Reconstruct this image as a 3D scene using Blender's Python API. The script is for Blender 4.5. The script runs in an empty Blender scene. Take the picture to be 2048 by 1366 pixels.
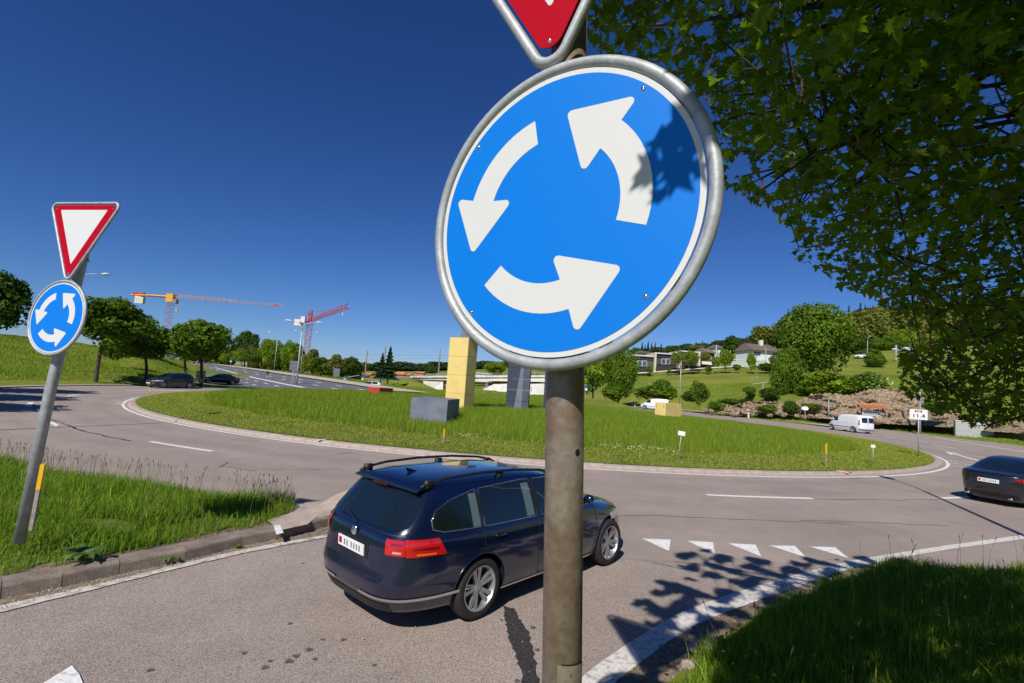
import bpy, bmesh, math, random
import numpy as np
from mathutils import Vector, Matrix
R = math.radians
rnd = random.Random(7)
rng = np.random.default_rng(11)
scn = bpy.context.scene
COL = scn.collection

# ------------------------------------------------------------------ camera
CF, PITCH, ROLL, HC = 1005.77, 0.085420, 0.069293, 2.5686
_cp, _sp, _c, _s = math.cos(PITCH), math.sin(PITCH), math.cos(ROLL), math.sin(ROLL)
FWD = np.array([0, _cp, _sp]); _up0 = np.array([0, -_sp, _cp]); _r0 = np.array([1., 0, 0])
RIGHT = _c*_r0+_s*_up0; UP = -_s*_r0+_c*_up0
EYE = np.array([0, 0, HC])
cd = bpy.data.cameras.new('camera'); cam = bpy.data.objects.new('camera', cd); COL.objects.link(cam)
cd.sensor_width = 36; cd.lens = CF/2048*36; cd.clip_start = .05; cd.clip_end = 6000
cam.matrix_world = Matrix(((RIGHT[0], UP[0], -FWD[0], 0), (RIGHT[1], UP[1], -FWD[1], 0), (RIGHT[2], UP[2], -FWD[2], HC), (0, 0, 0, 1)))
scn.camera = cam
# ------------------------------------------------------------------ sky and sun
SUN_AZ, SUN_EL = R(22.5), R(44)           # shadows fall 22.5 deg to the right of straight ahead
w = bpy.data.worlds.new('World'); scn.world = w; w.use_nodes = True
nt = w.node_tree; nt.nodes.clear()
sky = nt.nodes.new('ShaderNodeTexSky'); sky.sky_type = 'NISHITA'; sky.sun_disc = False
sky.sun_elevation = SUN_EL; sky.sun_rotation = SUN_AZ+math.pi
sky.altitude = 1000; sky.air_density = 1.0; sky.dust_density = 0.25; sky.ozone_density = 3.0
bg = nt.nodes.new('ShaderNodeBackground'); bg.inputs[1].default_value = 0.075
wo = nt.nodes.new('ShaderNodeOutputWorld')
# film response of the deep blue sky: one curve per channel for the whole dome
sep = nt.nodes.new('ShaderNodeSeparateColor'); cmb = nt.nodes.new('ShaderNodeCombineColor'); nt.links.new(sky.outputs[0], sep.inputs[0])
for i_, (g_, a_) in enumerate(((1.395, .793), (1.205, .865), (1.096, 1.226))):
    p_ = nt.nodes.new('ShaderNodeMath'); p_.operation = 'POWER'; p_.inputs[1].default_value = g_; nt.links.new(sep.outputs[i_], p_.inputs[0])
    m_ = nt.nodes.new('ShaderNodeMath'); m_.operation = 'MULTIPLY'; m_.inputs[1].default_value = a_*.075**(g_-1); nt.links.new(p_.outputs[0], m_.inputs[0]); nt.links.new(m_.outputs[0], cmb.inputs[i_])
nt.links.new(cmb.outputs[0], bg.inputs[0]); nt.links.new(bg.outputs[0], wo.inputs[0])
sd = bpy.data.lights.new('sun', 'SUN'); sd.energy = 4.9; sd.angle = R(.53); sd.color = (1, .955, .88)
sun = bpy.data.objects.new('sun', sd); COL.objects.link(sun)
SUND = Vector((math.sin(SUN_AZ)*math.cos(SUN_EL), math.cos(SUN_AZ)*math.cos(SUN_EL), -math.sin(SUN_EL)))
sun.rotation_euler = SUND.to_track_quat('-Z', 'Y').to_euler()
scn.view_settings.view_transform = 'Standard'; scn.view_settings.look = 'None'
scn.view_settings.gamma = 1; scn.view_settings.exposure = 0.0; scn.view_settings.use_curve_mapping = False
scn.render.engine = 'CYCLES'

# ------------------------------------------------------------------ helpers
def ray(px, py):
    return FWD+(px-1024)/CF*RIGHT-(py-683)/CF*UP
def G(px, py, z=0.):                       # photo point -> place on a level plane
    d = ray(px, py); t = (z-HC)/d[2]; return EYE+t*d
def W(px, py, dep):                        # photo point -> place at a distance ahead
    d = ray(px, py); return EYE+d*(dep/d[1])
def proj(P):
    d = np.atleast_2d(P)-EYE; z = d@FWD
    return np.stack([1024+CF*(d@RIGHT)/z, 683-CF*(d@UP)/z, z], -1)
def tag(o, label=None, cat=None, group=None, kind=None):
    if label: o['label'] = label
    if cat: o['category'] = cat
    if group: o['group'] = group
    if kind: o['kind'] = kind
    return o
def empty(name, loc=(0, 0, 0), rz=0, label=None, cat=None, group=None, kind=None):
    o = bpy.data.objects.new(name, None); COL.objects.link(o); o.location = loc; o.rotation_euler = (0, 0, rz)
    o.empty_display_size = .2
    return tag(o, label, cat, group, kind)
def link(name, me, parent=None):
    o = bpy.data.objects.new(name, me); COL.objects.link(o)
    if parent: o.parent = parent
    return o
class MB:                                  # mesh builder
    def __init__(s): s.v = []; s.f = []; s.m = []; s.mi = 0
    def add(s, vs, fs, M=None):
        n = len(s.v)
        if M is not None: vs = [M@Vector(v) for v in vs]
        s.v += [tuple(v) for v in vs]; s.f += [tuple(i+n for i in f) for f in fs]; s.m += [s.mi]*len(fs)
        return s
    def box(s, x0, x1, y0, y1, z0, z1, M=None):
        vs = [(x, y, z) for z in (z0, z1) for y in (y0, y1) for x in (x0, x1)]
        return s.add(vs, [(0, 2, 3, 1), (4, 5, 7, 6), (0, 1, 5, 4), (2, 6, 7, 3), (0, 4, 6, 2), (1, 3, 7, 5)], M)
    def prism(s, poly, z0, z1, M=None):    # poly (x,y) ccw
        n = len(poly); vs = [(p[0], p[1], z0) for p in poly]+[(p[0], p[1], z1) for p in poly]
        fs = [tuple(range(n))[::-1], tuple(range(n, 2*n))]+[(i, (i+1) % n, n+(i+1) % n, n+i) for i in range(n)]
        return s.add(vs, fs, M)
    def tube(s, pts, r, seg=10, cap=True, closed=False):
        pts = [Vector(p) for p in pts]; n = len(pts)
        rs = [r]*n if not hasattr(r, '__len__') else list(r)
        vs = []; prev = None
        for i, p in enumerate(pts):
            if closed: t = (pts[(i+1) % n]-pts[i-1])
            else: t = pts[min(i+1, n-1)]-pts[max(i-1, 0)]
            t.normalize()
            if prev is None:
                a = Vector((0, 0, 1)) if abs(t.z) < .9 else Vector((1, 0, 0)); u = t.cross(a).normalized()
            else:
                u = (prev-t*prev.dot(t)).normalized()
            prev = u; v = t.cross(u)
            for k in range(seg):
                a = 2*math.pi*k/seg; vs.append(p+(u*math.cos(a)+v*math.sin(a))*rs[i])
        fs = []
        for i in range(n if closed else n-1):
            j = (i+1) % n
            for k in range(seg):
                k2 = (k+1) % seg; fs.append((i*seg+k, i*seg+k2, j*seg+k2, j*seg+k))
        if cap and not closed: fs += [tuple(range(seg))[::-1], tuple(range((n-1)*seg, n*seg))]
        return s.add(vs, fs)
    def lathe(s, prof, seg=24, M=None, close=False):   # prof (r,z) around z
        vs = []; n = len(prof)
        for k in range(seg):
            a = 2*math.pi*k/seg
            for r_, z in prof: vs.append((r_*math.cos(a), r_*math.sin(a), z))
        fs = []
        for k in range(seg):
            k2 = (k+1) % seg
            for i in range(n if close else n-1):
                j = (i+1) % n; fs.append((k*n+i, k2*n+i, k2*n+j, k*n+j))
        return s.add(vs, fs, M)
    def mesh(s, name, mats, smooth=False):
        me = bpy.data.meshes.new(name); me.from_pydata(s.v, [], s.f)
        for m in (mats if isinstance(mats, (list, tuple)) else [mats]): me.materials.append(m)
        if any(s.m): me.polygons.foreach_set('material_index', s.m)
        if smooth: me.polygons.foreach_set('use_smooth', [True]*len(s.f))
        me.update(); return me
    def obj(s, name, mats, parent=None, smooth=False, **k):
        o = link(name, s.mesh(name, mats, smooth), parent); return tag(o, **k)
def bigmesh(name, V, F, mats, tint=None, smooth=False):      # V (n,3), F (m,k) numpy
    me = bpy.data.meshes.new(name); k = F.shape[1]
    me.vertices.add(len(V)); me.vertices.foreach_set('co', V.astype(np.float32).ravel())
    me.loops.add(F.size); me.loops.foreach_set('vertex_index', F.astype(np.int32).ravel())
    me.polygons.add(len(F)); me.polygons.foreach_set('loop_start', np.arange(0, F.size, k, dtype=np.int32))
    if smooth: me.polygons.foreach_set('use_smooth', np.ones(len(F), bool))
    for m in (mats if isinstance(mats, (list, tuple)) else [mats]): me.materials.append(m)
    if tint is not None:
        a = me.color_attributes.new('tint', 'FLOAT_COLOR', 'POINT')
        c = np.ones((len(V), 4), np.float32); c[:, :3] = tint; a.data.foreach_set('color', c.ravel())
    me.update(calc_edges=True); me.validate(); return me
def inpoly(P, poly):
    P = np.atleast_2d(P); poly = np.array([p[:2] for p in poly], float); x, y = P[:, 0], P[:, 1]
    ins = np.zeros(len(P), bool); j = len(poly)-1
    for i in range(len(poly)):
        xi, yi = poly[i]; xj, yj = poly[j]
        c = ((yi > y) != (yj > y)) & (x < (xj-xi)*(y-yi)/((yj-yi) if yj != yi else 1e-9)+xi); ins ^= c; j = i
    return ins
def sdpoly(P, poly):                       # signed distance, negative inside
    P = np.atleast_2d(P)[:, :2]; poly = np.array([p[:2] for p in poly], float); d = np.full(len(P), 1e9)
    for i in range(len(poly)):
        a = poly[i]; b = poly[(i+1) % len(poly)]; e = b-a
        t = np.clip(((P-a)@e)/(e@e+1e-12), 0, 1); d = np.minimum(d, np.linalg.norm(P-a-t[:, None]*e, axis=1))
    return np.where(inpoly(P, poly), -d, d)

# ------------------------------------------------------------------ materials
def mat(name, col, rough=.6, metal=0., var=.0, scale=5., col2=None, bump=0., bscale=None, coat=0., trans=0., spec=.5, tint=False, detail=4., obj=True, fine=None, ramp=(.35, .65)):
    m = bpy.data.materials.new(name); m.use_nodes = True; n = m.node_tree; N = n.nodes; L = n.links
    b = N['Principled BSDF']; b.inputs['Roughness'].default_value = rough; b.inputs['Metallic'].default_value = metal
    b.inputs['Base Color'].default_value = (*col, 1); b.inputs['Specular IOR Level'].default_value = spec
    if coat: b.inputs['Coat Weight'].default_value = coat; b.inputs['Coat Roughness'].default_value = .03
    out = None
    tc = N.new('ShaderNodeTexCoord')
    if var or col2:
        no = N.new('ShaderNodeTexNoise'); no.inputs['Scale'].default_value = scale; no.inputs['Detail'].default_value = detail
        L.new(tc.outputs['Object'], no.inputs['Vector'])
        r = N.new('ShaderNodeValToRGB'); c2 = col2 if col2 else tuple(c*(1-var) for c in col); c1 = col if col2 else tuple(min(1, c*(1+var)) for c in col)
        r.color_ramp.elements[0].position = ramp[0]; r.color_ramp.elements[1].position = ramp[1]
        r.color_ramp.elements[0].color = (*c2, 1); r.color_ramp.elements[1].color = (*c1, 1)
        L.new(no.outputs['Fac'], r.inputs['Fac']); out = r.outputs['Color']
    if fine:
        fs, fa = fine
        n2 = N.new('ShaderNodeTexNoise'); n2.inputs['Scale'].default_value = fs; n2.inputs['Detail'].default_value = 3
        L.new(tc.outputs['Object'], n2.inputs['Vector'])
        mr = N.new('ShaderNodeMapRange'); mr.inputs['From Min'].default_value = .3; mr.inputs['From Max'].default_value = .7
        mr.inputs['To Min'].default_value = 1-fa; mr.inputs['To Max'].default_value = 1+fa; L.new(n2.outputs['Fac'], mr.inputs['Value'])
        mx = N.new('ShaderNodeMixRGB'); mx.blend_type = 'MULTIPLY'; mx.inputs['Fac'].default_value = 1
        if out: L.new(out, mx.inputs['Color1'])
        else: mx.inputs['Color1'].default_value = (*col, 1)
        L.new(mr.outputs['Result'], mx.inputs['Color2']); out = mx.outputs['Color']
    if tint:
        at = N.new('ShaderNodeAttribute'); at.attribute_name = 'tint'
        mx = N.new('ShaderNodeMixRGB'); mx.blend_type = 'MULTIPLY'; mx.inputs['Fac'].default_value = 1
        if out: L.new(out, mx.inputs['Color1'])
        else: mx.inputs['Color1'].default_value = (*col, 1)
        L.new(at.outputs['Color'], mx.inputs['Color2']); out = mx.outputs['Color']
    if out: L.new(out, b.inputs['Base Color'])
    if bump:
        nb = N.new('ShaderNodeTexNoise'); nb.inputs['Scale'].default_value = bscale or scale*3; nb.inputs['Detail'].default_value = 5
        L.new(tc.outputs['Object'], nb.inputs['Vector'])
        bp = N.new('ShaderNodeBump'); bp.inputs['Strength'].default_value = bump; bp.inputs['Distance'].default_value = .02
        L.new(nb.outputs['Fac'], bp.inputs['Height']); L.new(bp.outputs['Normal'], b.inputs['Normal'])
    if trans:
        t = N.new('ShaderNodeBsdfTranslucent'); ms = N.new('ShaderNodeMixShader'); ms.inputs['Fac'].default_value = trans
        tcx = N.new('ShaderNodeMixRGB'); tcx.blend_type = 'MULTIPLY'; tcx.inputs['Fac'].default_value = 1; tcx.inputs['Color2'].default_value = (2.6, 2.5, .6, 1) if name == 'maple_leaf' else (1.5, 1.6, .6, 1)
        if out: L.new(out, tcx.inputs['Color1'])
        else: tcx.inputs['Color1'].default_value = (*col, 1)
        L.new(tcx.outputs['Color'], t.inputs['Color'])
        L.new(b.outputs['BSDF'], ms.inputs[1]); L.new(t.outputs['BSDF'], ms.inputs[2])
        L.new(ms.outputs['Shader'], N['Material Output'].inputs['Surface'])
    return m
M = {}
def asphalt(name, base, patch):
    m = mat(name, base, rough=.85, col2=patch, scale=.35, fine=(110, .62), bump=.4, bscale=150, spec=.25, ramp=(.3, .7))
    n = m.node_tree; N = n.nodes; L = n.links; b = N['Principled BSDF']; src = b.inputs['Base Color'].links[0].from_socket
    tc = [x for x in N if x.type == 'TEX_COORD'][0]
    # pale stone chips and darker wheel-worn stains
    vo = N.new('ShaderNodeTexVoronoi'); vo.inputs['Scale'].default_value = 55; L.new(tc.outputs['Object'], vo.inputs['Vector'])
    rp = N.new('ShaderNodeValToRGB'); rp.color_ramp.elements[0].position = .0; rp.color_ramp.elements[0].color = (1, 1, 1, 1)
    rp.color_ramp.elements[1].position = .24; rp.color_ramp.elements[1].color = (0, 0, 0, 1); L.new(vo.outputs['Distance'], rp.inputs['Fac'])
    mx = N.new('ShaderNodeMixRGB'); mx.blend_type = 'ADD'; L.new(src, mx.inputs['Color1']); mx.inputs['Color2'].default_value = (.10, .093, .085, 1)
    L.new(rp.outputs['Color'], mx.inputs['Fac'])
    n3 = N.new('ShaderNodeTexNoise'); n3.inputs['Scale'].default_value = 1.6; n3.inputs['Detail'].default_value = 8; n3.inputs['Roughness'].default_value = .7
    L.new(tc.outputs['Object'], n3.inputs['Vector'])
    mr = N.new('ShaderNodeMapRange'); mr.inputs['From Min'].default_value = .35; mr.inputs['From Max'].default_value = .65
    mr.inputs['To Min'].default_value = .92; mr.inputs['To Max'].default_value = 1.06; L.new(n3.outputs['Fac'], mr.inputs['Value'])
    m2 = N.new('ShaderNodeMixRGB'); m2.blend_type = 'MULTIPLY'; m2.inputs['Fac'].default_value = 1
    L.new(mx.outputs['Color'], m2.inputs['Color1']); L.new(mr.outputs['Result'], m2.inputs['Color2'])
    if name == 'asphalt':
        # darker polished wheel tracks round the circle, worn by traffic
        vs = N.new('ShaderNodeVectorMath'); vs.operation = 'SUBTRACT'; L.new(tc.outputs['Object'], vs.inputs[0]); vs.inputs[1].default_value = (1.6, 45.3, 0)
        ln = N.new('ShaderNodeVectorMath'); ln.operation = 'LENGTH'; L.new(vs.outputs['Vector'], ln.inputs[0])
        cr = N.new('ShaderNodeValToRGB'); mr2 = N.new('ShaderNodeMapRange'); mr2.inputs['From Min'].default_value = 28; mr2.inputs['From Max'].default_value = 38; L.new(ln.outputs['Value'], mr2.inputs['Value']); L.new(mr2.outputs['Result'], cr.inputs['Fac'])
        els = cr.color_ramp.elements; els[0].position = 0; els[0].color = (1.0,)*3+(1,); els[1].position = 1; els[1].color = (1,)*3+(1,)
        for p_, c_ in ((.10, 1.03), (.155, .90), (.21, 1.0), (.30, .90), (.37, 1.04), (.50, .91), (.58, 1.0), (.68, .91), (.76, 1.02)):
            e = els.new(p_); e.color = (c_, c_, c_, 1)
        m4 = N.new('ShaderNodeMixRGB'); m4.blend_type = 'MULTIPLY'; m4.inputs['Fac'].default_value = .8; L.new(m2.outputs['Color'], m4.inputs['Color1']); L.new(cr.outputs['Color'], m4.inputs['Color2']); m2 = m4
    L.new(m2.outputs['Color'], b.inputs['Base Color']); return m
M['asphalt'] = asphalt('asphalt', (.365, .297, .255), (.295, .240, .208))
M['asphalt_dark'] = asphalt('asphalt_dark', (.165, .16, .175), (.13, .128, .14))
M['paint'] = mat('road_paint', (.78, .77, .74), rough=.7, col2=(.44, .40, .37), scale=16, detail=10, fine=(60, .14), ramp=(.3, .47))
M['paint_mid'] = mat('dusty_road_paint', (.66, .62, .57), rough=.75, col2=(.36, .32, .285), scale=14, detail=10, fine=(60, .15), ramp=(.30, .50))
M['paint_old'] = mat('worn_road_paint', (.60, .56, .50), rough=.8, col2=(.33, .29, .26), scale=11, detail=9, fine=(70, .15), ramp=(.36, .56))
M['paint_orange'] = mat('orange_paint', (.75, .25, .05), rough=.7, var=.2, scale=20)
M['paint_yellow'] = mat('yellow_road_paint', (.7, .42, .05), rough=.7)
M['tar'] = mat('tar', (.022, .021, .022), rough=.6, col2=(.06, .055, .052), scale=30, detail=6, bump=.4, bscale=90)
M['kerb'] = mat('kerb_stone', (.46, .37, .31), rough=.9, col2=(.35, .285, .24), scale=4, fine=(60, .2), bump=.4, bscale=60)
M['kerb_near'] = mat('weathered_kerb', (.27, .215, .175), rough=.95, col2=(.17, .135, .105), scale=5, detail=9, fine=(60, .3), bump=.3, bscale=90)
M['pave'] = mat('pavement_grit', (.52, .44, .36), rough=.95, col2=(.42, .35, .29), scale=2, fine=(20, .12))
M['dirt'] = mat('dirt', (.28, .205, .14), rough=1, col2=(.15, .11, .08), scale=9, detail=8, fine=(80, .3), bump=.7, bscale=60)
M['concrete'] = mat('concrete', (.66, .63, .58), rough=.9, var=.1, scale=.6, detail=8, fine=(6, .08))
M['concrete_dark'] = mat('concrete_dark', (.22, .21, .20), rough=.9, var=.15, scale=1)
M['soil_grass'] = mat('grass_ground', (.13, .155, .03), rough=1, col2=(.075, .10, .018), scale=.8, detail=10, fine=(12, .3), spec=.1)
M['meadow'] = mat('meadow_ground', (.215, .225, .038), rough=1, col2=(.12, .165, .022), scale=.12, detail=12, fine=(2.5, .25), spec=.1, bump=.5, bscale=3)
M['galv'] = mat('galvanised_steel', (.46, .475, .49), rough=.55, metal=.35, col2=(.34, .355, .37), scale=14, detail=6, fine=(70, .1), bump=.05, bscale=60)
M['galv_brown'] = mat('weathered_brown_steel', (.275, .225, .185), rough=.42, metal=.3, col2=(.185, .125, .085), scale=7, detail=9, fine=(45, .18), bump=.06, bscale=50)
M['white_metal'] = mat('white_painted_metal', (.78, .78, .76), rough=.5, var=.04)
M['grey_metal'] = mat('grey_metal', (.25, .26, .27), rough=.5, metal=.5, var=.1)
M['pole_grey'] = mat('lamp_pole_grey', (.45, .47, .49), rough=.5, metal=.3, var=.08)
M['black'] = mat('black_plastic', (.012, .012, .013), rough=.5)
M['rubber'] = mat('rubber', (.018, .018, .018), rough=.75, var=.2, scale=30)
M['rim'] = mat('alloy', (.50, .51, .53), rough=.38, metal=.8)
M['chrome'] = mat('chrome', (.75, .76, .78), rough=.12, metal=1)
M['navy'] = mat('navy_car_paint', (.002, .006, .030), rough=.2, coat=1., spec=.6)
M['darkcar'] = mat('dark_car_paint', (.008, .009, .016), rough=.3, coat=1.)
M['greycar'] = mat('anthracite_car_paint', (.02, .022, .028), rough=.3, coat=1.)
M['whitecar'] = mat('white_car_paint', (.78, .79, .80), rough=.3, coat=.6)
M['glass'] = mat('dark_glass', (.006, .011, .012), rough=.04, spec=.9, coat=.6)
M['glass_lit'] = mat('house_glass', (.07, .09, .12), rough=.08, spec=.9)
M['red_lens'] = mat('red_lens', (.52, .008, .012), rough=.12, coat=1.)
M['red_dark'] = mat('dark_red_lens', (.18, .004, .008), rough=.12, coat=1.)
M['amber'] = mat('amber_lens', (.85, .22, .02), rough=.15, coat=1.)
M['clear'] = mat('clear_lens', (.6, .62, .65), rough=.1, coat=1., metal=.4)
M['sign_white'] = mat('reflective_white', (.66, .66, .65), rough=.45, spec=.35)
M['sign_red'] = mat('reflective_red', (.43, .0, .012), rough=.55, spec=.1)
M['sign_black'] = mat('sign_black', (.02, .02, .02), rough=.5)
M['yellow'] = mat('yellow_panel', (.80, .60, .20), rough=.6, col2=(.66, .50, .19), scale=1.3, detail=9, ramp=(.25, .55), fine=(14, .04))
M['slate'] = mat('slate_blue_panel', (.19, .205, .25), rough=.6, col2=(.135, .15, .195), scale=1.6, detail=9, fine=(14, .06))
M['slate_shadow'] = mat('shadowed_leg_panel', (.035, .045, .075), rough=.6, var=.05, scale=1)  # dark tone for the cast shadow built into the sculpture legs
M['redbox'] = mat('red_panel', (.55, .03, .025), rough=.5, var=.05)
M['crane_orange'] = mat('crane_orange', (.72, .34, .05), rough=.6)
M['crane_red'] = mat('crane_red', (.58, .10, .12), rough=.6)
M['crane_pale'] = mat('crane_lilac_red', (.42, .14, .18), rough=.6)
M['post_yellow'] = mat('post_yellow', (.80, .45, .01), rough=.5)
M['post_wood'] = mat('post_wood', (.30, .26, .22), rough=.9, var=.2, scale=20)
M['bark'] = mat('bark', (.10, .075, .055), rough=.95, col2=(.04, .03, .022), scale=12, detail=8, bump=.7, bscale=25)
M['bark_lichen'] = mat('lichen_bark', (.055, .042, .03), rough=.95, col2=(.20, .13, .03), scale=16, detail=6, ramp=(.28, .40), bump=.6, bscale=50)
M['leaf_maple'] = mat('maple_leaf', (.095, .165, .010), rough=.45, var=.3, scale=2.5, trans=.5, tint=True, spec=.3)
FOL = {}
def fol(key, c, tr=.25):
    FOL[key] = mat('foliage_'+key, c, rough=.65, var=.25, scale=.9, fine=(3, .25), trans=tr, tint=True, spec=.15); return FOL[key]
fol('green', (.10, .17, .012)); fol('bright', (.165, .25, .014)); fol('deep', (.055, .105, .012)); fol('olive', (.14, .155, .026))
fol('conifer', (.022, .045, .018), .08); fol('brown', (.075, .065, .028), .15); fol('blossom', (.75, .75, .62), .2); fol('lime', (.17, .22, .016)); fol('far', (.045, .085, .03), .1)
M['grass'] = mat('grass_blade', (.15, .265, .020), rough=.6, trans=.35, tint=True, spec=.2)
M['grass_far'] = mat('grass_blade_far', (.175, .275, .022), rough=.7, trans=.3, tint=True, spec=.15)
M['rock'] = mat('limestone', (.38, .28, .18), rough=.95, col2=(.12, .088, .055), scale=3.2, detail=10, fine=(8, .3), bump=.8, bscale=4)
M['wall_cream'] = mat('cream_render', (.62, .55, .40), rough=.9, var=.05)
M['wall_white'] = mat('white_render', (.72, .70, .66), rough=.9, var=.05)
M['wall_dark'] = mat('dark_cladding', (.035, .033, .036), rough=.8, var=.2, scale=3)
M['roof_brown'] = mat('brown_tiles', (.17, .13, .11), rough=.9, var=.2, scale=3)
M['roof_orange'] = mat('orange_tiles', (.55, .20, .09), rough=.9, var=.15, scale=6)
M['roof_pale'] = mat('pale_roof', (.55, .56, .58), rough=.7)
M['fence_brown'] = mat('brown_hedge_fence', (.055, .03, .022), rough=.9, var=.3, scale=6)
M['green_wall'] = mat('pale_green_wall', (.42, .50, .43), rough=.9, var=.06)
M['wood'] = mat('board_wood', (.10, .055, .03), rough=.8, var=.2, scale=8)
M['sign_blue_far'] = mat('parking_blue', (.01, .12, .55), rough=.5)
M['green_post'] = mat('green_post', (.02, .22, .16), rough=.6)
M['box_grey'] = mat('cabinet_grey', (.40, .40, .38), rough=.7, var=.06)
# the blue reflective sheet: prism mesh pattern, colour belongs to the film
m = mat('reflective_blue', (.0, .20, .82), rough=.42, spec=.35)
n = m.node_tree; tc = n.nodes.new('ShaderNodeTexCoord'); vo = n.nodes.new('ShaderNodeTexVoronoi'); vo.feature = 'DISTANCE_TO_EDGE'; vo.inputs['Scale'].default_value = 300; vo.inputs['Randomness'].default_value = 0
rp = n.nodes.new('ShaderNodeValToRGB'); rp.color_ramp.elements[0].position = .06; rp.color_ramp.elements[0].color = (.0, .15, .58, 1)
rp.color_ramp.elements[1].position = .2; rp.color_ramp.elements[1].color = (.0, .225, .84, 1)
mp = n.nodes.new('ShaderNodeMapping'); mp.inputs['Rotation'].default_value = (0, 0, R(45))
n.links.new(tc.outputs['Object'], mp.inputs['Vector']); n.links.new(mp.outputs['Vector'], vo.inputs['Vector']); n.links.new(vo.outputs['Distance'], rp.inputs['Fac'])
n.links.new(rp.outputs['Color'], n.nodes['Principled BSDF'].inputs['Base Color']); M['sign_blue'] = m

# ------------------------------------------------------------------ road layout on the ground (metres)
CX, CY, RI, RO = 1.6, 45.3, 28.46, 37.0
ang = lambda a, r, c=(CX, CY): (c[0]+r*math.cos(a), c[1]+r*math.sin(a))
P2 = lambda px, py, z=0.: tuple(G(px, py, z)[:2])
entry_poly = [P2(0, 1200), P2(330, 1124), P2(620, 1056), (-2.7, 10.8), (5, 12), (14, 13.5), (13.6, 12.0), (11.3, 10.75), P2(1880, 1104), P2(1740, 1128), P2(1600, 1172), P2(1500, 1208), P2(1410, 1260), P2(1330, 1318), P2(1275, 1366), (-.6, 2.7), (-6, -4), (-14, -14), (-20, -10)]
e1 = P2(1690, 853); e2 = P2(1774, 860); e3 = P2(2048, 892)
east_poly = [(34, 62), e1, e2, e3, (75, 53), (150, 60), (150, 20), (60, 12), (40, 22), (30, 24)]
back_poly = [(40, 50), (40.5, 62), (38, 72), (32, 92), (19, 125), (3, 170), (-16, 215), (-40, 300), (-50, 300), (-24, 213), (-6, 168), (8, 124), (22, 90), (24, 72)]
NWL = [(-33, 62, 0), (-39, 66, 0), (-47, 78, .3), (-60, 97, 1.1), (-78, 125, 2.5), (-100, 150, 2.9)]
NWR = [(-6, 79, 0), (-15, 81.5, .25), (-35, 95, 1.2), (-55, 112, 1.9), (-80, 134, 2.62), (-108, 158, 2.9)]
nw_poly = [p[:2] for p in NWL]+[p[:2] for p in NWR][::-1]
SPL = [(-5.15, 5.55), P2(330, 1154, .15), P2(620, 1056, .15), (-3.02, 8.95), (-3.35, 9.25)]
def arcpt(x, r): return (x, CY-math.sqrt(r*r-(x-CX)**2))
splitter_poly = [(-17, -9.5)]+[P2(0, 1198), P2(237, 1148), P2(481, 1092), P2(622, 1061), (-2.85, 8.85), (-3.0, 9.35)]+[arcpt(x, 36.05) for x in (-4, -6, -8.5, -11, -14, -17, -20, -23, -26)]+[(-34, 8), (-30, -8)]
def road_sd(P):
    P = np.atleast_2d(P)[:, :2]
    d = np.linalg.norm(P-[CX, CY], axis=1)-RO
    for p in (entry_poly, east_poly, back_poly): d = np.minimum(d, sdpoly(P, p))
    dn = sdpoly(P, nw_poly)
    return d, dn

# ------------------------------------------------------------------ terrain
ctrl = []
def cp(x, y, z): ctrl.append((x, y, z))
def cw(px, py, dep): p = W(px, py, dep); ctrl.append(tuple(p))
for p in NWL+NWR: cp(*p)
for a in range(0, 360, 20):
    for r in (20, 37): x, y = ang(R(a), r); cp(x, y, 0.)
for x, y in ((40, 66), (34, 92), (21, 125)): cp(x+1.5, y, .05)
cp(0, 170, -.6); cp(-20, 215, -1.3); cp(-45, 300, -1.5); cp(-30, 215, -1.3); cp(20, 215, .5); cp(-60, 200, -.6)
for x in (60, 100, 150): cp(x, 20, 0); cp(x, 55, 0)
cp(0, -3, .9); cp(4, 0, .95); cp(5.5, 4.5, .72); cp(10, 6, .8); cp(18, 6, .9); cp(30, 0, 1); cp(35, 12, .5); cp(0, -60, 2); cp(60, -60, 2); cp(-70, -60, 2)
cp(-18, -4, .2); cp(-30, 5, .4); cp(-48, 16, 1.0); cp(-52, 35, 2.0)
cw(0, 671, 62); cw(150, 690, 62); cw(300, 711, 66); cw(365, 722, 80); cw(-250, 655, 60); cw(100, 715, 52); cw(250, 738, 54); cp(-44, 44, 1.0); cp(-47, 60, 1.3)
cp(-150, 100, 6); cp(-200, 200, 6); cp(-130, 180, 3); cp(-300, 100, 10); cp(-400, 400, 8)
cw(560, 742, 130); cw(640, 752, 135); cw(700, 757, 150); cw(800, 784, 165); cw(880, 793, 185); cw(930, 796, 185); cw(980, 797, 180); cw(1050, 799, 170)
cw(1160, 792, 108); cw(1270, 752, 128); cw(1400, 742, 140); cw(1530, 736, 150); cw(1270, 797, 92); cw(1360, 790, 96); cw(1500, 785, 86); cw(1600, 790, 80)
cw(1400, 765, 112); cw(1550, 765, 112); cw(1680, 758, 100); cw(1720, 717, 150); cw(1810, 700, 165); cw(1900, 760, 95); cw(2048, 720, 140); cw(1780, 780, 76); cw(1930, 790, 66); cw(2048, 800, 60)
cw(1700, 660, 300); cw(1500, 698, 320); cw(1600, 676, 320); cw(1900, 640, 320); cw(2100, 620, 320); cw(1290, 718, 340); cw(1100, 728, 480); cw(900, 742, 520); cw(720, 745, 700); cw(500, 742, 600)
cp(0, 1500, -6); cp(-1500, 600, 10); cp(-300, 900, -2); cp(1500, 600, 200); cp(-1500, -500, 10); cp(1500, -500, 60); cp(0, -1500, 10); cp(-1000, 1500, 0); cp(1000, 1500, 140)
cp(60, 72, 1.2); cp(52, 60, .1)
C_ = np.array(ctrl); K = np.linalg.norm(C_[:, None, :2]-C_[None, :, :2], axis=2)+np.eye(len(C_))*.3
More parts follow.
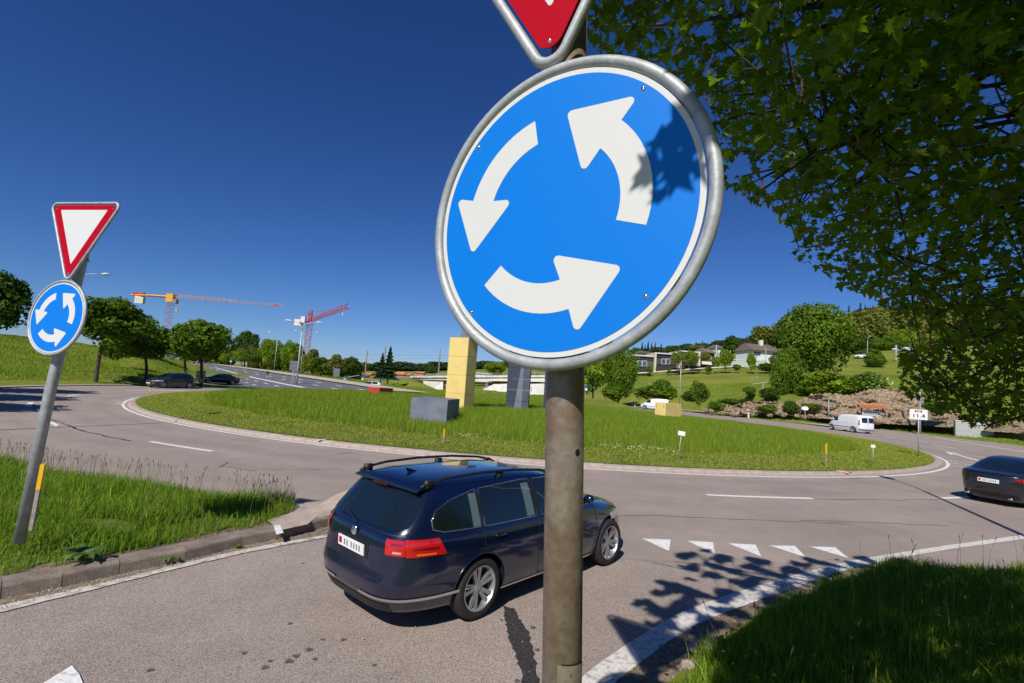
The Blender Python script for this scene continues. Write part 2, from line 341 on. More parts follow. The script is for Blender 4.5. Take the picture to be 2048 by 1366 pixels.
A = np.zeros((len(C_)+3,)*2); A[:-3, :-3] = K; A[:-3, -3] = 1; A[:-3, -2:] = C_[:, :2]; A[-3, :-3] = 1; A[-2:, :-3] = C_[:, :2].T
SOL = np.linalg.solve(A, np.r_[C_[:, 2], 0, 0, 0])
def zt(P):
    P = np.atleast_2d(P)[:, :2]; k = np.linalg.norm(P[:, None]-C_[None, :, :2], axis=2)
    z = k@SOL[:-3]+SOL[-3]+P@SOL[-2:]
    d, dn = road_sd(P)
    z0 = .04+np.clip(d-.15, 0, 1.6)*.05
    t = np.clip((d-np.where((P[:, 0] > 28) & (P[:, 1] > 40), 3.6, .2))/4., 0, 1); t = t*t*(3-2*t)
    z = np.where(d < .05, -.12, np.where(d < .15, -.12+(d-.05)*1.6, z0*(1-t)+z*t))
    z = np.where(dn < .2, z-.22, z); return z
def ztl(P):                                # in pieces, for long lists
    P = np.atleast_2d(P); return np.concatenate([zt(P[i:i+20000]) for i in range(0, len(P), 20000)])
def grid(xs, ys, name, matn, parent=None):
    X, Y = np.meshgrid(xs, ys); P = np.stack([X.ravel(), Y.ravel()], 1); Z = ztl(P)
    V = np.column_stack([P, Z]); nx, ny = len(xs), len(ys)
    i = np.arange(nx*ny).reshape(ny, nx); F = np.stack([i[:-1, :-1], i[:-1, 1:], i[1:, 1:], i[1:, :-1]], -1).reshape(-1, 4)
    return V, F
def axis(a, b, fine, lim):                 # spacing grows outside the fine range
    out = list(np.arange(a, b+fine/2, fine)); s = fine; x = out[-1]
    while x < lim: s *= 1.13; x += s; out.append(x)
    s = fine; x = out[0]
    while x > -lim: s *= 1.13; x -= s; out.insert(0, x)
    return np.array(out)
V, F = grid(axis(-48, 52, .45, 2500), axis(-4, 88, .45, 2500), 'ground', None)
ground = link('ground', bigmesh('ground', V, F, M['meadow'], smooth=True)); tag(ground, kind='structure')

def flat(name, poly, z, m, parent=None, **k):
    bm = bmesh.new(); vs = [bm.verts.new((p[0], p[1], z)) for p in poly]; bm.faces.new(vs)
    bmesh.ops.triangulate(bm, faces=bm.faces[:]); bmesh.ops.recalc_face_normals(bm, faces=bm.faces[:])
    me = bpy.data.meshes.new(name); bm.to_mesh(me); bm.free(); me.materials.append(m)
    if me.polygons and me.polygons[0].normal.z < 0: me.flip_normals()
    return tag(link(name, me, parent), **k)
mb = MB(); N_ = 160; vs = [ang(2*math.pi*i/N_, RI-.3) for i in range(N_)]+[ang(2*math.pi*i/N_, RO+.25) for i in range(N_)]
mb.add([(x, y, 0) for x, y in vs], [(i, (i+1) % N_, N_+(i+1) % N_, N_+i) for i in range(N_)])
mb.f = [f[::-1] for f in mb.f]
road = mb.obj('roundabout_road', M['asphalt'], kind='structure')
entry = flat('entry_road', [(-5.6, 5.2)]+[P2(330, 1124), P2(620, 1056), (-2.7, 9.6), (5, 12), (14, 13.5), (14.1, 11.9), (11.6, 10.6), P2(1890, 1108), P2(1750, 1133), P2(1610, 1178), P2(1512, 1216), P2(1425, 1268), P2(1345, 1328), (1.0, 3.7), (-.6, 2.5), (-6, -4.4), (-14, -14.4), (-20.4, -10)], -.004, M['asphalt'], kind='structure')
east = flat('east_road', east_poly, -.004, M['asphalt'], kind='structure')
back = flat('back_road', [p for p in back_poly if p[1] < 130], -.006, M['asphalt'], kind='structure')
mb = MB(); nn = len(NWL)
for (a, b) in zip(NWL, NWR):
    for t in (0, .29, .58, .86): mb.v.append(tuple(np.array(a)*(1-t)+np.array(b)*t+np.array([0, 0, .03])))
for i in range(nn-1):
    for j in range(3): mb.f.append((i*4+j, i*4+j+1, i*4+j+5, i*4+j+4)); mb.m.append(0)
mb.f = [f[::-1] for f in mb.f]
hillroad = mb.obj('uphill_road', M['asphalt_dark'], kind='structure')
# road below the bridge
mb = MB()
for (x, y, xx) in ((19, 125, 8), (3, 170, -6), (-16, 215, -24), (-40, 300, -50)):
    z = float(zt([(x-4, y)])[0]); z = {125: .0, 170: -.6, 215: -1.25, 300: -1.5}[y]+.06
    mb.v += [(x, y, z), (xx, y, z)]
mb.f = [(0, 2, 3, 1), (2, 4, 5, 3), (4, 6, 7, 5)]; mb.m = [0]*3
mb.obj('bridge_road', M['asphalt'], kind='structure')

# island ground, verge of the splitter and pavement strips
def isl_z(r, x): return .13+(.45-.013*(np.asarray(x)-CX))*np.clip(1-(np.asarray(r)/RI)**2, 0, 1)
mb = MB(); rs = list(np.linspace(0.01, RI-.42, 40)); seg = 120
for r_ in rs:
    for k in range(seg):
        x, y = ang(2*math.pi*k/seg, r_); mb.v.append((x, y, float(isl_z(r_, x))))
for i in range(len(rs)-1):
    for k in range(seg):
        k2 = (k+1) % seg; mb.f.append((i*seg+k, (i+1)*seg+k, (i+1)*seg+k2, i*seg+k2)); mb.m.append(0)
island = mb.obj('traffic_island', M['soil_grass'], smooth=True, kind='structure')
# kerb stones of the island: a loop of single stones
nst = 150
def kerb_mesh(L, name, prof, m):
    b = MB(); n = len(prof); g = .006
    b.v = [(x, -L/2+g, z) for x, z in prof]+[(x, L/2-g, z) for x, z in prof]
    b.f = [tuple(range(n)), tuple(range(n, 2*n))[::-1]]+[(i, n+i, n+(i+1) % n, (i+1) % n) for i in range(n)]; b.m = [0]*len(b.f)
    me = b.mesh(name, m); bm = bmesh.new(); bm.from_mesh(me); bmesh.ops.recalc_face_normals(bm, faces=bm.faces[:])
    bm.to_mesh(me); bm.free(); return me
kprof = [(-.45, -.05), (-.45, .13), (-.14, .13), (-.02, .095), (.0, .07), (.02, -.05)]
kms = [kerb_mesh(2*math.pi*RI/nst, 'kerb_stone', [(x, z+rnd.uniform(-.006, .006)) for x, z in kprof], M['kerb']) for _ in range(5)]
for k in range(nst):
    a = 2*math.pi*(k+.5)/nst; o = link('kerb_stone', kms[k % 5], island); x, y = ang(a, RI-.12)
    o.location = (x, y, 0); o.rotation_euler = (rnd.uniform(-.004, .004), 0, a)
# reflector blocks on the kerb
for px, py in ((658, 888), (1640, 945)):
    g = G(px, py-3); a = math.atan2(g[1]-CY, g[0]-CX); x, y = ang(a, RI-.25)
    b = MB().box(-.22, .2, -.06, .06, 0, .012); o = b.obj('painted_kerb_mark', M['paint'], island); o.location = (x, y, .134); o.rotation_euler.z = a
g = G(1655, 943); a = math.atan2(g[1]-CY, g[0]-CX); x, y = ang(a, RI-.28)
b = MB().box(-.2, .14, -.13, .13, 0, .012); o = b.obj('orange_kerb_mark', M['paint_orange'], island); o.location = (x, y, .134); o.rotation_euler.z = a

# splitter island (left) with its weathered kerb
sp_z = .15
splitter = flat('splitter_island', [(p[0], p[1]) for p in splitter_poly], sp_z-.035, M['dirt'], kind='structure')
def offset_chain(pts, d):
    out = []
    for i in range(len(pts)):
        a = np.array(pts[max(i-1, 0)]); b = np.array(pts[min(i+1, len(pts)-1)]); t = (b-a)/np.linalg.norm(b-a); out.append(tuple(np.array(pts[i])+d*np.array([-t[1], t[0]])))
    return out
near_edge = [(-11.1, -1.8), (-8.0, 2.0), (-6.5, 3.9), P2(0, 1199), P2(122, 1175), P2(237, 1149), P2(370, 1122), P2(481, 1093), P2(552, 1079), P2(622, 1062), (-2.80, 8.75)]
def resample(pts, step):
    pts = [np.array(p, float) for p in pts]; out = []; 
    for a, b in zip(pts[:-1], pts[1:]):
        n = max(1, round(np.linalg.norm(b-a)/step)); out += [a+(b-a)*i/n for i in range(n)]
    return out+[pts[-1]]
kp = resample(near_edge, .95)
for a, b in zip(kp[:-1], kp[1:]):
    L_ = np.linalg.norm(b-a); me = kerb_mesh(L_+.004, 'kerb_stone', [(-.26, -.05), (-.26, .15), (-.05, .152+rnd.uniform(-.01, .006)), (-.012, .14), (0, .12), (.022, -.05)], M['kerb_near'])
    o = link('kerb_stone', me, splitter); t = (b-a)/L_; o.location = (*((a+b)/2), rnd.uniform(-.006, .004)); o.rotation_euler.z = math.atan2(-t[0], t[1])+0
    o.rotation_euler.z = math.atan2(t[1], t[0])-math.pi/2
arc_e = resample([arcpt(x, 36.05) for x in np.linspace(-3.0, -24, 24)], .95)
for a, b in zip(arc_e[:-1], arc_e[1:]):
    L_ = np.linalg.norm(b-a); me = kms[rnd.randrange(5)]
    o = link('kerb_stone', kerb_mesh(L_, 'kerb_stone', [(-.26, -.05), (-.26, .145), (-.03, .145), (0, .12), (.02, -.05)], M['kerb_near']) if False else me, splitter); t = (b-a)/L_; o.location = (*((a+b)/2), 0.01); o.rotation_euler.z = math.atan2(t[1], t[0])-math.pi/2; o.scale = (.55, L_/1.19, 1)
# flush concrete apron behind the kerb tip, white bar painted across the kerb
ap = [P2(535, 1040, .16), P2(590, 1022, .16), P2(612, 1003, .16), P2(650, 1002, .16), P2(638, 1030, .16), P2(615, 1048, .16), P2(560, 1060, .16)]
flat('paved_tip', ap, .157, M['kerb'], splitter)
flat('painted_kerb_mark', [P2(547, 1052, .16), P2(560, 1050, .16), P2(567, 1066, .16), P2(553, 1070, .16)], .165, M['paint'], splitter)
# the rough concrete nose ramp at the tip
b = MB(); base = [P2(622, 1056), P2(700, 1041), P2(718, 1000), P2(660, 1010)]
base = [(-3.2, 8.42), (-2.35, 9.0), (-2.5, 9.95), (-3.3, 9.55)]
tops = [(-3.15, 8.5, .17), (-2.42, 9.1, .40), (-2.62, 9.8, .52), (-3.25, 9.45, .2)]
bm = bmesh.new(); vv = [bm.verts.new((*p, 0)) for p in base]+[bm.verts.new(p) for p in tops]
for f in [(0, 3, 2, 1), (4, 5, 6, 7)]+[(i, (i+1) % 4, 4+(i+1) % 4, 4+i) for i in range(4)]: bm.faces.new([vv[i] for i in f])
bmesh.ops.subdivide_edges(bm, edges=bm.edges[:], cuts=5, use_grid_fill=True)
for v in bm.verts: v.co += Vector((rnd.uniform(-.02, .02), rnd.uniform(-.02, .02), rnd.uniform(-.012, .02) if v.co.z > .02 else 0))
me = bpy.data.meshes.new('concrete_nose'); bm.to_mesh(me); bm.free(); me.materials.append(M['kerb'])
tag(link('concrete_nose', me), 'rough sloping concrete block at the tip of the left grass island beside the wagon', 'concrete block')

# gutter dirt strips
def strip(name, up, lo, z, m, parent, jit=0.):
    b = MB(); n = max(len(up), len(lo))
    def rs_(pts, k):
        P = np.array([p[:2] for p in pts]); s = np.r_[0, np.cumsum(np.linalg.norm(np.diff(P, axis=0), axis=1))]; t = np.linspace(0, s[-1], k)
        Q = np.stack([np.interp(t, s, P[:, 0]), np.interp(t, s, P[:, 1])], 1)
        for _ in range(10): Q[1:-1] = Q[1:-1]*.5+(Q[:-2]+Q[2:])*.25
        return Q
    k = 60; U, L_ = rs_(up, k), rs_(lo, k)
    if jit: U = U+rng.normal(0, jit, U.shape); L_ = L_+rng.normal(0, jit, L_.shape)
    for u, l in zip(U, L_): b.v += [(*u, z), (*l, z)]
    b.f = [(2*i, 2*i+1, 2*i+3, 2*i+2) for i in range(k-1)]; b.m = [0]*(k-1)
    o = b.obj(name, m, parent); me = o.data
    if me.polygons[0].normal.z < 0: me.flip_normals()
    return o
strip('gutter_dirt', [(-8.0, 1.9), (-6.4, 3.8), P2(0, 1199), P2(330, 1123), P2(620, 1057), P2(680, 1046)], [(-7.8, 1.75), (-6.2, 3.65), P2(0, 1216), P2(207, 1166), P2(333, 1137), P2(481, 1102), P2(660, 1072)], .004, M['dirt'], entry, .012)
strip('edge_line', [(-7.8, 1.7), P2(0, 1213), P2(207, 1167), P2(333, 1136), P2(481, 1100), P2(659, 1069)], [(-7.65, 1.6), P2(0, 1227), P2(148, 1190), P2(333, 1143), P2(481, 1108), P2(663, 1073)], .008, M['paint_old'], entry, .006)
strip('edge_line', [(.2, 3.9), P2(1163, 1348), P2(1360, 1221), P2(1448, 1194), P2(1571, 1155), P2(1720, 1118), P2(1896, 1091), P2(2048, 1070)], [(.45, 3.8), P2(1225, 1366), P2(1325, 1291), P2(1387, 1249), P2(1501, 1207), P2(1589, 1177), P2(1667, 1146), P2(1764, 1122), P2(1900, 1099), P2(2060, 1077)], .008, M['paint_mid'], entry, .004)
strip('gutter_dirt', [(.5, 3.7), P2(1225, 1366), P2(1325, 1291), P2(1387, 1249), P2(1501, 1207), P2(1589, 1177), P2(1667, 1148), P2(1800, 1118)], [(.8, 3.3), P2(1345, 1400), P2(1400, 1330), P2(1440, 1270), P2(1545, 1220), P2(1620, 1187), P2(1720, 1150), P2(1830, 1122)], .004, M['dirt'], entry, .012)
def pebbles(n, up, lo, name, label):
    U = np.array([p[:2] for p in up]); L_ = np.array([p[:2] for p in lo]); V = []; F = []
    for _ in range(n):
        t = rng.random()*(len(U)-1); i = int(t); f = t-i; a = U[i]*(1-f)+U[i+1]*f; k = min(t*(len(L_)-1)/(len(U)-1), len(L_)-1.001); j = int(k); b_ = L_[j]*(1-k+j)+L_[j+1]*(k-j)
        p = a+(b_-a)*rng.random(); s_ = .004+.012*rng.random()**2.5; n0 = len(V); rr_ = rng.uniform(.6, 1.2, (6, 1))
        V += list(np.column_stack([np.tile(p, (6, 1)), np.full(6, .006)])+np.array([(1, 0, .3), (0, 1, .3), (-1, 0, .3), (0, -1, .3), (0, 0, 1), (0, 0, -.3)])*s_*rr_); F += [(n0+i0, n0+(i0+1) % 4, n0+4) for i0 in range(4)]
    tag(link(name, bigmesh(name, np.array(V), np.array(F), M['kerb'])), label, 'gravel', kind='stuff')
pebbles(1500, [P2(0, 1196), P2(330, 1124), P2(620, 1057), P2(680, 1046)], [P2(0, 1222), P2(207, 1172), P2(333, 1141), P2(660, 1074)], 'gravel', 'small stones and grit lying in the gutter below the left kerb')
pebbles(1800, [P2(1225, 1366), P2(1325, 1291), P2(1387, 1249), P2(1589, 1177), P2(1667, 1148)], [P2(1420, 1420), P2(1440, 1330), P2(1470, 1270), P2(1620, 1187), P2(1720, 1150)], 'gravel', 'small stones and grit along the edge of the right grass bank')
pebbles(900, [(-9, -1), (-3, 4), (2, 9)], [(-3, -4), (2, 2), (6, 8)], 'gravel', 'loose grit scattered over the entry road')
for px, py, z_, r_, lb in ((1392, 1296, .05, .075, 'pale broken stone in the shaded corner between the white line and the right grass'), (1418, 1300, .05, .06, 'bluish grey stone beside the pale broken stone at the grass corner'), (1376, 1330, .04, .07, 'third stone lowest at the shaded grass corner'), (1440, 1278, .06, .04, 'small stone at the grass edge just above the other three')):
    bm = bmesh.new(); bmesh.ops.create_icosphere(bm, subdivisions=2, radius=r_)
    for v in bm.verts: v.co = Vector((v.co.x*1.3, v.co.y, v.co.z*.6))*rnd.uniform(.8, 1.15)
    me = bpy.data.meshes.new('stone'); bm.to_mesh(me); bm.free(); me.materials.append(M['kerb']); o = link('stone', me); o.location = tuple(G(px, py, z_)); o.rotation_euler.z = rnd.random()*3; tag(o, lb, 'stone')
# rings of paint
def ringstrip(name, r0, r1, a0, a1, z, m, parent, k=None):
    k = k or max(6, int(abs(a1-a0)*r0/.8)); b = MB()
    for i in range(k+1):
        a = a0+(a1-a0)*i/k
        for r_ in (r0, r1): b.v.append((*ang(a, r_), z))
    b.f = [(2*i, 2*i+1, 2*i+3, 2*i+2) for i in range(k)]; b.m = [0]*k
    o = b.obj(name, m, parent)
    if o.data.polygons[0].normal.z < 0: o.data.flip_normals()
    return o
ringstrip('island_edge_line', RI+.03, RI+.17, 0, 2*math.pi, .004, M['paint'], road, 220)
def A_(px, py): g = G(px, py); return math.atan2(g[1]-CY, g[0]-CX)
for (p, q) in (((260, 886), (402, 905)), ((1418, 992), (1622, 996))): ringstrip('lane_dash', 31.75, 31.92, A_(*p), A_(*q), .004, M['paint'], road, 8)
d1 = A_(260, 886); st = (A_(1418, 992)-d1)/3.
for kk in (-2, -3, -4): ringstrip('lane_dash', 31.75, 31.92, d1+kk*.19, d1+kk*.19+.07, .004, M['paint'], road, 8)
ringstrip('lane_dash', 31.75, 31.92, A_(1876, 996), A_(1876, 996)+.09, .004, M['paint'], road, 8)
def quad(name, pts, m, parent, z=.004):
    return flat(name, [P2(*p) for p in pts], z, m, parent)
quad('lane_dash', [(97, 846), (104, 843), (118, 850), (112, 853)], M['paint'], road)
quad('lane_dash', [(50, 812), (56, 805), (68, 805), (62, 813)], M['paint'], road)

quad('edge_line', [(250, 780), (370, 780.6), (370, 781.8), (250, 781)], M['paint_old'], road, .006)
quad('kerb_crossing_mark', [(232, 806), (252, 806), (252, 808), (234, 808)], M['paint_old'], road, .006)
for (a, b_, c) in (((1284, 1077.5), (1341, 1080), (1338, 1103)), ((1373, 1082), (1426, 1085), (1430, 1108)), ((1456, 1087), (1511, 1090), (1523, 1114)), ((1538, 1091), (1590, 1092.5), (1613, 1116)), ((1618, 1093.5), (1670, 1095), (1697, 1117))):
    quad('give_way_tooth', [a, c, b_], M['paint'], road, .006)
quad('lane_dash', [(60, 1385), (143, 1333), (158, 1350), (172, 1385)], M['paint'], entry, .010)
# tar seams and cracks
def spot(px, py, r_, parent):
    c = np.array(P2(px, py)); ph = rnd.random()*6; flat('oil_spot', [c+r_*(1+.25*math.sin(3*a+ph)+.12*math.sin(7*a))*np.array([math.cos(a), math.sin(a)]) for a in np.linspace(0, 2*math.pi, 18)[:-1]], .0025, M['oil'], parent)
M['oil'] = mat('oil_stain', (.11, .095, .085), rough=.55, var=.3, scale=30)
tp_ = resample([P2(*p) for p in [(1006, 1212), (1028, 1216), (1040, 1240), (1056, 1262), (1063, 1290), (1072, 1330), (1082, 1385), (1050, 1385), (1044, 1350), (1030, 1310), (1018, 1280), (1012, 1250), (1006, 1212)]], .035)[:-1]
flat('tar_patch', [p+rng.normal(0, .011, 2) for p in tp_], .003, M['tar'], entry)
for px, py, r_ in ((1066, 1255, .03), (1075, 1300, .025), (1046, 1330, .03), (1020, 1225, .03), (1035, 1362, .025), (1003, 1240, .015)): spot(px, py, r_, entry)
def crack(pts, wd, parent, z=.003):
    pts = resample([P2(*p) for p in pts], .35); b = MB()
    for i, p in enumerate(pts):
        a = pts[max(i-1, 0)]; c = pts[min(i+1, len(pts)-1)]; t = (c-a)/np.linalg.norm(c-a); nrm = np.array([-t[1], t[0]])
        j = rng.normal(0, .03); ww = wd*(.5+rng.random())/2
        b.v += [(*(p+nrm*(j+ww)), z), (*(p+nrm*(j-ww)), z)]
    b.f = [(2*i, 2*i+1, 2*i+3, 2*i+2) for i in range(len(pts)-1)]; b.m = [0]*len(b.f)
    o = b.obj('tar_seam', M['tar'], parent)
    if o.data.polygons[0].normal.z < 0: o.data.flip_normals()
crack([(63, 808), (75, 822), (100, 838), (125, 846), (155, 859), (200, 870), (260, 882)], .07, road)
crack([(1622, 998), (1800, 1000), (1880, 999)], .035, road)
crack([(290, 855), (318, 859), (345, 861)], .03, road); crack([(445, 882), (480, 878), (520, 881)], .025, road)
crack([(438, 935), (455, 925), (440, 933), (515, 942)], .025, road); crack([(1180, 1035), (1300, 1030), (1500, 1040), (1700, 1048)], .02, road)
crack([(1600, 1041), (1760, 1046), (1900, 1052)], .02, road); crack([(668, 910), (700, 905), (720, 906)], .03, road)
crack([(1690, 954), (1730, 956), (1700, 958)], .04, road); crack([(470, 930), (540, 940), (680, 938)], .015, road)
for px, py, r_ in ((580, 1247, .02), (488, 1306, .025), (578, 1322, .035), (592, 1312, .03), (618, 1299, .03), (630, 1318, .02), (540, 1322, .02), (530, 1335, .03), (687, 1279, .025), (645, 1279, .02), (606, 1127, .018), (300, 1340, .025), (748, 1330, .02)): spot(px, py, r_, entry)
# east arm paint
def line(p, q, wd, m, parent, z=.004, name='lane_dash'):
    a, b_ = np.array(P2(*p)), np.array(P2(*q)); t = (b_-a)/np.linalg.norm(b_-a); n_ = np.array([-t[1], t[0]])*wd/2
    return flat(name, [a+n_, a-n_, b_-n_, b_+n_], z, m, parent)
for p, q in (((1708, 865), (1751, 872)), ((1768, 874), (1792, 877)), ((1836, 881), (1859, 884)), ((1864, 890), (1911, 897)), ((1909, 888), (1941, 891)), ((1995, 915), (2036, 925))): line(p, q, .2, M['paint'], east, .006)
line((1869, 875), (2060, 906), .28, M['paint'], east, .006, 'edge_line')
line((1905, 907), (1960, 922), .22, M['paint'], east, .006, 'arrow_shaft')
quad('arrow_head', [(1889, 903), (1930, 909), (1906, 906.5), (1904, 910)], M['paint'], east, .006)
def road_text(s, p, q, hgt, name):
    cu = bpy.data.curves.new(name, 'FONT'); cu.body = s; cu.size = 1; cu.space_character = 1.25; cu.resolution_u = 2
    o = bpy.data.objects.new(name, cu); COL.objects.link(o)
    me = bpy.data.meshes.new_from_object(o.evaluated_get(bpy.context.evaluated_depsgraph_get())); bpy.data.objects.remove(o)
    co = np.array([v.co[:] for v in me.vertices]); w_ = co[:, 0].max()
    a, b_ = np.array(P2(*p)), np.array(P2(*q)); t = (b_-a); up = np.array([-t[1], t[0]]); up = up/np.linalg.norm(up)*hgt
    for v, c in zip(me.vertices, co): xy = a+t*c[0]/w_+up*c[1]; v.co = (xy[0], xy[1], .008)
    me.materials.append(M['paint']); o = link(name, me, east)
    if me.polygons[0].normal.z < 0: me.flip_normals()
    return o
road_text('BESANÇON', (1893, 921.5), (2020, 932.5), .75, 'road_lettering')
road_text('LE LOCLE', (1899, 926.5), (2012, 938), .75, 'road_lettering')
road_text('CHX-FDS', (1903, 932), (2000, 942), .85, 'road_lettering')
# uphill road paint
def hp(u, v):                              # v along 0..5, u across 0 (left) .. 1 (right)
    i = min(int(v), nn-2); t = v-i; a = np.array(NWL[i])*(1-t)+np.array(NWL[i+1])*t; b_ = np.array(NWR[i])*(1-t)+np.array(NWR[i+1])*t
    return a*(1-u)+b_*u+np.array([0, 0, .04])
def hline(u, v0, v1, wd, m, name='lane_dash'):
    b = MB(); k = 8 if v1-v0 > .3 else 2
    for i in range(k+1):
        v = v0+(v1-v0)*i/k; b.v += [tuple(hp(u-wd, v)), tuple(hp(u+wd, v))]
    b.f = [(2*i, 2*i+1, 2*i+3, 2*i+2)[::-1] for i in range(k)]; b.m = [0]*k; b.obj(name, m, hillroad)
hline(.39, .9, 3.95, .016, M['paint'], 'centre_line')
for u in (.19, .29, .57, .71):
    for k in range(11): hline(u, 1.0+k*.28, 1.0+k*.28+.08, .009, M['paint'])
for k in range(16): hline(.10, 1.0+k*.19, 1.0+k*.19+.06, .008, M['paint_yellow'], 'yellow_dash')
def hribbon(name, u0, u1, dz, m):
    b = MB()
    for i in range(25):
        v = .9+i*4.05/24; b.v += [tuple(hp(u0, v)+[0, 0, dz]), tuple(hp(u1, v)+[0, 0, dz])]
    b.f = [(2*i, 2*i+1, 2*i+3, 2*i+2)[::-1] for i in range(24)]; b.m = [0]*24; return b.obj(name, m, kind='structure')
hribbon('pavement', .865, 1.06, .12, M['pave']); hribbon('pavement', -.16, -.005, .12, M['pave'])
# pavement strip along the back road, pavement of the left hillside
b = MB()
pv = [(41.2, 60), (39.3, 72), (33.2, 92), (20.2, 125)]
for x, y in pv: b.v += [(x, y, .135), (x+3.4, y+.9, .15)]
b.f = [(2*i, 2*i+1, 2*i+3, 2*i+2) for i in range(3)]; b.m = [0]*3
b.obj('pavement', M['pave'], kind='structure')
ringstrip('pavement', RO+.1, RO+1.9, R(168), R(215), .07, M['pave'], None).update_tag(); bpy.data.objects['pavement'].update_tag()
for o in bpy.data.objects:
    if o.name.startswith('pavement'): o['kind'] = 'structure'
strip('pavement', [P2(1690, 851), P2(1800, 853), P2(1900, 866), P2(2048, 888)], [P2(1690, 846), P2(1800, 848), P2(1900, 862), P2(2048, 885)], .14, M['pave'], None)['kind'] = 'structure'

# ------------------------------------------------------------------ grass
def blades(name, P, h, wd, m, lean=.35, tintbase=None, straw=.06, parent=None, seg=2, kind='stuff', **kw):
    n = len(P); yaw = rng.random(n)*2*np.pi; la = rng.random(n)*2*np.pi; ln = lean*h*rng.random(n)**1.2
    h = h*(.55+.65*rng.random(n)); dx, dy = np.cos(yaw)*wd/2, np.sin(yaw)*wd/2
    lx, ly = np.cos(la)*ln, np.sin(la)*ln; z0 = P[:, 2]-.02
    tint = np.empty((n, 3)); g = .75+.5*rng.random(n); tint[:, 0] = g*(.8+.55*rng.random(n)); tint[:, 1] = g; tint[:, 2] = g
    st_ = rng.random(n) < straw; tint[st_] = np.array([2.6, 1.7, 3.0])*(.7+.5*rng.random((st_.sum(), 1)))
    if seg == 1:
        V = np.stack([np.stack([P[:, 0]-dx, P[:, 1]-dy, z0], 1), np.stack([P[:, 0]+dx, P[:, 1]+dy, z0], 1), np.stack([P[:, 0]+lx, P[:, 1]+ly, z0+h], 1)], 1)
        F = np.arange(3*n).reshape(n, 3); T = np.repeat(tint, 3, axis=0)
        me = bigmesh(name, V.reshape(-1, 3), F, m, T)
    else:
        V = np.stack([np.stack([P[:, 0]-dx, P[:, 1]-dy, z0], 1), np.stack([P[:, 0]+dx, P[:, 1]+dy, z0], 1),
                      np.stack([P[:, 0]-dx*.8+lx*.3, P[:, 1]-dy*.8+ly*.3, z0+h*.6], 1), np.stack([P[:, 0]+dx*.8+lx*.3, P[:, 1]+dy*.8+ly*.3, z0+h*.6], 1),
                      np.stack([P[:, 0]+lx, P[:, 1]+ly, z0+h*(1-.15*ln/(h+.01))], 1)], 1)
        b0 = np.arange(n)[:, None]*5; F = np.concatenate([b0+[0, 1, 3], b0+[0, 3, 2], b0+[2, 3, 4]]); T = np.repeat(tint, 5, axis=0)
        me = bigmesh(name, V.reshape(-1, 3), F, m, T)
    o = link(name, me, parent); tag(o, kind=kind, **kw); return o
def scatter(n, box, test):
    x0, x1, y0, y1 = box; P = np.stack([rng.uniform(x0, x1, n), rng.uniform(y0, y1, n)], 1); return P[test(P)]
def clump(P, s=1.3):                       # slow noise 0..1
    return .5+.25*(np.sin(P[:, 0]*s*2.1+1.3*np.sin(P[:, 1]*s*1.7))+np.sin(P[:, 1]*s*2.7+1.1*np.sin(P[:, 0]*s*2.3+2)))
spg = [(-17, -9.3)]+offset_chain([(-6.6, 3.75), P2(0, 1199), P2(237, 1149), P2(481, 1093), P2(560, 1077)], .36)+[P2(585, 1020, .15), P2(590, 1000, .15)]+[arcpt(x, 36.35) for x in (-5, -6, -8.5, -11, -14, -17)]+[(-20, 6)]
def spz(P):                                # the grass bank swells a little towards the sign
    d = -sdpoly(P, spg); return .13+.16*np.clip(d/1.6, 0, 1)
V_ = []; gx = np.arange(-17, -3, .3); gy = np.arange(-2, 13, .3)
X, Y = np.meshgrid(gx, gy); PP = np.stack([X.ravel(), Y.ravel()], 1); dd = sdpoly(PP, spg)
ZZ = np.where(dd < 0, spz(PP), .05); idx = np.arange(len(PP)).reshape(X.shape)
F = np.stack([idx[:-1, :-1], idx[:-1, 1:], idx[1:, 1:], idx[1:, :-1]], -1).reshape(-1, 4); keep = (dd[F] < .1).all(1)
link('grass_bank', bigmesh('grass_bank', np.column_stack([PP, ZZ-.02]), F[keep], M['soil_grass'], smooth=True))['kind'] = 'structure'
P = scatter(190000, (-13, -3, 2, 13), lambda P: inpoly(P, spg)); P = P[rng.random(len(P)) < .35+.65*clump(P, .8)]
bare = np.array(G(215, 1040, .3)[:2]); P = P[(np.hypot((P[:, 0]-bare[0])*1.0, (P[:, 1]-bare[1])*2.2) > .45)]
P = np.column_stack([P, spz(P)]); nearfar = np.clip((P[:, 1]-4)/7, 0, 1)
blades('grass', P, (.10+.10*clump(P, 1.1)+.06*nearfar)*(.7+.6*rng.random(len(P))), .006+.006*rng.random(len(P)), M['grass'], lean=1.0, straw=.05, label='green uncut grass covering the left splitter island', cat='grass')
P = P[rng.random(len(P)) < .012]; P = P[P[:, 1] > 7.5]
blades('grass', P, np.full(len(P), .42), .006, M['grass'], lean=.25, straw=.7, label='tall seeding grass stems at the far rim of the left grass island', cat='grass')
